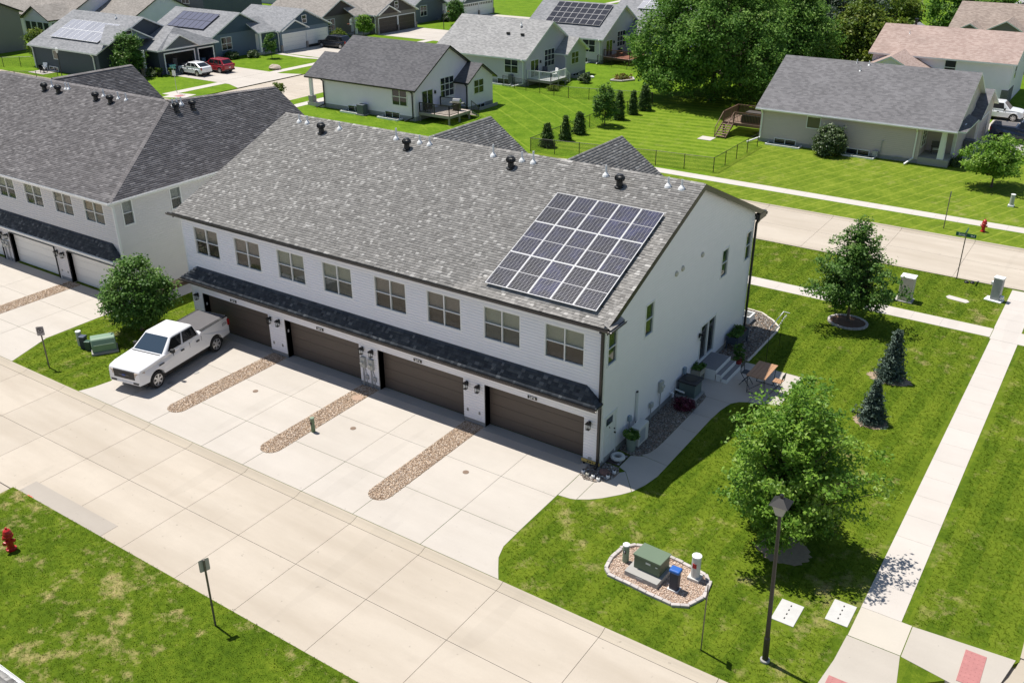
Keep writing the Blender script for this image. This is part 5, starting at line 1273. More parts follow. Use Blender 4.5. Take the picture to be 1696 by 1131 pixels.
far_window(hB, '+x', -89.05, 43.4, 44.3, 4.35, 5.35, 1, 2)
for a, b in ((46.5,50.9),(51.6,53.9)):
    t = MB(); t.box(xg,xg+.06,a-.14,a,.0,2.35); t.box(xg,xg+.06,b,b+.14,.0,2.35); t.box(xg,xg+.06,a-.14,b+.14,2.35,2.5); t.build('door_casing', M_bwhite, hB)
MB().box(-88.0,-87.65,44.2,44.55,.9,3.0).build('porch_post', M_bwhite, hB); MB().box(-88.15,-87.5,44.05,44.7,-.1,.9).build('porch_pier', M('pier_stone', (.30,.26,.23)), hB)
far_window(hB, '-y', 40.2, -99.9, -98.9, 1.5, 2.6, 1, 1, pane=pane_mat('pane_tan', (.12,.11,.09))); far_window(hB, '-y', 40.2, -101.3, -99.4, .0, .55, 2, 1)
downspout(hB, [(-91.5,39.8,2.8),(-91.5,40.1,2.5),(-91.5,40.1,.1)], M_bwhite, .12); downspout(hB, [(-104.1,39.8,2.8),(-104.1,40.1,2.5),(-104.1,40.1,.1)], M_bwhite, .12)
vent_pipe(hB, -94.5, 46.2, 6.15, .35)
far_array('pale solar panels in two rows on the navy house roof', (-101.8,41.5,3.80), (1,0,0), (0,1,.47), 9, 2, 1.06, 1.95, M_paleg, M_bwhite)
for k, (x, y, sx, sy, sz, c) in enumerate([(-88.2,47.2,.5,.6,1.3,(.35,.33,.30)),(-88.4,48.3,.6,.5,.9,(.10,.16,.28)),(-88.8,49.4,.7,.6,1.5,(.22,.20,.18)),(-88.0,50.4,.5,.4,.7,(.45,.42,.38)),(-88.2,52.3,.5,.5,1.6,(.28,.26,.25)),(-88.0,53.3,.5,.5,1.0,(.12,.2,.3))]):
    b = thing('storage_box', ('stacked pale bin just inside the left garage door of the navy house','blue tote behind the bins in the navy house garage','tall brown cabinet in the middle of the open navy garage','short cream box near the right jamb of the wide navy garage opening','grey cupboard inside the small right navy garage door','blue bin inside the small right navy garage door')[k], 'box', (x,y,.01))
    mm = M('box_%d' % k, c, .7); MB().box(-sx/2,sx/2,-sy/2,sy/2,0,sz*.8).build('body', mm, b, local=True, bevel=.02); MB().box(-sx/2-.03,sx/2+.03,-sy/2-.03,sy/2+.03,sz*.8+.002,sz*.9).build('lid', mm, b, local=True, bevel=.01)
# top left: white house with sunroom, tan house, charcoal two-storey
hC = thing('house', 'white house with grey roof and dark glazed sunroom at top left', 'house', (-128,62,0))
w, r = MB(), MB(); gable_vol(w, r, -142, -121.5, 56.0, 69.0, 3.2, .5, 'x'); w.build('wall', S_white, hC); r.build('roof', [FR_tan, M_blackf], hC)
w, r = MB(), MB(); gable_vol(w, r, -127.5, -121.0, 53.2, 58.0, 3.3, .5, 'y', .4, .4, oend=(1,0)); w.build('sunroom_wall', S_white, hC); r.build('sunroom_roof', [FR_tan, M_blackf], hC)
for k in range(4): far_window(hC, '-y', 53.2, -127.2+k*1.55, -125.8+k*1.55, .9, 2.9, 1, 1, pane=pane_mat('pane_teal', (.012,.03,.03)))
for k in range(3): far_window(hC, '+x', -121.0, 53.5+k*1.4, 54.8+k*1.4, .9, 2.9, 1, 1, pane=MATS['pane_teal'])
far_window(hC, '-y', 56.0, -130.2, -128.7, 1.1, 2.9, 2, 2); far_window(hC, '-y', 56.0, -136.5, -135.2, .1, .9, 1, 1)
w, r = MB(), MB(); gable_vol(w, r, -121.4, -112, 61, 72, 3.4, .5, 'x'); w.build('front_wall', S_white, hC); r.build('front_roof', [FR_tan, M_blackf], hC); far_window(hC, '-y', 61, -118.5, -116.5, 1.2, 2.6, 2, 2)
hD = thing('house', 'tan two-storey house with an outside stair at the left edge', 'house', (-130,44,0))
w, r = MB(), MB(); gable_vol(w, r, -140, -119.2, 38.5, 48, 5.2, .45, 'x'); w.build('wall', far_siding('far_tan_siding', (.27,.24,.20)), hD); r.build('roof', [FR_brown, M_blackf], hD)
far_window(hD, '-y', 38.5, -122.3, -121.1, 2.2, 4.0, 1, 2); 
stt = MB(); 
for k in range(9): stt.box(-122.0+k*.32,-121.65+k*.32,36.6,37.8,1.8-k*.2,1.86-k*.2)
stt.build('stair', M_tpost, hD)
hE = thing('house', 'charcoal two-storey house rear behind the navy house', 'house', (-128,84,0))
w, r = MB(), MB(); gable_vol(w, r, -136, -112, 74, 86, 5.6, .4, 'x'); w.build('wall', S_char, hE); r.build('roof', [FR_mid, M_bwhite], hE)
for x in (-127.5,-122.0,-117.2): far_window(hE, '-y', 74, x, x+1.9, 3.9, 5.3, 2, 2)
for x in (-127.3,-123.8): far_window(hE, '-y', 74, x, x+1.6, .6, 2.2, 2, 1)
far_window(hE, '-y', 74, -121.0, -119.9, 1.1, 3.4, 1, 1)
downspout(hE, [(-129.4,73.5,5.4),(-129.4,73.9,5.2),(-129.4,73.9,.1)], M_bwhite, .14)
# a few more roofs towards the top edge
for k, (x, y, s, rm, lab) in enumerate([(-128,112,S_lgrey,FR_mid,'grey house far behind the blue house at the top edge'),(-70,170,S_lgrey,FR_grey,'pale house at the top edge right of the slate house'),(-30,190,S_white,FR_mid,'white house behind the big trees at the top edge'),(30,165,S_taupe,FR_brown,'brown-roofed house beyond the top right corner')]):
    h = thing('house', lab, 'house', (x,y,0)); w, r = MB(), MB(); gable_vol(w, r, x-8, x+8, y-6, y+6, 3.2, .48, 'x'); w.build('wall', s, h); r.build('roof', [rm, M_bwhite], h)
    for q in (-4,2): far_window(h, '-y', y-6, x+q, x+q+1.8, 1.1, 2.6, 2, 2)
# ================================================================== vehicles (front towards local -y)
def paint(name, col, rough=.25): return M(name, col, rough, .02, 2, spec=.5, coat=.6)
M_tyre = M('tyre_rubber', (.018,.018,.018), .85, .2, 20); M_rim = M('alloy_rim', (.62,.62,.63), .3, .05, metal=.7)
M_head = M('headlight_lens', (.55,.46,.38), .15, .25, 14); M_tail = M('taillight_red', (.35,.01,.012), .25); M_trimb = M('black_plastic', (.02,.02,.021), .55)
P_auto = pane_mat('car_glass', (.012,.014,.016), .03); P_ws = pane_mat('windscreen', (.035,.055,.08), .04)
def wheel(parent, x, y, r, w, side):
    o = MB(); n = 24
    o.tube((x-w/2,y,r),(x+w/2,y,r), r, r, n)
    t = o.build('wheel', M_tyre, parent, local=True, bevel=.025)
    xs = x+side*(w/2+.003)
    q = MB(); q.tube((xs-side*.06,y,r),(xs-side*.05,y,r), r*.66, r*.66, n); q.build('rim_well', M_trimb, t, local=True)
    q = MB(); q.tube((xs-side*.01,y,r),(xs+side*.006,y,r), r*.17, r*.15, 10)
    for k in range(6):
        a = 2*math.pi*k/6+.3; d = Vector((0,math.cos(a),math.sin(a))); p = Vector((0,-math.sin(a),math.cos(a))); c = Vector((xs,y,r))
        q.extr([c+d*r*.1+p*r*.10, c+d*r*.66+p*r*.13, c+d*r*.66-p*r*.13, c+d*r*.1-p*r*.10], (side*.012,0,0))
    m2 = 20
    for k in range(m2):
        a0, a1 = 2*math.pi*k/m2, 2*math.pi*(k+1)/m2
        f = lambda a, rr: (xs, y+rr*math.cos(a), r+rr*math.sin(a))
        q.extr([f(a0,r*.64), f(a1,r*.64), f(a1,r*.70), f(a0,r*.70)], (side*.012,0,0))
    q.build('rim', M_rim, t, local=True)
def vehicle(name, label, cat, loc, rzz, P):
    v = thing(name, label, cat, loc, rzz); W2 = P['W']/2; col = P['paint']; zb = P['zb']; ra = P['ra']
    top = P['top']; wy = P['wheels']
    low = []                                            # bottom edge from rear to front with arches
    for y in sorted(wy, reverse=True):
        h = math.sqrt(max(0, ra**2-(P['r']-zb)**2)) if abs(P['r']-zb) < ra else ra
        a0 = math.atan2(zb-P['r'], h); a1 = math.pi-a0
        low += [(y+ra*math.cos(t), P['r']+ra*math.sin(t)) for t in np.linspace(a0, a1, 11)]
    prof = top+low
    b = MB(); n = len(prof)
    xs = [(-W2,0.0),(-W2+.10,1.0),(W2-.10,1.0),(W2,0.0)]
    # outer flanks lean in slightly towards the belt line
    zmax = max(z for y, z in top)
    rings = []
    for sx, k in ((-1,0),(-1,1),(1,1),(1,0)):
        ring = []
        for y, z in prof:
            lean = .05*max(0, (z-.75))/(zmax-.75+1e-6); tap = P.get('nose', .12)*max(0, (abs(y)-P['L']/2+.5)/.5)**2
            x = W2-lean-tap-(.07 if k else 0); zz = z+(.0 if not k else (.035 if z > zmax-.35 else 0))
            ring.append((sx*x, y, zz))
        rings.append(ring)
    vs = [p for r in rings for p in r]; fs = [tuple(reversed(range(n)))]+[tuple(3*n+i for i in range(n))]
    for k in range(3): fs += [(k*n+i, k*n+(i+1) % n, (k+1)*n+(i+1) % n, (k+1)*n+i) for i in range(n)]
    b.add(vs, fs)
    body = b.build('body', col, v, local=True, bevel=.05, seg=4)
    # greenhouse
    y0, y1, hb, z0 = P['cab_b']; t0, t1, ht, z1 = P['cab_t']
    c = MB(); c.add([(-hb,y0,z0),(hb,y0,z0),(hb,y1,z0),(-hb,y1,z0),(-ht,t0,z1),(ht,t0,z1),(ht,t1,z1),(-ht,t1,z1)], [(0,3,2,1),(4,5,6,7),(0,1,5,4),(1,2,6,5),(2,3,7,6),(3,0,4,7)])
    c.build('cabin', col, v, local=True, bevel=.09, seg=4)
    lerp = lambda a, b, t: a+(b-a)*t
    def side(s, t, k): return Vector((s*lerp(hb, ht, k), lerp(lerp(y0, y1, t), lerp(t0, t1, t), k), lerp(z0, z1, k)))
    for s in (-1,1):
        for a0, a1, bt0, bt1 in P['side_win']:
            q = [side(s,a0,.14), side(s,a1,.14), side(s,bt1,.86), side(s,bt0,.86)]
            nn = Vector((s,0,.3)); w = MB(); w.extr([p-nn*.01 for p in q], nn*.022); w.build('side_window', P_auto, v, local=True)
    def front(u, k, yy0, yy1): return Vector((lerp(hb, ht, k)*u, lerp(yy0, yy1, k), lerp(z0, z1, k)))
    q = [front(-.88,.06,y0,t0), front(.88,.06,y0,t0), front(.86,.9,y0,t0), front(-.86,.9,y0,t0)]
    w = MB(); w.extr([p+Vector((0,.01,-.004)) for p in q], Vector((0,-.02,.014))); w.build('windscreen', P_ws, v, local=True)
    q = [front(-.84,.2,y1,t1), front(.84,.2,y1,t1), front(.82,.85,y1,t1), front(-.82,.85,y1,t1)]
    w = MB(); w.extr([p-Vector((0,.01,0)) for p in q], Vector((0,.022,.006))); w.build('rear_window', P_auto, v, local=True)
    for s in (-1,1):
        for y in wy: wheel(v, s*(W2-.15), y, P['r'], .26, s)
        L2 = P['L']/2
        nz_ = P.get('nose', .12); m = MB(); m.prism([(s*(W2-.40),-L2-.02),(s*(W2-nz_-.02),-L2+.02),(s*(W2-nz_+.035),-L2+.34),(s*(W2-.40),-L2+.3)], P['zh']-.11, P['zh']+.11); m.build('headlight', M_head, v, local=True, bevel=.015)
        m = MB().box(s*(W2-.17),s*(W2-.055),L2-.10,L2+.012,P['zt']-.16,P['zt']+.16); m.build('taillight', M_tail, v, local=True)
        m = MB(); m.box(s*(W2+.0),s*(W2+.20),y0+.42,y0+.58,z0+.02,z0+.2); m.box(s*(W2-.08),s*(W2+.02),y0+.47,y0+.53,z0+.04,z0+.1); m.build('mirror', P.get('mirror', M_trimb), v, local=True, bevel=.03)
        for hy in P['handles']: MB().box(s*(W2-.035),s*(W2+.02),hy-.1,hy+.1,z0-.22,z0-.16).build('door_handle', P.get('handle', M_trimb), v, local=True)
        for dy in P.get('seams', ()): MB().box(s*(W2-.05),s*(W2-.022),dy-.008,dy+.008,zb+.12,z0-.04).build('door_seam', M_trimb, v, local=True)
    L2 = P['L']/2; g = P['grille']
    MB().box(-g[0],g[0],-L2-.012,-L2+.12,g[1],g[2]).build('grille', M_trimb, v, local=True, bevel=.02)
    MB().box(-W2+.12,W2-.12,-L2-.02,-L2+.25,zb-.02,zb+.1).build('front_bumper', P.get('bumper', M_trimb), v, local=True, bevel=.03)
    MB().box(-W2+.12,W2-.12,L2-.25,L2+.02,zb-.02,zb+.14).build('rear_bumper', P.get('bumper', M_trimb), v, local=True, bevel=.03)
    MB().box(-W2+.2,W2-.2,-L2+.5,L2-.5,.22,zb+.2).build('underbody', M_black, v, local=True)
    MB().box(-.16,.16,L2+.004,L2+.016,P['zt']-.3,P['zt']-.2).build('number_plate', M_white, v, local=True)
    return v
def truck_params(col, bump):
    return dict(W=2.06, L=6.26, zb=.52, ra=.50, r=.41, wheels=(-2.16,1.96), paint=col, bumper=bump, nose=.10,
        top=[(-3.06,.52),(-3.14,.64),(-3.14,1.0),(-3.10,1.16),(-3.0,1.24),(-2.6,1.29),(-1.52,1.37),(.98,1.38),(1.03,1.44),(3.06,1.46),(3.12,1.42),(3.13,.75),(3.06,.52)],
        cab_b=(-1.60,1.02,.985,1.33), cab_t=(-.70,.72,.77,2.0), side_win=[(.10,.47,.04,.45),(.52,.93,.50,.96)],
        zh=1.02, zt=1.16, grille=(.64,.74,1.16), handles=(-.35,.72), seams=(-.95,.17,1.0))
tk = vehicle('pickup_truck', 'white crew-cab pickup truck parked in front of the leftmost brown garage', 'truck', (-21.80,-3.58,.0), rad(10.0), truck_params(paint('truck_white', (.80,.80,.81)), M('white_bumper', (.76,.76,.77), .35)))
MB().box(-.84,.84,1.10,3.02,1.485,1.515).build('bed_cover', M('tonneau_grey', (.105,.10,.105), .75, .1, 3), tk, local=True, bevel=.015)
for s in (-1,1): MB().box(s*.86,s*.97,1.08,3.08,1.478,1.50).build('bed_rail', M_trimb, tk, local=True)
MB().box(-.3,.3,-3.16,-3.145,.90,.98).build('grille_bar', M('bar_grey', (.06,.06,.065), .4), tk, local=True)
e = MB(); e.lathe([(.0,0),(.11,0),(.11,.012),(.0,.014)], (0,0,0), 18, sy=.45); e.v = [(x,-3.165-z,.94+y) for x,y,z in e.v]; e.build('emblem', M('emblem_blue', (.02,.05,.22), .3), tk, local=True)
for s in (-1,1):
    MB().box(s*.5,s*.82,-3.155,-3.13,.55,.64).build('fog_light_slot', M_trimb, tk, local=True)
    MB().box(s*1.025,s*1.034,-1.95,-1.62,1.02,1.08).build('fender_badge', M_trimb, tk, local=True)
put = text_mesh('STX', .2); put.materials.clear(); put.materials.append(M('decal_grey', (.08,.08,.085), .4))
o = bpy.data.objects.new('lettering', put); COL.objects.link(o); o.parent = tk; o.location = (1.022,2.72,1.2); o.rotation_euler = (rad(90),0,rad(90))
ds = MB().box(-.86,.86,-1.68,-1.5,1.385,1.40).build('wiper_cowl', M_trimb, tk, local=True)
def suv_params(col, L=4.55, W=1.86, zr=1.66, nose=.16, coupe=0):
    h = L/2
    return dict(W=W, L=L, zb=.34, ra=.42, r=.35, wheels=(-h+.86,h-.88), paint=col, nose=nose,
        top=[(-h+.10,.34),(-h,.5),(-h+.02,.74),(-h+.14,.90),(-h+.5,.97),(-h+1.28,1.06),(h-.28,1.10),(h-.05,1.04),(h,.85),(h-.02,.5),(h-.1,.34)],
        cab_b=(-h+1.22,h-.12,W/2-.07,1.03), cab_t=(-h+1.95,h-.75-coupe,W/2-.25,zr), side_win=[(.14,.42,.04,.40),(.45,.72,.44,.74),(.75,.93,.78,.95)],
        zh=.76, zt=.94, grille=(.5,.5,.78), handles=(-.25,.65), seams=(-.75,.18,1.0))
vehicle('parked_car', 'white sloping-roof crossover parked outside the open navy garage', 'car', (-83.5,48.35,0), rad(-90), suv_params(paint('car_white', (.78,.78,.79)), 4.5, 1.84, 1.56, .16, .5))
vehicle('parked_car', 'dark red crossover parked beside the white one at the navy house', 'car', (-82.9,51.3,0), rad(-90), suv_params(paint('car_red', (.30,.012,.022)), 4.6, 1.84, 1.64))
vehicle('parked_car', 'black estate car backed against the right garage of the blue house', 'car', (-83.6,73.2,0), rad(-86), suv_params(paint('car_black', (.012,.014,.02)), 5.1, 1.95, 1.72))
vehicle('parked_car', 'white minivan nosing out on the drive right of the greige house', 'minivan', (2.6,76.2,0), rad(90), suv_params(paint('van_white', (.78,.78,.79)), 5.1, 1.98, 1.75, .2))
tk2 = vehicle('pickup_truck', 'dark blue pickup truck with black bed cover at the right edge', 'truck', (6.7,66.9,0), rad(90), truck_params(paint('truck_navy', (.012,.02,.05)), M_trimb))
MB().box(-.84,.84,1.10,3.02,1.485,1.515).build('bed_cover', M('tonneau_grey', (.105,.10,.105)), tk2, local=True, bevel=.015)
# ================================================================== trees and shrubs
LF_maple = tone_mat('leaf_maple', [(0, (.040,.105,.012)), (.4, (.125,.265,.025)), (.75, (.28,.44,.06)), (1, (.54,.64,.25))], .5, .42, 0, spec=.3)
LF_pear = tone_mat('leaf_pear', [(0, (.022,.068,.012)), (.45, (.080,.185,.028)), (.8, (.185,.31,.065)), (1, (.42,.46,.24))], .5, .36, 0, spec=.3)
LF_big = tone_mat('leaf_big', [(0, (.026,.075,.014)), (.45, (.10,.22,.034)), (.8, (.23,.38,.075)), (1, (.46,.58,.24))], .6, .42, 0, spec=.2)
LF_lime = tone_mat('leaf_lime', [(0, (.03,.065,.008)), (.45, (.10,.17,.018)), (.8, (.21,.26,.03)), (1, (.34,.34,.05))], .5, .35, 0)
LF_sprc = tone_mat('needle_blue', [(0, (.025,.05,.035)), (.5, (.085,.13,.10)), (1, (.24,.30,.25))], .7, .05, 0)
LF_arb = tone_mat('needle_green', [(0, (.018,.045,.012)), (.5, (.065,.125,.03)), (1, (.17,.25,.06))], .7, .08, 0)
LF_shrub = tone_mat('leaf_shrub', [(0, (.018,.042,.012)), (.5, (.06,.105,.028)), (.85, (.15,.20,.07)), (1, (.42,.42,.28))], .45, .2, 0, spec=.5)
LF_flower = tone_mat('peony', [(0, (.05,.006,.015)), (.6, (.10,.012,.03)), (1, (.55,.22,.30))], .6, .1, 0)
def leaf_cloud(C, R, n_per, size, rg, up=.6, tone0=None, spread=.5, aspect=.62, centre=None):
    """C clump centres (k,3), R radii -> quads of single leaves, clump by clump"""
    k = len(C); n_per = np.maximum(3, (np.asarray(n_per)*np.ones(k)).astype(int)); idx = np.repeat(np.arange(k), n_per); N = len(idx)
    P = C[idx]+rg.normal(0, 1, (N,3))*R[idx][:,None]*np.array([spread,spread,spread*.62])
    cen = C.mean(0) if centre is None else centre
    out = P-cen; out /= np.linalg.norm(out, axis=1, keepdims=True)+1e-6
    nr = out*.45+np.array([0,0,up])+rg.normal(0, .55, (N,3)); nr /= np.linalg.norm(nr, axis=1, keepdims=True)
    t = rg.normal(0, 1, (N,3)); t -= (t*nr).sum(1, keepdims=True)*nr; t /= np.linalg.norm(t, axis=1, keepdims=True)
    b = np.cross(nr, t); s = size*rg.uniform(.65, 1.3, N)[:,None]
    V = np.stack([P-t*s*.5, P+b*s*aspect*.5+nr*s*.08, P+t*s*.5-nr*s*.10, P-b*s*aspect*.5+nr*s*.08], 1).reshape(-1,3)
    F = np.arange(4*N).reshape(-1,4)
    base = rg.beta(2, 2, k) if tone0 is None else tone0
    tone = np.clip(.55*base[idx]+.45*rg.beta(2, 2.4, N)+.06*nr[:,2], 0, 1)
    return V, F, tone
def limbs(mb, base, top, r0, C, rg, n, h0=.25):
    base, top = Vector(base), Vector(top); d = top-base; L = d.length; pts = [base]
    for t in (.25,.5,.75,1.): pts.append(base+d*t+Vector((rg.normal(0,.02*L),rg.normal(0,.02*L),0))*(1 if t < 1 else .3))
    for i, (a, b) in enumerate(zip(pts, pts[1:])): mb.tube(a, b, r0*(1-.23*i), r0*(1-.23*(i+1)), 8)
    mb.tube(base-Vector((0,0,.05)), base+Vector((0,0,.14*min(1,L/3))), r0*1.5, r0*1.02, 8)
    order = rg.permutation(len(C))[:n]
    for i in order:
        e = Vector(C[i]); hz = min(max((e.z-base.z)*.55, L*h0), L*.9)
        t = hz/L; s = base+d*t; mid = s.lerp(e, .5)+Vector((0,0,-.04*(e-s).length)); r = r0*.42*(1-t*.55)
        mb.tube(s, mid, r, r*.65, 5, False); mb.tube(mid, e, r*.65, r*.22, 5, False)
def tree(label, loc, h, prof, n_clump, n_leaf, size, mat, rc=.42, trunk=.09, group=None, seed=1, up=.6, nlimb=40, lean=(0,0), irr=.18, name='tree', inner=.35, cat='tree', squash=1., spread=.5, spray=0):
    """prof: list of (height fraction, radius m) describing the crown outline"""
    rg = np.random.default_rng(seed); x, y, z = loc
    root = thing(name, label, cat, loc, 0, group)
    hs = np.array([p[0] for p in prof]); rs = np.array([p[1] for p in prof])
    f = rg.random(n_clump*4)*(hs[-1]-hs[0])+hs[0]; rr = np.interp(f, hs, rs)
    keep = rg.random(len(f)) < (rr/rs.max())**1.3+.04; f = f[keep][:n_clump]; rr = rr[keep][:n_clump]; k = len(f)
    a = rg.random(k)*2*math.pi; ph = rg.random(4)*6.28
    wob = 1+irr*np.sin(3*a+ph[0]+5*f)+irr*.7*np.sin(5*a+ph[1]-7*f)+rg.normal(0, irr*.35, k)
    rad_ = rr*wob*(1-inner*rg.random(k)**1.6)
    C = np.stack([x+lean[0]*f+rad_*np.cos(a), y+lean[1]*f+rad_*np.sin(a)*squash, z+f*h+rg.normal(0, .02*h, k)], 1)
    if spray:                                            # leaves follow the outer part of every limb
        ax = np.stack([np.full(k, x)+lean[0]*f*.8, np.full(k, y)+lean[1]*f*.8, z+np.clip(f*h*.62, .12*h, .9*h)], 1)
        C = np.concatenate([ax+(C-ax)*q for q in np.linspace(1, .45, spray)])
        C += rg.normal(0, .05*rc, C.shape); k = len(C)
    R = rc*rg.uniform(.65, 1.35, k)
    if spray: R *= np.repeat(np.linspace(.85, .6, spray), k//spray)
    V, F, T = leaf_cloud(C, R, n_leaf*(R/rc)**1.5, size, rg, up, centre=np.array([x, y, z+h*.45]), spread=spread)
    m = MB(); limbs(m, (x,y,z), (x+lean[0]*.8,y+lean[1]*.8,z+h*.86), trunk, C, rg, nlimb); m.build('trunk', M_bark, root, smooth=True)
    ok = V.reshape(-1,4,3)[:,:,2].min(1) > z+.05
    o = np_mesh('crown', V, F[ok], mat, root, T[ok]); return root
# foreground maple and mulch ring
tree('large bright green maple in the side lawn behind the lamp post', (7.75,-.7,0), 6.4, [(.10,.8),(.20,1.7),(.36,2.05),(.6,2.0),(.78,1.6),(.92,.85),(1.0,.25)], 260, 58, .14, LF_maple, .40, .10, seed=11, nlimb=260, lean=(.1,.25), irr=.3, spread=.44, spray=4)
tree('green ornamental tree in a stone-edged mulch ring near the street', (4.3,19.6,0), 5.8, [(.22,1.3),(.34,2.15),(.46,2.1),(.6,1.45),(.75,.95),(.9,.5),(1.0,.15)], 190, 52, .15, LF_pear, .36, .085, seed=12, nlimb=180, irr=.3, spread=.46, spray=3)
tree('round dark green tree between the two townhouses above the pickup', (-26.45,-2.0,0), 4.0, [(.16,1.0),(.3,1.5),(.5,1.62),(.7,1.4),(.86,.95),(1.0,.3)], 230, 70, .15, LF_pear, .34, .08, seed=13, nlimb=40, irr=.08)
tree('young leafy street tree right of the greige house porch', (6.4,50.6,0), 4.0, [(.3,1.3),(.45,1.95),(.65,2.0),(.82,1.4),(1.0,.4)], 120, 50, .19, LF_maple, .42, .08, seed=14, nlimb=80, irr=.26, spray=3)
tree('slim young tree among the columnar evergreens along the fence', (-28.3,52.1,0), 4.1, [(.2,.7),(.35,1.05),(.55,.95),(.75,.7),(.9,.4),(1.0,.1)], 120, 50, .17, LF_pear, .3, .05, seed=15, nlimb=30)
# big trees between the yards
G_ = 'tall trees behind the rear yards'
tree('huge broad green tree left of the greige house', (-24.5,69,0), 14.5, [(.10,5.6),(.2,7.2),(.4,7.6),(.6,6.8),(.8,4.8),(.95,2.2),(1.0,.6)], 900, 85, .30, LF_big, .95, .34, G_, 16, nlimb=60, irr=.13, spread=.46)
tree('tall dark tree rising behind the left end of the greige house', (-20.5,79,0), 12.0, [(.1,3.6),(.25,4.6),(.5,4.6),(.75,3.2),(1.0,.6)], 520, 80, .31, LF_big, .95, .3, G_, 17, nlimb=40, irr=.16, spread=.46)
tree('yellowish green rounded tree above the greige roof', (-15.2,90,0), 9.2, [(.1,3.0),(.3,4.0),(.55,3.6),(.8,2.3),(1.0,.4)], 260, 65, .36, LF_lime, .85, .2, G_, 18, nlimb=30)
tree('blue green tree behind the yellowish one at the top', (-21,103,0), 11.5, [(.1,4.0),(.3,5.2),(.6,4.6),(.85,2.6),(1.0,.5)], 280, 60, .42, tone_mat('leaf_bluegreen', [(0,(.008,.022,.012)),(.5,(.028,.055,.030)),(1,(.11,.16,.085))], .55, .2, 0), 1.1, .25, G_, 19, nlimb=20)
tree('second broad tree filling the top behind the huge one', (-27,88,0), 13, [(.1,5),(.3,6.5),(.6,5.8),(.85,3.2),(1.0,.5)], 380, 65, .44, LF_big, 1.25, .3, G_, 20, nlimb=20)
for k, (x, y, h, r, lab) in enumerate([(-20,128,7.5,3.6,'soft green tree right of the shed at the top'),(-13.5,136,8,3.8,'bushy tree in the row at the top right of the shed'),(-7,130,7,3.2,'bushy tree nearest the brown roof at the top'),(-26,122,8,3.6,'dark tree just left of the shed at the top'),(-17.5,121,3.0,2.2,'low leafy bush in front of the tree row at the top')]):
    tree(lab, (x,y,0), h, [(.08,r*.7),(.3,r),(.6,r*.92),(.85,r*.6),(1.0,.3)], 150, 45, .42, LF_lime if k in (0,4) else LF_big, .95, .16, G_, 30+k, nlimb=10, lean=(0,0))
# across the street and far yards
tree('leafy tree in front of the navy house porch', (-88.2,42.6,0), 5.4, [(.15,1.2),(.35,1.75),(.6,1.6),(.85,.95),(1.0,.2)], 130, 45, .24, LF_pear, .48, .08, None, 41, nlimb=15)
tree('thin young tree on the lawn of the blue house', (-84.3,61.7,0), 3.3, [(.3,.5),(.5,.75),(.75,.6),(1.0,.1)], 60, 32, .2, LF_pear, .26, .04, None, 42, nlimb=12)
tree('yellow green young tree at the left beside the navy house', (-105.8,42.0,0), 4.6, [(.3,.9),(.5,1.4),(.75,1.1),(1.0,.2)], 90, 40, .24, LF_lime, .42, .05, None, 43, nlimb=12)
tree('tiny sapling by the far left fence', (-112.5,38.8,0), 2.0, [(.3,.3),(.6,.45),(1.0,.1)], 26, 24, .16, LF_pear, .2, .03, None, 44, nlimb=8)
tree('small bright tree left of the taupe house garage', (-86.4,82.5,0), 3.6, [(.25,.8),(.5,1.1),(.75,.9),(1.0,.2)], 70, 38, .24, LF_maple, .38, .05, None, 45, nlimb=10)
tree('small tree in front of the slate house', (-83.3,101.5,0), 4.4, [(.2,.9),(.5,1.25),(.75,.95),(1.0,.2)], 80, 38, .26, LF_pear, .42, .06, None, 46, nlimb=10)
tree('thin sapling at the kerb left of the white ranch porch', (-63.6,43.3,0), 2.1, [(.2,.3),(.5,.5),(.8,.4),(1.0,.1)], 30, 30, .2, LF_lime, .25, .03, None, 47, nlimb=10)
# round shrubs
def shrub(label, loc, h, r, mat, n=90, leaf=.12, seed=1, nl=55, cat='shrub', rc=.28): return tree(label, loc, h, [(.06,r*.75),(.3,r),(.6,r*.95),(.85,r*.65),(1.0,r*.2)], n, nl, leaf, mat, rc, .05, None, seed, nlimb=14, name='shrub', cat=cat, irr=.07, inner=.3)
shrub('round flowering shrub against the greige house wall', (-6.95,53.15,0), 2.45, 1.2, LF_shrub, 150, .17, 51, 60, rc=.34)
shrub('clipped yellow bush beside the taupe house', (-88.3,79.0,0), 1.5, 1.0, LF_lime, 60, .18, 52)
shrub('green bush by the slate house porch', (-87.0,104.0,0), 1.3, .9, LF_shrub, 50, .18, 53)
shrub('small bush by the slate house steps', (-86.2,106.2,0), 1.1, .7, LF_shrub, 40, .18, 54)
shrub('dark peony bush with pink flowers in the gravel bed', (.88,6.2,0), .5, .40, LF_flower, 46, .09, 55, 40, rc=.13)
shrub('low dark plant by the greige porch', (2.9,55.6,0), .6, .6, LF_shrub, 34, .14, 56)
shrub('leafy bush right of the white-railed deck', (-40.6,69.7,0), 1.0, .55, LF_shrub, 34, .16, 57); shrub('low green plant under the white-railed deck', (-41.4,64.0,0), .5, .5, LF_lime, 26, .16, 58)
shrub('garden bushes beside the flower bed in the rear yard', (-35.5,76.6,0), 1.2, .9, LF_lime, 44, .18, 59); shrub('dark bush at the navy house porch', (-87.0,44.9,0), .9, .8, LF_shrub, 40, .16, 60)
shrub('green hedge bush under the blue house window', (-88.6,58.5,0), .9, .9, LF_shrub, 44, .18, 61); shrub('green bush by the blue house porch post', (-87.2,61.0,0), .8, .8, LF_shrub, 40, .18, 62)
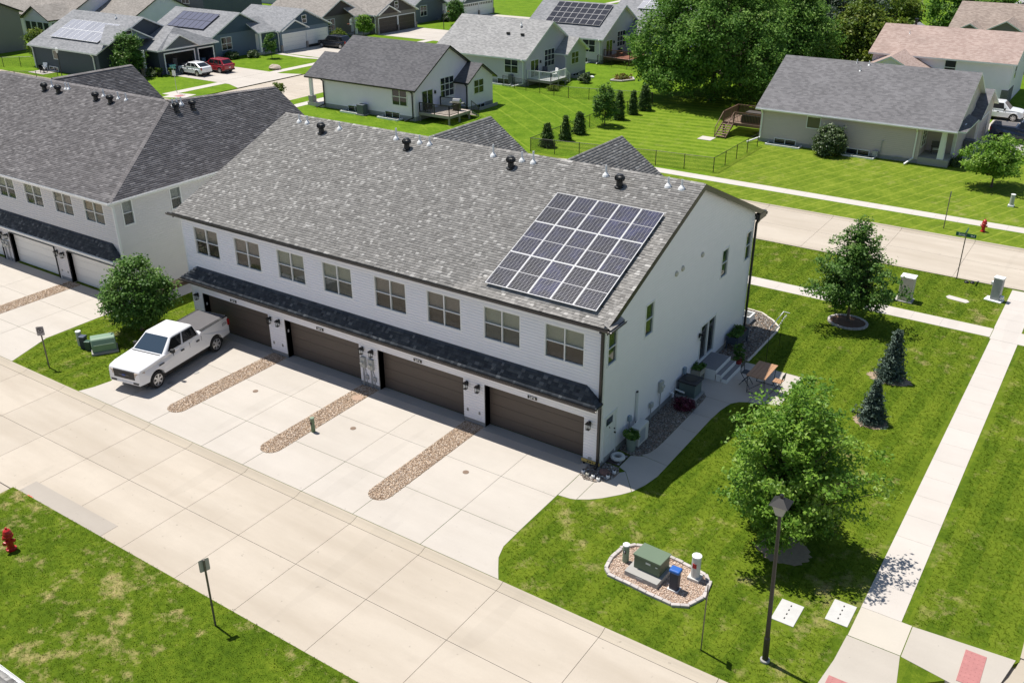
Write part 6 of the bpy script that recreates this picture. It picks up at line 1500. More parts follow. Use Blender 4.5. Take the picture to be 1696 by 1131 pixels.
# conifers
def conifer(label, loc, h, r, mat, n, leaf, seed, group=None, power=1.0, name='evergreen', tiers=None):
    rg = np.random.default_rng(seed); x, y, z = loc; root = thing(name, label, 'evergreen', loc, 0, group)
    k = n; f = rg.random(k)**1.25*.97; R0 = r*np.clip(1-f, 0.02, 1)**power
    if tiers: R0 = R0*(.55+.5*np.abs(np.sin(f*tiers*math.pi)))*rg.uniform(.7,1.25,k)
    a = rg.random(k)*6.28; q = R0*np.sqrt(rg.uniform(.3, 1, k))*(1+.16*np.sin(4*a+seed)+.1*np.sin(7*a+9*f))*rg.uniform(.85,1.12,k)
    C = np.stack([x+q*np.cos(a), y+q*np.sin(a), z+.08+f*(h-.1)-q*.18*(tiers is not None)], 1)
    V, F, T = leaf_cloud(C, np.full(k, leaf*.9), 9, leaf, rg, .35, aspect=.3, centre=np.array([x,y,z+h*.3]))
    MB().tube((x,y,z-.03),(x,y,z+h*.9),.05+.01*h,.012,7).build('trunk', M_bark, root)
    ok = V.reshape(-1,4,3)[:,:,2].min(1) > z+.02
    np_mesh('crown', V, F[ok], mat, root, T[ok]); return root
conifer('small blue spruce in a straw ring, farther from the lamp post', (7.85,14.2,0), 2.6, .72, LF_sprc, 800, .16, 71, 'spruces in the side lawn', 1.0, 'spruce', 7)
conifer('shorter blue spruce in a straw ring just beyond the maple', (8.15,9.75,0), 2.05, .66, LF_sprc, 700, .15, 72, 'spruces in the side lawn', .95, 'spruce', 6)
EV = 'columnar evergreens along the fence'
for k, (x, y, h, r, p, lab) in enumerate([(-28.7,42.2,2.1,.62,.55,'wide columnar evergreen nearest the fence corner'),(-28.6,45.2,2.25,.48,.8,'slim pointed evergreen, second from the fence corner'),(-28.7,47.9,2.1,.58,.5,'ragged evergreen, third from the fence corner'),(-28.4,55.2,2.9,.6,.6,'tallest columnar evergreen right behind the slim young tree'),(-28.3,58.0,2.4,.52,.85,'pointed cone-shaped evergreen between the tallest and the last one'),(-28.2,60.4,2.6,.72,.5,'broad columnar evergreen next to the big tree shade')]):
    conifer(lab, (x,y,0), h, r, LF_arb, 420, .2, 80+k, EV, p)
# ================================================================== gravel, beds, edging
def inpoly(X, Y, poly):
    ins = np.zeros(len(X), bool); n = len(poly)
    for i in range(n):
        x0, y0 = poly[i]; x1, y1 = poly[(i+1) % n]
        c = ((y0 > Y) != (y1 > Y)) & (X < (x1-x0)*(Y-y0)/(y1-y0+1e-12)+x0); ins ^= c
    return ins
PB_warm = tone_mat('pebble_warm', [(0,(.19,.12,.075)),(.3,(.40,.285,.195)),(.6,(.56,.43,.315)),(.85,(.68,.57,.46)),(1,(.80,.74,.68))], .8, 0, .2, 60)
PB_grey = tone_mat('pebble_grey', [(0,(.07,.06,.055)),(.35,(.19,.165,.14)),(.65,(.31,.27,.23)),(.9,(.50,.46,.42)),(1,(.7,.68,.64))], .8, 0, .2, 60)
PB_pale = tone_mat('pebble_pale', [(0,(.27,.15,.10)),(.35,(.50,.36,.27)),(.7,(.66,.53,.43)),(1,(.80,.72,.64))], .8, 0, .15, 60)
def pebbles(parent, poly, z, dens, s0, s1, mat, seed):
    rg = np.random.default_rng(seed); P = np.array(poly); lo, hi = P.min(0), P.max(0); n = int((hi-lo).prod()*dens)
    X = rg.uniform(lo[0], hi[0], n); Y = rg.uniform(lo[1], hi[1], n); k = inpoly(X, Y, poly); X, Y = X[k], Y[k]; N = len(X)
    oct_ = np.array([(1,0,0),(0,1,0),(-1,0,0),(0,-1,0),(0,0,1),(0,0,-.5)], float); tri = np.array([(0,1,4),(1,2,4),(2,3,4),(3,0,4),(1,0,5),(2,1,5),(3,2,5),(0,3,5)])
    s = rg.uniform(s0, s1, N); a = rg.random(N)*6.28; ca, sa = np.cos(a), np.sin(a)
    sc = np.stack([s*rg.uniform(.8,1.3,N), s*rg.uniform(.6,1.0,N), s*rg.uniform(.4,.7,N)], 1)
    Q = oct_[None]*sc[:,None]+rg.normal(0, .12, (N,6,3))*s[:,None,None]
    V = np.stack([Q[...,0]*ca[:,None]-Q[...,1]*sa[:,None]+X[:,None], Q[...,0]*sa[:,None]+Q[...,1]*ca[:,None]+Y[:,None], Q[...,2]+z+s[:,None]*.25], 2)
    F = (np.arange(N)*6)[:,None,None]+tri[None]
    o = np_mesh('pebbles', V.reshape(-1,3), F.reshape(-1,3), mat, parent, np.repeat(rg.beta(1.6,1.6,N), 8), smooth=True); return stuff(o)
M_bed = M('bed_soil', (.27,.19,.135), .95, .3, 12)
def bed(name, poly, mat, dens, s0, s1, seed, z=-.004, base=None):
    b = struct(MB().prism(poly, z-.05, z).build(name, base or M_bed)); pebbles(b, poly, z, dens, s0, s1, mat, seed); hard(poly); return b
for k, (a, b) in enumerate(ST):
    c = (a+b)/2; r = (b-a)/2-.006
    bed('gravel_strip', [(a+.005,-.03)]+[(a+.005,YT+.55)]+[(c+r*math.cos(t), YT+.50+r*math.sin(t)) for t in np.linspace(math.pi, 2*math.pi, 13)]+[(b-.005,YT+.55),(b-.005,-.03)], PB_warm, 1000, .02, .042, 100+k)
bed('gravel_strip', [(-35.84,-.03),(-35.84,-6.36)]+[(-35.3+.54*math.cos(t), -6.36+.54*math.sin(t)) for t in np.linspace(math.pi, 2*math.pi, 9)]+[(-34.76,-6.36),(-34.76,-.03)], PB_warm, 700, .024, .046, 104)
bed('gravel_bed', [(.02,1.62),(.65,1.49),(.98,1.65),(1.2,2.1),(1.29,2.6),(1.31,3.1),(1.31,7.2),(1.26,7.78),(.98,8.12),(.02,8.3)], PB_grey, 800, .02, .044, 105)
bed('gravel_bed', [(.02,11.92),(1.5,12.1),(1.52,16.2),(1.46,16.8),(.86,17.5),(0,18.1),(-.8,18.15),(-.8,15.45),(.02,15.45)], PB_grey, 330, .03, .065, 106)
bed('gravel_bed', [(-.44,-.02),(-.44,-.84),(-.1,-1.07),(.33,-1.03),(.70,-.70),(.85,-.25),(.85,.10),(.66,.40),(.03,.45),(.03,-.02)], PB_grey, 480, .03, .06, 107)
UB = [(3.22,-5.35),(3.12,-4.75),(3.19,-4.05),(3.49,-3.68),(3.81,-3.55),(4.69,-3.58),(5.62,-3.68),(6.25,-3.82),(6.52,-4.15),(6.62,-4.85),(6.32,-5.55),(5.93,-5.76),(4.99,-5.72),(4.15,-5.64),(3.5,-5.6)]
ub = bed('gravel_bed', UB, PB_pale, 900, .02, .04, 108, base=M('pale_soil', (.45,.34,.26), .95, .2, 12))
def edging(parent, pts, w, h, L, mat, closed=True, seed=0, name='edging_stone'):
    """blocks laid end to end along a line"""
    rg = np.random.default_rng(seed); P = [Vector((*p,0)) for p in pts]+([Vector((*pts[0],0))] if closed else [])
    tot = sum((b-a).length for a, b in zip(P, P[1:])); n = int(tot/L); me = None
    def at_(d):
        for a, b in zip(P, P[1:]):
            l_ = (b-a).length
            if d <= l_: return a.lerp(b, d/max(l_,1e-6)), (b-a).normalized()
            d -= l_
        return P[-1], (P[-1]-P[-2]).normalized()
    proto = None
    for i in range(n):
        p, d = at_((i+.5)*tot/n)
        if proto is None:
            proto = MB().box(-tot/n/2+.006,tot/n/2-.006,-w/2,w/2,-.05,h).build(name, mat, parent, local=True, bevel=.012, seg=1); o = proto
        else:
            o = proto.copy(); COL.objects.link(o)
        o.location = p-wloc(parent)+Vector((0,0,rg.normal(0,.006))); o.rotation_euler = (0,0,math.atan2(d.y,d.x)+rg.normal(0,.02))
edging(ub, UB, .13, .085, .30, M_stone, seed=1)
edging(bpy.data.objects['gravel_bed.001'], [(1.56,12.2),(1.57,16.2),(1.5,16.85),(.9,17.56),(0,18.17),(-.8,18.22)], .1, .05, .45, M('pale_edging', (.60,.54,.47), .9, .1, rnd=.08), False, 2)
ring = [(4.35+.98*math.cos(t), 19.5+.86*math.sin(t)) for t in np.linspace(0, 2*math.pi, 24)[:-1]]
mr = struct(MB().prism(ring, -.03, .03).build('mulch_ring', M_mulch)); hard(ring); edging(mr, ring, .13, .085, .24, M_stone, seed=3)
for k, (cx, cy, rx, ry) in enumerate(((7.85,14.2,1.0,.62),(8.12,9.7,.72,.68),(7.95,-.95,.95,.85))):
    rg = np.random.default_rng(200+k); pts = [(cx+rx*math.cos(t)*rg.uniform(.82,1.12), cy+ry*math.sin(t)*rg.uniform(.82,1.12)) for t in np.linspace(0, 2*math.pi, 44)[:-1]]
    struct(MB().prism(pts, -.03, .006).build('mulch_ring', M_soil)); hard(pts)
struct(MB().box(-30.08,-29.66,.3,12,-.05,.004).build('mulch_bed', M_mulch))

# ================================================================== things on the near ground
M_tgreen = M('transformer_green', (.085,.125,.075), .5, .06); M_pgreen = M('pedestal_green', (.21,.28,.20), .5, .06)
def transformer(label, x, y, rz_, sx, sy, sz, pad=True, mat=None, round_=False):
    t = thing('transformer_box', label, 'transformer', (x,y,0), rz_); mat = mat or M_tgreen
    if pad: MB().box(-sx/2-.16,sx/2+.12,-sy/2-.34,sy/2+.12,-.02,.20).build('pad', MC_grey, t, local=True, bevel=.015); z0 = .202; MB().box(-.2,.06,-sy/2-.352,-sy/2-.335,.04,.14).build('pad_plate', M_grey, t, local=True)
    else: z0 = .0; MB().box(-sx/2-.05,sx/2+.05,-sy/2-.05,sy/2+.05,-.02,.10).build('pad', MC_grey, t, local=True); z0 = .102
    if round_:
        b = MB(); b.extr([(-sx/2,-sy/2*.9,z0),(-sx/2,sy/2*.9,z0),(-sx/2,sy/2,z0+sz*.5),(-sx/2,sy/2*.75,z0+sz*.92),(-sx/2,sy/2*.5,z0+sz),(-sx/2,-sy/2*.5,z0+sz),(-sx/2,-sy/2*.75,z0+sz*.92),(-sx/2,-sy/2,z0+sz*.5)], (sx,0,0)); b.build('cabinet', mat, t, local=True, bevel=.05, seg=3)
        MB().box(-sx/2+.1,sx/2-.1,-sy/2-.012,-sy/2+.05,z0+sz*.52,z0+sz*.56).build('lid_seam', M_pgreen, t, local=True)
    else:
        MB().box(-sx/2,sx/2,-sy/2,sy/2,z0,z0+sz-.05).build('cabinet', mat, t, local=True, bevel=.012)
        MB().extr([(-sx/2-.03,-sy/2-.03,z0+sz-.048),(-sx/2-.03,sy/2+.03,z0+sz-.048),(-sx/2-.03,sy/2+.03,z0+sz-.01),(-sx/2-.03,-sy/2-.03,z0+sz+.02)], (sx+.06,0,0)).build('lid', M('transformer_lid', (.13,.18,.12), .5, .05), t, local=True)
        MB().box(-.04,.14,-sy/2-.008,-sy/2-.001,z0+sz*.62,z0+sz*.76).build('warning_label', M('label_white', (.6,.62,.6), .5), t, local=True); MB().box(sx/2-.16,sx/2-.08,-sy/2-.008,-sy/2-.001,z0+sz*.62,z0+sz*.70).build('warning_label', MATS['label_white'], t, local=True)
    return t
transformer('dark green transformer on a concrete pad in the stone-edged gravel bed', 4.58, -4.62, rad(-3), .98, .72, .55)
def pedestal(label, x, y, h, r, mat, capmat, base=None, mark=None, name='utility_pedestal'):
    p = thing(name, label, 'pedestal', (x,y,0))
    MB().lathe([(r,-.02),(r,h-.06)], (0,0,0), 18).build('post', mat, p, local=True); MB().lathe([(r*1.08,h-.058),(r*1.08,h-.01),(r*.9,h)], (0,0,0), 18).build('cap', capmat, p, local=True)
    if base: MB().box(-r*1.35,r*1.35,-r*1.35,r*1.35,-.02,.12).build('base', base, p, local=True, bevel=.02)
    if mark:
        MB().box(-r*.45,r*.45,-r-.012,-r+.03,h*.55,h*.72).build('marker_label', mark[0], p, local=True)
        if mark[1]: put = put_text(None, mark[1], .12, mark[2], (0,0,0), (0,0,0)); put.parent = p; put.location = (0,-r-.016,h*.635); put.rotation_euler = (rad(90),0,0)
    return p
pedestal('short green pedestal with white cap at the left of the gravel bed', 3.6, -4.62, .74, .115, M_pgreen, M_white, None, (M_black, 'F', M_white))
pedestal('white pedestal with red label at the right of the gravel bed', 5.98, -4.12, .98, .155, M('pedestal_white', (.62,.63,.60), .5), M_white, M('pedestal_base', (.55,.54,.51), .6), (M_red, None, None))
bn = thing('utility_pedestal', 'dark pedestal with bright blue lid between the transformer and the white one', 'pedestal', (5.62,-5.0,0))
MB().prism([(-.15,-.12),(.15,-.12),(.17,0),(.15,.12),(-.15,.12),(-.17,0)],-.02,.72).build('body', M('blue_black', (.02,.03,.055), .5), bn, local=True, bevel=.02); MB().extr([(-.19,-.16,.72),(.19,-.16,.72),(.19,.16,.72),(-.19,.16,.72)], (0,0,.14)).build('lid', M('lid_blue', (.03,.12,.42), .35), bn, local=True, bevel=.05, seg=3)
MB().box(-.19,.19,-.16,.16,-.02,.05).build('base', M_white, bn, local=True)
for lab, x, y, w in (('white concrete cover pad nearest the lamp post', 9.16, -4.0, .37), ('white cover pad beside the sidewalk in tree shade', 10.6, -3.06, .36)):
    p = thing('access_pad', lab, 'cover pad', (x,y,0))
    MB().box(-w,w,-.55,.55,-.05,.012).build('pad', M('pale_pad', (.50,.49,.47), .85, .18, 3), p, local=True, bevel=.01)
    for k in range(4): MB().box(-.02,.02,-.35+k*.22,-.27+k*.22,.0125,.016).build('lift_slot', M_dark, p, local=True)
    hard([(x-w,y-.56),(x+w,y-.56),(x+w,y+.56),(x-w,y+.56)])
# lamp post
lp = thing('lamp_post', 'tall black street lamp with square lantern in front of the maple', 'street lamp', (9.29,-6.42,0)); lp.rotation_euler = (rad(.5),rad(-2.0),0)
MB().lathe([(.095,-.05),(.095,.9),(.075,.95),(.06,3.0),(.05,5.35)], (0,0,0), 12).build('pole', M('lamp_black', (.022,.02,.018), .45), lp, local=True); MB().lathe([(.15,-.05),(.15,.06),(.12,.08)], (0,0,0), 12).build('footing', MC_grey, lp, local=True)
l = MB(); l.add([(-.10,-.10,5.38),(.10,-.10,5.38),(.10,.10,5.38),(-.10,.10,5.38),(-.2,-.2,5.75),(.2,-.2,5.75),(.2,.2,5.75),(-.2,.2,5.75)], [(0,3,2,1),(4,5,6,7),(0,1,5,4),(1,2,6,5),(2,3,7,6),(3,0,4,7)]); l.build('lantern_glass', M('frosted_glass', (.36,.35,.33), .3), lp, local=True)
l = MB(); l.add([(-.27,-.27,5.76),(.27,-.27,5.76),(.27,.27,5.76),(-.27,.27,5.76),(-.05,-.05,5.95),(.05,-.05,5.95),(.05,.05,5.95),(-.05,.05,5.95)], [(0,3,2,1),(4,5,6,7),(0,1,5,4),(1,2,6,5),(2,3,7,6),(3,0,4,7)]); l.build('lantern_roof', MATS['lamp_black'], lp, local=True); MB().lathe([(.06,5.95),(.06,6.03),(.03,6.06)], (0,0,0), 10).build('photocell', M_black, lp, local=True)
# sign posts
M_signb = M('sign_back', (.48,.45,.40), .5, .08); M_post = M('sign_post', (.15,.13,.115), .5, .15, 8, metal=.4)
def sign(label, x, y, h, face_rot, w, hh, face_mat, symbol=None, lean=0):
    s = thing('sign_post', label, 'sign', (x,y,0), face_rot)
    MB().box(-.03,.03,-.018,.018,-.05,h-.02).build('post', M_post, s, local=True)
    q = MB(); r = .04; pts = []
    for cx, cz, a0 in ((w/2-r,h-hh+r,-90),(w/2-r,h-r,0),(-w/2+r,h-r,90),(-w/2+r,h-hh+r,180)): pts += [(cx+r*math.cos(rad(a0+t)), -.024, cz+r*math.sin(rad(a0+t))) for t in (0,45,90)]
    q.extr(pts, (0,-.006,0)); q.build('sign_panel', face_mat, s, local=True)
    if symbol == 'no':
        zc = h-hh*.42; q = MB(); n = 20
        for k in range(n):
            a0, a1 = 2*math.pi*k/n, 2*math.pi*(k+1)/n; f = lambda a, rr: (rr*math.cos(a), -.032, zc+rr*math.sin(a)); q.extr([f(a0,.11),f(a1,.11),f(a1,.145),f(a0,.145)], (0,-.003,0))
        q.extr([(-.1,-.032,zc+.08),(-.08,-.032,zc+.1),(.1,-.032,zc-.08),(.08,-.032,zc-.1)], (0,-.003,0)); q.build('prohibition_ring', M('sign_ink', (.06,.05,.055), .5), s, local=True)
        t = put_text(None, 'P', .2, MATS['sign_ink'], (0,0,0), (0,0,0)); t.parent = s; t.location = (0,-.033,zc); t.rotation_euler = (rad(90),0,0)
    return s
sign('no-parking sign on a thin post at the neighbouring drive', -26.65, -7.2, 2.2, rad(48), .34, .47, M('sign_grey', (.36,.33,.33), .5), 'no')
sign('blank-backed street sign on the near south lawn', -5.82, -14.65, 2.62, rad(250), .33, .46, M_signb)
sg = sign('edge-on sign post beside the stone-edged gravel bed', 7.49, -7.08, 2.6, rad(109), .32, .46, M_signb)
sg.rotation_euler = (0, rad(-1.5), rad(109))
sign('thin grey delineator post in the far parkway', 5.39, 38.36, 2.6, rad(70), .05, .4, M_grey)
ss = thing('street_sign', 'green street name sign on a pole by the rear street', 'street sign', (7.95,29.25,0))
MB().tube((0,0,-.05),(0,0,3.0),.03,.03,8).build('post', M_post, ss, local=True); MB().box(-.55,.55,-.012,.012,2.62,2.84).build('name_blade', M('sign_green', (.008,.11,.075), .45), ss, local=True)
MB().box(-.012,.012,-.5,.5,2.86,3.06).build('name_blade', MATS['sign_green'], ss, local=True)
for t_, sz, xx in (('Scott', .2, -.2), ('Blvd', .12, .36)):
    t = put_text(None, t_, sz, M_white, (0,0,0), (0,0,0)); t.parent = ss; t.location = (xx,-.014,2.73); t.rotation_euler = (rad(90),0,0)
sb_ = thing('street_sign', 'far street sign with green blades in front of the navy house', 'street sign', (-76.0,39.6,0))
MB().tube((0,0,-.05),(0,0,2.9),.03,.03,6).build('post', M('pale_post', (.5,.5,.42), .5), sb_, local=True); MB().box(-.4,.4,-.015,.015,2.7,2.9).build('name_blade', M('sign_teal', (.05,.25,.24), .45), sb_, local=True); MB().box(-.015,.015,-.4,.4,2.92,3.1).build('name_blade', MATS['sign_teal'], sb_, local=True)
for s in (-1,1): MB().box(.16*s-.13,.16*s+.13,-.03,-.018,1.9,2.5).build('sign_panel', M_white, sb_, local=True)
# hydrants
def hydrant(label, x, y, s=1., rz_=0):
    h = thing('fire_hydrant', label, 'hydrant', (x,y,0), rz_); h.scale = (s,)*3
    MB().lathe([(.17,-.02),(.17,.05),(.12,.06),(.11,.10),(.11,.50),(.17,.52),(.17,.58),(.15,.60),(.145,.68),(.11,.78),(.05,.83)], (0,0,0), 14).build('barrel', M_red, h, local=True)
    MB().lathe([(.035,.83),(.035,.89)], (0,0,0), 5).build('operating_nut', M_red, h, local=True)
    for s_ in (-1,1): MB().tube((s_*.09,0,.40),(s_*.20,0,.40),.055,.055,10).tube((s_*.2,0,.40),(s_*.225,0,.40),.065,.06,6).build('hose_nozzle', M_red, h, local=True)
    MB().tube((0,-.09,.38),(0,-.22,.38),.075,.075,10).tube((0,-.22,.38),(0,-.25,.38),.085,.075,6).build('pumper_nozzle', M_red, h, local=True); return h
hydrant('red fire hydrant on the near left lawn', -14.88, -16.1, 1.05, .4); hydrant('red fire hydrant by the far sidewalk on the right', 7.72, 39.15, 1.0, -.3)
# left island: transformer and pedestals
transformer('pale green rounded transformer on the grass beside the pickup', -26.0, -4.55, rad(58), 1.15, .82, .72, False, M('pale_green', (.20,.30,.21), .5), True)
pedestal('pale pedestal with white lid at the left of the green boxes', -27.6, -4.85, .78, .13, M('pale_post2', (.45,.46,.42), .5), M_white)
b = thing('utility_pedestal', 'dark navy square pedestal in front of the white-lidded one', 'pedestal', (-27.1,-4.95,0), .4); MB().box(-.14,.14,-.14,.14,-.02,.6).build('body', M('blue_black', (.02,.03,.055)), b, local=True, bevel=.02); MB().box(-.16,.16,-.16,.16,.602,.68).build('lid', M('slate_lid', (.08,.10,.15), .4), b, local=True, bevel=.02)
b = thing('utility_pedestal', 'small dark green pedestal touching the rounded transformer', 'pedestal', (-26.72,-4.95,0), .5); MB().box(-.14,.14,-.12,.12,-.02,.42).build('body', M('dark_green', (.03,.07,.05), .5), b, local=True, bevel=.02); MB().box(-.16,.16,-.14,.14,.422,.5).build('lid', M('dark_green2', (.05,.11,.08), .4), b, local=True, bevel=.03)
pedestal('thin green marker post standing in the middle gravel strip', -11.6, -4.4, .7, .09, M('marker_green', (.13,.19,.10), .5), M_pgreen, None, (M_black, None, None))
MB().lathe([(.26,-.01),(.26,.02),(.2,.03)], (-12.0,-1.15,0), 16).build('valve_box_lid', M('valve_tan', (.38,.26,.19), .8, .3, 14), bpy.data.objects['gravel_strip.001'])
# cabinets by the street
cb = thing('utility_cabinet', 'beige utility cabinet half hidden behind the ornamental tree', 'cabinet', (6.15,24.3,0)); MB().box(-.36,.36,-.3,.3,.0,1.4).build('cabinet', M('cab_beige', (.50,.46,.40), .55, .05), cb, local=True, bevel=.02); MB().box(-.4,.4,-.34,.34,1.402,1.47).build('lid', M_white, cb, local=True, bevel=.02); MB().box(-.5,.45,-.42,.36,-.04,.05).build('pad', MC_grey, cb, local=True)
cb = thing('utility_cabinet', 'tall white and grey utility cabinet at the street corner', 'cabinet', (10.38,27.1,0), rad(-10)); MB().box(-.24,.24,-.2,.2,.06,1.3).build('cabinet', M_grey, cb, local=True, bevel=.02); MB().box(-.27,.27,-.23,.23,1.302,1.38).build('lid', M_white, cb, local=True, bevel=.02); MB().box(-.5,.42,-.36,.3,-.04,.055).build('pad', M_white, cb, local=True, bevel=.03); MB().box(-.36,-.242,-.12,.1,.9,1.05).build('side_box', M_white, cb, local=True); MB().box(.25,.4,-.1,.15,.1,.3).build('side_box', M_white, cb, local=True)
sp = struct(MB().prism([(7.98,26.1),(8.1,26.4),(9.1,26.2),(9.25,25.95),(9.1,25.7),(8.15,25.85)],-.05,.012).build('access_slab', MC_walk)); hard([(7.9,25.6),(9.3,25.6),(9.3,26.5),(7.9,26.5)])
for k, (x, y) in enumerate(((8.55,28.95),(8.85,29.05))): tag(MB().lathe([(.13,-.02),(.13,.05),(.09,.09),(.03,.10)], (0,0,0), 12).build('valve_cap', M_black, loc=(x,y,0), local=True), ('left of two black round valve caps near the street name sign','right of two black round valve caps near the street name sign')[k], 'valve cap', 'black valve caps')
pedestal('pale pedestal on the mown lawn at the right edge', 8.43, 46.1, .92, .15, M('pale_post2', (.45,.46,.42)), M_white, M_white)

# ================================================================== along the gable wall
def gbox(name, label, cat, parts, loc):
    t = thing(name, label, cat, loc)
    for nm, mat, b, bv in parts: MB().box(*b).build(nm, mat, t, local=True, bevel=bv)
    return t
hp = gbox('heat_pump', 'beige outdoor heat pump unit standing by the gable wall', 'heat pump', [('casing', M('heatpump_beige', (.60,.60,.57), .5, .04), (-.2,.2,-.45,.45,.08,.92), .02), ('foot', M_grey, (-.18,.18,-.4,-.3,0,.08), 0), ('foot', M_grey, (-.18,.18,.3,.4,0,.08), 0), ('fan_grille', M('grille_grey', (.36,.39,.44), .5), (.2,.212,-.36,.12,.2,.8), .01)], (.48,2.55,0))
for k in range(7): MB().box(.213,.222,-.36,.12,.24+k*.08,.255+k*.08).build('grille_bar', M_grey, hp, local=True)
ac = gbox('air_conditioner', 'dark green square air conditioner condenser with black top by the gable', 'air conditioner', [('casing', M('condenser_green', (.10,.14,.135), .6, .1), (-.4,.4,-.4,.4,.10,.74), .02), ('top_cover', M('condenser_top', (.018,.02,.026), .5), (-.46,.46,-.46,.46,.742,.84), .04), ('pad', MC_grey, (-.5,.5,-.5,.5,-.01,.098), 0)], (.56,7.52,0))
MB().lathe([(.30,.842),(.30,.86),(.24,.862)], (0,0,0), 18).build('fan_guard', M_black, ac, local=True)
dct = thing('line_cover', 'white line-set cover running up the gable wall', 'duct', (0,3.0,0)); MB().box(.02,.10,-.06,.06,.7,2.08).build('cover', M('duct_white', (.62,.64,.64), .5), dct, local=True); MB().box(.02,.09,-.05,.05,2.082,2.13).build('end_cap', M_black, dct, local=True); MB().path([(.06,0,.7),(.12,-.1,.5),(.3,-.2,.4)], .025).build('hose', M_black, dct, local=True)
def wall_meter(label, y, z, w, h, pipe=True, mat=None):
    t = thing('utility_meter', label, 'meter', (0,y,0)); MB().box(.02,.16,-w/2,w/2,z-h/2,z+h/2).build('box', mat or M('meter_grey', (.4,.41,.39)), t, local=True, bevel=.02)
    MB().tube((.08,0,.02),(.08,0,z-h/2),.025,.025,6).build('conduit', M_grey, t, local=True); return t
wall_meter('round-topped small meter low on the gable wall', 4.41, .80, .22, .24); m2 = wall_meter('tall electric meter box in the middle of the gable wall', 5.32, 1.30, .3, .55); MB().tube((.16,.0,1.35),(.25,0,1.35),.09,.08,12).build('meter_glass', M('meter_face', (.5,.5,.46)), m2, local=True); wall_meter('blue grey cut-off box behind the condenser', 7.86, .98, .2, .32, True, M('bluegrey', (.20,.27,.34), .5)); wall_meter('blue grey cut-off box above the heat pump', 2.35, 1.15, .16, .26, True, MATS['bluegrey'])
sn = thing('snorkel_vent', 'white bent vent pipe at the foot of the gable', 'vent', (0,6.55,0)); MB().path([(.02,0,.42),(.16,0,.42),(.16,0,.22)], .05, 8).path([(.02,.5,.36),(.5,.5,.30)], .045, 8).build('pipe', M_white, sn, local=True)
# potted plants
def pot_plant(label, x, y, r, h, matp, matl, ph, seed, n=30, nl=30, ls=.11):
    p = thing('potted_plant', label, 'plant', (x,y,0)); MB().lathe([(r*.72,0),(r*.8,h*.1),(r,h*.95),(r*1.05,h),(r*.9,h),(r*.85,h*.9)], (0,0,0), 14).build('pot', matp, p, local=True)
    rg = np.random.default_rng(seed); a = rg.random(n)*6.28; q = r*1.25*np.sqrt(rg.random(n)); C = np.stack([x+q*np.cos(a), y+q*np.sin(a), h+rg.random(n)*ph], 1)
    V, F, T = leaf_cloud(C, np.full(n, .09), nl, ls, rg, .5); np_mesh('foliage', V, F, matl, p, T); return p
pot_plant('tall grey green pot with leafy plant beside the heat pump', .48, 1.82, .22, .62, M('sage_pot', (.20,.25,.22), .6), LF_pear, .32, 301)
pot_plant('red pot with a green plant at the foot of the steps', 1.25, 11.75, .19, .22, M('red_pot', (.30,.03,.03), .6), LF_pear, .7, 302)
def planter_box(label, x, y, w, d, h, matb, legs, seed):
    t = thing('planter_box', label, 'planter', (x,y,0)); zb = .35 if legs else .0
    for b in ((-w/2,w/2,-d/2,-d/2+.03),(-w/2,w/2,d/2-.03,d/2),(-w/2,-w/2+.03,-d/2+.03,d/2-.03),(w/2-.03,w/2,-d/2+.03,d/2-.03)): MB().box(*b,zb,h).build('side_board', matb, t, local=True)
    MB().box(-w/2+.03,w/2-.03,-d/2+.03,d/2-.03,h-.1,h-.05).build('soil', M_mulch, t, local=True)
    for i in (-1,1):
        for j in (-1,1): MB().box(i*(w/2-.04)-.03,i*(w/2-.04)+.03,j*(d/2-.04)-.03,j*(d/2-.04)+.03,0,zb).build('leg', matb, t, local=True)
    rg = np.random.default_rng(seed); n = 46; C = np.stack([x+rg.uniform(-w/2,w/2,n)*.9, y+rg.uniform(-d/2,d/2,n)*.9, h+rg.random(n)*.16], 1)
    V, F, T = leaf_cloud(C, np.full(n, .10), 26, .10, rg, .6); np_mesh('foliage', V, F, LF_pear, t, T); return t
planter_box('pale raised planter box with green herbs left of the steps', .27, 9.08, .46, .62, .62, M('planter_tan', (.36,.34,.27), .7), True, 311)
planter_box('dark blue raised planter trough along the gable wall', .42, 13.6, .62, 1.5, .74, M('planter_blue', (.035,.05,.075), .6), True, 312)
sp_ = thing('entry_steps', 'grey composite steps with white edges at the sliding door', 'steps', (.8,10.35,0))
M_comp = M('composite_grey', (.22,.215,.22), .7, .08, 6)
for k, (x1_, z_) in enumerate(((1.02,.52),(1.30,.35),(1.58,.18))):
    x0_ = 0.03 if k == 0 else (1.02,1.30)[k-1]
    MB().box(x0_-.8,x1_-.8-.035,-.88,.88,z_-.03,z_).build('tread', M_comp, sp_, local=True); MB().box(x1_-.8-.035,x1_-.8,-.9,.9,0 if k == 2 else z_-.17,z_+.002).build('riser', M_white, sp_, local=True)
    for s in (-1,1): MB().box(x0_-.8,x1_-.8-.036,s*.885-.015,s*.885+.015,0,z_-.005).build('side_skirt', M_white, sp_, local=True)
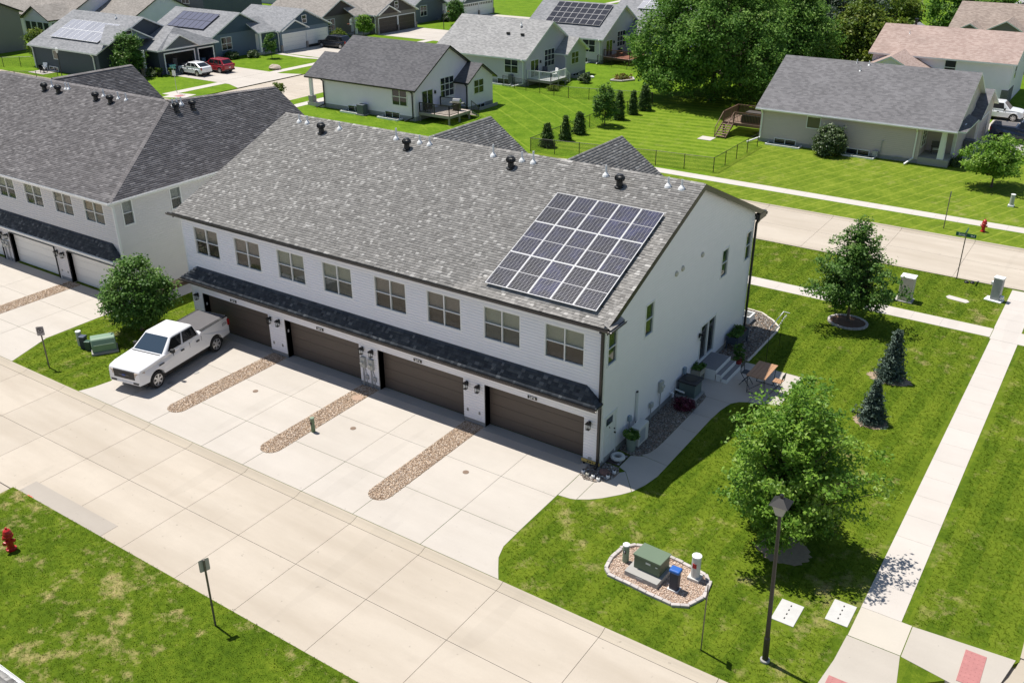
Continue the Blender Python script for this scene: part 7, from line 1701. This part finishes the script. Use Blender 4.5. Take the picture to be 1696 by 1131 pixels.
# patio bar table with chairs
tb = thing('bar_table', 'high wooden folding table on the patio', 'table', (3.06,9.85,0)); M_tw = M('acacia_top', (.40,.22,.12), .6, .15, 6)
for k in range(5): MB().box(-.45+k*.182,-.45+k*.182+.172,-.85,.85,.955,.99).build('plank', M_tw, tb, local=True)
M_leg = M('table_iron', (.022,.028,.035), .5)
for s in (-1,1):
    f = MB(); f.path([(-.40,s*.62,0),(-.40,s*.78,.95),(.40,s*.78,.95),(.40,s*.62,0)], .018, 6).path([(-.40,s*.62,.03),(.40,s*.62,.03)], .016, 6).path([(-.4,s*.64,.1),(.4,s*.76,.85)], .014, 6); f.build('leg_frame', M_leg, tb, local=True)
def fold_chair(label, x, y, rz_, mat):
    c = thing('bar_chair', label, 'chair', (x,y,0), rz_, 'tall folding chairs round the patio table')
    for k in range(4): MB().box(-.21,.21,-.2+k*.105,-.2+k*.105+.095,.64,.665).build('slat', mat, c, local=True)
    for s in (-1,1):
        MB().path([(s*.22,-.26,0),(s*.22,.22,.66),(s*.22,.26,1.08)], .016, 6).build('leg', M_leg, c, local=True); MB().path([(s*.19,.26,0),(s*.19,-.2,.64)], .016, 6).build('leg', M_leg, c, local=True)
    MB().path([(-.22,.26,1.05),(.22,.26,1.05)], .016, 6).build('top_rail', M_leg, c, local=True); MB().box(-.2,.2,.245,.265,.86,1.0).build('backrest', M_leg, c, local=True); MB().path([(-.2,-.05,.25),(.2,-.05,.25)], .014, 6).build('foot_rail', M_leg, c, local=True)
fold_chair('folding bar chair at the wall side of the patio table', 2.35, 9.9, rad(90), M_leg); fold_chair('folding bar chair with wooden seat on the sunny side of the table', 3.85, 9.85, rad(-90), M_tw)
# string lights on a bracket pole
sl_ = thing('string_lights', 'string of small bulbs on a white bracket over the shaded grass', 'lights', (2.35,12.55,0))
MB().path([(0,0,-.03),(0,0,1.9),(.25,.2,2.0)], .014, 6).build('pole', M_black, sl_, local=True); MB().path([(0,0,1.9),(-.1,2.2,1.9),(.15,2.4,1.8)], .022, 6).build('bracket', M_white, sl_, local=True); MB().path([(-.1,2.2,1.9),(-.1,2.2,-.03)], .014, 6).build('pole', M_black, sl_, local=True)
for k in range(9): MB().lathe([(.0,-.06),(.035,-.03),(.03,.02),(.012,.05)], (.18-.015*k,.25+.24*k,1.72+.03*math.cos(k)), 8).build('bulb', M_white, sl_, local=True)
# corner bed trinkets
for k, (x, y, lab) in enumerate([(-.34,-.72,'white solar lamp at the drive edge of the corner bed'),(-.10,-.80,'tan solar lamp second from the drive in the corner bed'),(.16,-.80,'white caged solar lamp in the middle of the corner bed'),(.42,-.86,'white solar lamp at the front curve of the corner bed'),(.66,-.50,'white solar lamp beside the brown boulder'),(.72,-.08,'white solar lamp behind the brown boulder')]):
    t = thing('solar_lamp', lab, 'garden lamp', (x,y,0)); MB().lathe([(.055,0),(.075,.04),(.075,.12),(.05,.15)], (0,0,0), 12).build('body', M_white if k != 1 else M_beige, t, local=True); MB().lathe([(.04,.15),(.04,.175),(.0,.18)], (0,0,0), 10).build('cap', M_black, t, local=True)
def boulder(name, label, x, y, r, mat, seed, sz=.7):
    rg = np.random.default_rng(seed); m = MB(); prof = [(.55,-.12),(.92,.1),(1.0,.35),(.8,.62),(.45,.8),(.12,.85)]; m.lathe([(a*r,b*r*sz*1.3) for a, b in prof], (0,0,0), 12)
    m.v = [(a*(1+rg.normal(0,.09)), b*(1+rg.normal(0,.09))*.85, c*(1+rg.normal(0,.08))) for a, b, c in m.v]; return tag(m.build(name, mat, loc=(x,y,0), smooth=False, bevel=.02, local=True), label, 'rock')
boulder('boulder', 'brown boulder in the gravel bed at the garage corner', .42, -.30, .25, M('brown_rock', (.19,.11,.09), .9, .25, 8, bump=.4), 3)
boulder('boulder', 'pale boulder on the lawn of the blue house', -77.9, 56.2, .85, M('pale_rock', (.46,.38,.31), .9, .2, 4, bump=.4), 4, .6)
tr_ = thing('painted_tire', 'white painted tyre lying on the door mat', 'tyre', (.33,.95,.012))
t = MB(); pr = [(.15,.02),(.24,.0),(.30,.05),(.31,.11),(.27,.17),(.19,.18),(.15,.14)]; n = 20
for k in range(len(pr)): 
    (r0,z0),(r1,z1) = pr[k], pr[(k+1) % len(pr)]
    for i in range(n):
        a0, a1 = 2*math.pi*i/n, 2*math.pi*(i+1)/n; t.add([(r0*math.cos(a0),r0*math.sin(a0),z0),(r0*math.cos(a1),r0*math.sin(a1),z0),(r1*math.cos(a1),r1*math.sin(a1),z1),(r1*math.cos(a0),r1*math.sin(a0),z1)], [(0,3,2,1)])
t.build('ring', M('chalk_paint', (.62,.61,.58), .8, .15, 12), tr_, local=True)
mt_ = thing('door_mat', 'brown door mat with grey checks at the garden door', 'mat', (.32,.95,0)); MB().box(-.29,.31,-.45,.45,.001,.012).build('mat', M('mat_brown', (.07,.05,.045), .95), mt_, local=True)
for k in range(5): MB().box(.18,.27,-.4+k*.17,-.29+k*.17,.0125,.015).build('check', M_grey, mt_, local=True)
ys_ = thing('yellow_sign_board', 'yellow board with dark marks leaning low at the garage corner', 'board', (-.37,-.085,.10)); MB().box(-.42,.42,-.02,.02,0,.13).build('board', M('yellow_board', (.55,.40,.12), .7, .15, 10), ys_, local=True)
for x, w in ((-.12,.07),(.0,.09),(.12,.05),(.24,.06)): MB().box(x-w/2,x+w/2,-.024,-.021,.035,.095).build('painted_mark', M_black, ys_, local=True)
for x in (-.3,.3): MB().box(x-.03,x+.03,-.03,.03,-.1,.0).build('foot', M_black, ys_, local=True)
we = thing('window_well', 'white window well cover behind the rear corner of the townhouse', 'window well', (-.2,16.7,0)); 
for b in ((-.5,.25,-.4,-.32),(-.5,.25,.32,.4),(.17,.25,-.32,.32)): MB().box(*b,-.03,.42).build('side', M_white, we, local=True)

# ================================================================== fences and yard pieces
def fence(label, pts, h=1.2, step=2.4, gap=.13):
    f = thing('chain_fence', label, 'fence', (pts[0][0], pts[0][1], 0)); wires = MB()
    for (ax, ay), (bx, by) in zip(pts, pts[1:]):
        a, b = Vector((ax,ay,0)), Vector((bx,by,0)); d = b-a; L = d.length; d.normalize(); n = max(1, round(L/step))
        for k in range(n+1):
            if k == n and (bx,by) != tuple(pts[-1]): continue
            p = a+d*(L*k/n); MB().tube((p.x,p.y,-.03),(p.x,p.y,h+.04),.035,.035,6).build('post', M_black, f)
        MB().tube(a+Vector((0,0,h)), b+Vector((0,0,h)), .024, .024, 6).build('top_rail', M_black, f); MB().tube(a+Vector((0,0,.06)), b+Vector((0,0,.06)), .008, .008, 4).build('bottom_wire', M_black, f)
        q = int(L/gap); up_ = Vector((0,0,1)); w_ = .0075
        for k in range(-int(h/gap), q):
            for s in (1,-1):
                x0, x1 = k*gap, k*gap+h
                z0, z1 = .05, h
                c0, c1 = max(0, x0), min(L, x1)
                if c1 <= c0: continue
                f0, f1 = (c0-x0)/h, (c1-x0)/h
                za, zb = (z0+(z1-z0)*f0, z0+(z1-z0)*f1) if s > 0 else (z1-(z1-z0)*f0, z1-(z1-z0)*f1)
                p, r = a+d*c0+up_*za, a+d*c1+up_*zb; wv = Vector((0,0,w_)); wires.add([p-wv,r-wv,r+wv,p+wv], [(0,1,2,3)])
    stuff(wires.build('wire_mesh', M_black, f)); return f
fence('black chain-link fence round the greige house rear yard', [(-13.1,54.3),(-13.1,42.5),(-29.05,42.1),(-29.05,39.9),(-29.1,45.2),(-29.2,50.7),(-28.95,58.0),(-28.75,63.4)] if False else [(-13.1,52.5),(-13.1,42.6),(-18.0,42.05),(-29.05,40.0),(-29.15,45.2),(-29.2,50.7),(-28.95,58.0),(-28.75,63.4)])
fence('black chain-link fence behind the white-railed deck', [(-47.6,62.9),(-43.9,62.1),(-37.8,61.2),(-28.8,63.4)]); fence('black fence below the dark brown deck', [(-46.2,84.4),(-45.2,80.9),(-40.5,80.1),(-35.5,81.0)])
fence('black fence across the far left lawn', [(-128,31.5),(-118,33.6),(-108.5,38.3),(-103.8,42.5)]); fence('black fence along the walk at the left edge', [(-112,27.0),(-100,32.2),(-93.5,36.4)])
fence('black fence below the glazed sunroom', [(-121,49.5),(-112,51.5),(-104.5,53.8)], 1.5)
fb = thing('flower_bed', 'stone-edged flower bed in the rear yard near the big tree', 'flower bed', (-37.6,73.6,0)); PT = [(-38.6,72.3),(-37.2,72.6),(-36.4,74.1),(-37.2,75.3),(-38.5,74.4)]
MB().prism(PT, -.03, .12).build('soil', M_mulch, fb)
for k, ((ax,ay),(bx,by)) in enumerate(zip(PT, PT[1:]+PT[:1])): MB().tube((ax,ay,.1),(bx,by,.1),.12,.12,6).build('edging_stone', M_stone, fb)
rg = np.random.default_rng(5); C = np.array([(-37.6+rg.normal(0,.45), 73.6+rg.normal(0,.6), .2+rg.random()*.35) for _ in range(26)]); V, F, T = leaf_cloud(C, np.full(26,.2), 30, .17, rg); np_mesh('flowers', V, F, tone_mat('bed_flowers', [(0,(.05,.09,.02)),(.5,(.2,.2,.04)),(1,(.5,.2,.08))], .7, .1, 0), fb, T)
boulder('garden_ornament', 'small white garden ornament on the rear lawn', -41.5, 73.0, .3, M_white, 8)
def hoop(label, x, y, rz_):
    h = thing('basketball_hoop', label, 'basketball hoop', (x,y,0), rz_); MB().tube((0,0,-.03),(0,0,2.9),.06,.05,8).build('pole', M_black, h, local=True); MB().box(-.6,.6,-.5,-.46,2.6,3.4).build('backboard', M('board_white', (.6,.62,.62), .4), h, local=True); MB().path([(0,0,2.9),(0,-.46,3.0)], .04, 6).build('arm', M_black, h, local=True)
    m = MB(); 
    for k in range(12): m.tube((.22*math.cos(k*.5236), -.78+.22*math.sin(k*.5236), 2.75), (.22*math.cos((k+1)*.5236), -.78+.22*math.sin((k+1)*.5236), 2.75), .015, .015, 5)
    m.build('rim', M('rim_orange', (.5,.12,.04), .5), h, local=True); return h
hoop('basketball hoop between the blue and taupe drives', -83.6, 77.4, rad(-60)); hoop('basketball hoop at the right side of the taupe drive', -81.6, 96.0, rad(120))
ln = thing('lamp_post', 'white lantern on a black post in front of the navy side wall', 'street lamp', (-93.0,36.6,0)); MB().tube((0,0,-.05),(0,0,3.3),.05,.04,8).build('pole', M_black, ln, local=True); MB().lathe([(.1,3.3),(.2,3.75),(.22,3.78),(.05,3.95)], (0,0,0), 4).build('lantern', M_white, ln, local=True)
lounge_chair('pale garden chair in the group beside the navy house, nearest the fence', -101.6, 39.6, 0, .4, M_bwhite); lounge_chair('black garden chair in the group beside the navy house', -100.4, 38.8, 0, 1.9, M_black); lounge_chair('black garden chair at the back of the group beside the navy house', -101.0, 41.0, 0, -.6, M_black)
struct(MB().box(-102.6,-99.4,38.0,42.0,-.05,.003).build('patio', MC_walk))
for k, (x, y, m_) in enumerate(((-84.9,46.0,M('pot_yellow', (.4,.36,.12), .7)),(-86.0,45.0,M_black))): pot_plant(('yellow planter pot in front of the navy garage pier','black planter pot by the navy porch')[k], x, y, .3, .6, m_, LF_lime, .4, 320+k, 20, 20, .2)
pl = thing('swimming_pool', 'small above-ground blue pool at the top right', 'pool', (-9,160,0)); MB().lathe([(2.4,-.02),(2.4,1.2),(2.3,1.2),(2.3,1.05)], (0,0,0), 20).build('wall', M_bwhite, pl, local=True); MB().lathe([(2.29,1.0),(2.29,1.04)], (0,0,0), 20).build('water', M('pool_water', (.15,.5,.75), .1), pl, local=True)
# ================================================================== grass blades on the nearer lawns
def grass_patch(regions, dens, h, seed, base, blade, label, name='grass'):
    """cells of lawn that are not covered by anything hard, sprouting tufts"""
    V = []; F = []; s = .3
    for x0, x1, y0, y1 in regions:
        X, Y = np.meshgrid(np.arange(x0+s/2, x1, s), np.arange(y0+s/2, y1, s)); X = X.ravel(); Y = Y.ravel(); ok = np.ones(len(X), bool)
        for p in HARD:
            for dx in (-s*.38, s*.38):
                for dy in (-s*.38, s*.38): ok &= ~inpoly(X+dx, Y+dy, p)
        X, Y = X[ok], Y[ok]; o = sum(len(v) for v in V); h2 = s/2
        V.append(np.stack([np.stack([X+a*h2, Y+b*h2, np.full(len(X), ZL+.002)], 1) for a, b in ((-1,-1),(1,-1),(1,1),(-1,1))], 1).reshape(-1,3)); F.append(np.arange(4*len(X)).reshape(-1,4)+o)
    V = np.concatenate(V); F = np.concatenate(F)
    g = np_mesh(name, V, F, base); stuff(g); tag(g, label, 'grass')
    # tuft
    rg = np.random.default_rng(seed); tv = []; tf = []
    for k in range(9):
        a = rg.random()*6.28; q = .055*math.sqrt(rg.random()); bx, by = q*math.cos(rg.random()*6.28), q*math.sin(rg.random()*6.28); hh = h*rg.uniform(.5,1.1); w = .009; l_ = rg.uniform(.2,.8)*hh
        o = len(tv); tv += [(bx-w*math.sin(a),by+w*math.cos(a),-.005),(bx+w*math.sin(a),by-w*math.cos(a),-.005),(bx+l_*.4*math.cos(a)+w*.6*math.sin(a),by+l_*.4*math.sin(a)-w*.6*math.cos(a),hh*.65),(bx+l_*.4*math.cos(a)-w*.6*math.sin(a),by+l_*.4*math.sin(a)+w*.6*math.cos(a),hh*.65),(bx+l_*math.cos(a),by+l_*math.sin(a),hh)]; tf += [(o,o+1,o+2,o+3),(o+3,o+2,o+4)]
    me = bpy.data.meshes.new('grass_tuft'); me.from_pydata(tv, [], tf); me.materials.append(blade); to = bpy.data.objects.new('grass_tuft', me)
    ng = bpy.data.node_groups.new('grow_grass', 'GeometryNodeTree'); ng.interface.new_socket('Geometry', in_out='INPUT', socket_type='NodeSocketGeometry'); ng.interface.new_socket('Geometry', in_out='OUTPUT', socket_type='NodeSocketGeometry')
    N = ng.nodes; Lk = ng.links; gi = N.new('NodeGroupInput'); go = N.new('NodeGroupOutput')
    ds_ = N.new('GeometryNodeDistributePointsOnFaces'); ds_.inputs['Density'].default_value = dens; ds_.inputs['Seed'].default_value = seed
    oi = N.new('GeometryNodeObjectInfo'); oi.inputs['Object'].default_value = to; ip = N.new('GeometryNodeInstanceOnPoints')
    rv = N.new('FunctionNodeRandomValue'); rv.data_type = 'FLOAT_VECTOR'; rv.inputs[0].default_value = (-.15,-.15,0); rv.inputs[1].default_value = (.15,.15,6.283)
    rs_ = N.new('FunctionNodeRandomValue'); rs_.data_type = 'FLOAT'; rs_.inputs[2].default_value = .55; rs_.inputs[3].default_value = 1.35
    jn = N.new('GeometryNodeJoinGeometry')
    Lk.new(gi.outputs[0], ds_.inputs['Mesh']); Lk.new(ds_.outputs['Points'], ip.inputs['Points']); Lk.new(oi.outputs['Geometry'], ip.inputs['Instance']); Lk.new(rv.outputs[0], ip.inputs['Rotation']); Lk.new(rs_.outputs[1], ip.inputs['Scale'])
    Lk.new(gi.outputs[0], jn.inputs[0]); Lk.new(ip.outputs[0], jn.inputs[0]); Lk.new(jn.outputs[0], go.inputs[0])
    md = g.modifiers.new('grow', 'NODES'); md.node_group = ng
    return g
def blade_mat(name, dry, stripes, thr):
    m = grass_mat(name, tuple(x*1.3 for x in GD), tuple(x*1.25 for x in GM), tuple(x*1.2 for x in GL), GY, dry, stripes, 9, thr)
    n, l = m.node_tree.nodes, m.node_tree.links; p = n['Principled BSDF']
    for k in list(p.inputs['Normal'].links): l.remove(k)
    t = n.new('ShaderNodeBsdfTranslucent'); l.new(p.inputs['Base Color'].links[0].from_socket, t.inputs[0])
    x = n.new('ShaderNodeMixShader'); x.inputs[0].default_value = .5; l.new(p.outputs[0], x.inputs[1]); l.new(t.outputs[0], x.inputs[2]); l.new(x.outputs[0], n['Material Output'].inputs[0])
    return m
hard([(-200,0),(-200,-7.86),(-62,-7.86),(-62,0)])
grass_patch([(-29.9,-22.2,-7.8,3.6),(-9,11.0,-7.8,29.4),(12.3,15.7,-3.9,29)], 130, .020, 5, MG_near, blade_mat('grass_blades', .7, (rad(3), 1.15, .4, .5), 4.95), 'short mown lawn grass around the townhouse and sidewalks')
grass_patch([(-18.5,1.2,-22.0,-14.02)], 130, .022, 6, MG_south, blade_mat('grass_blades_south', .85, None, 4.62), 'patchy lawn grass with dry tan spots south of the alley')
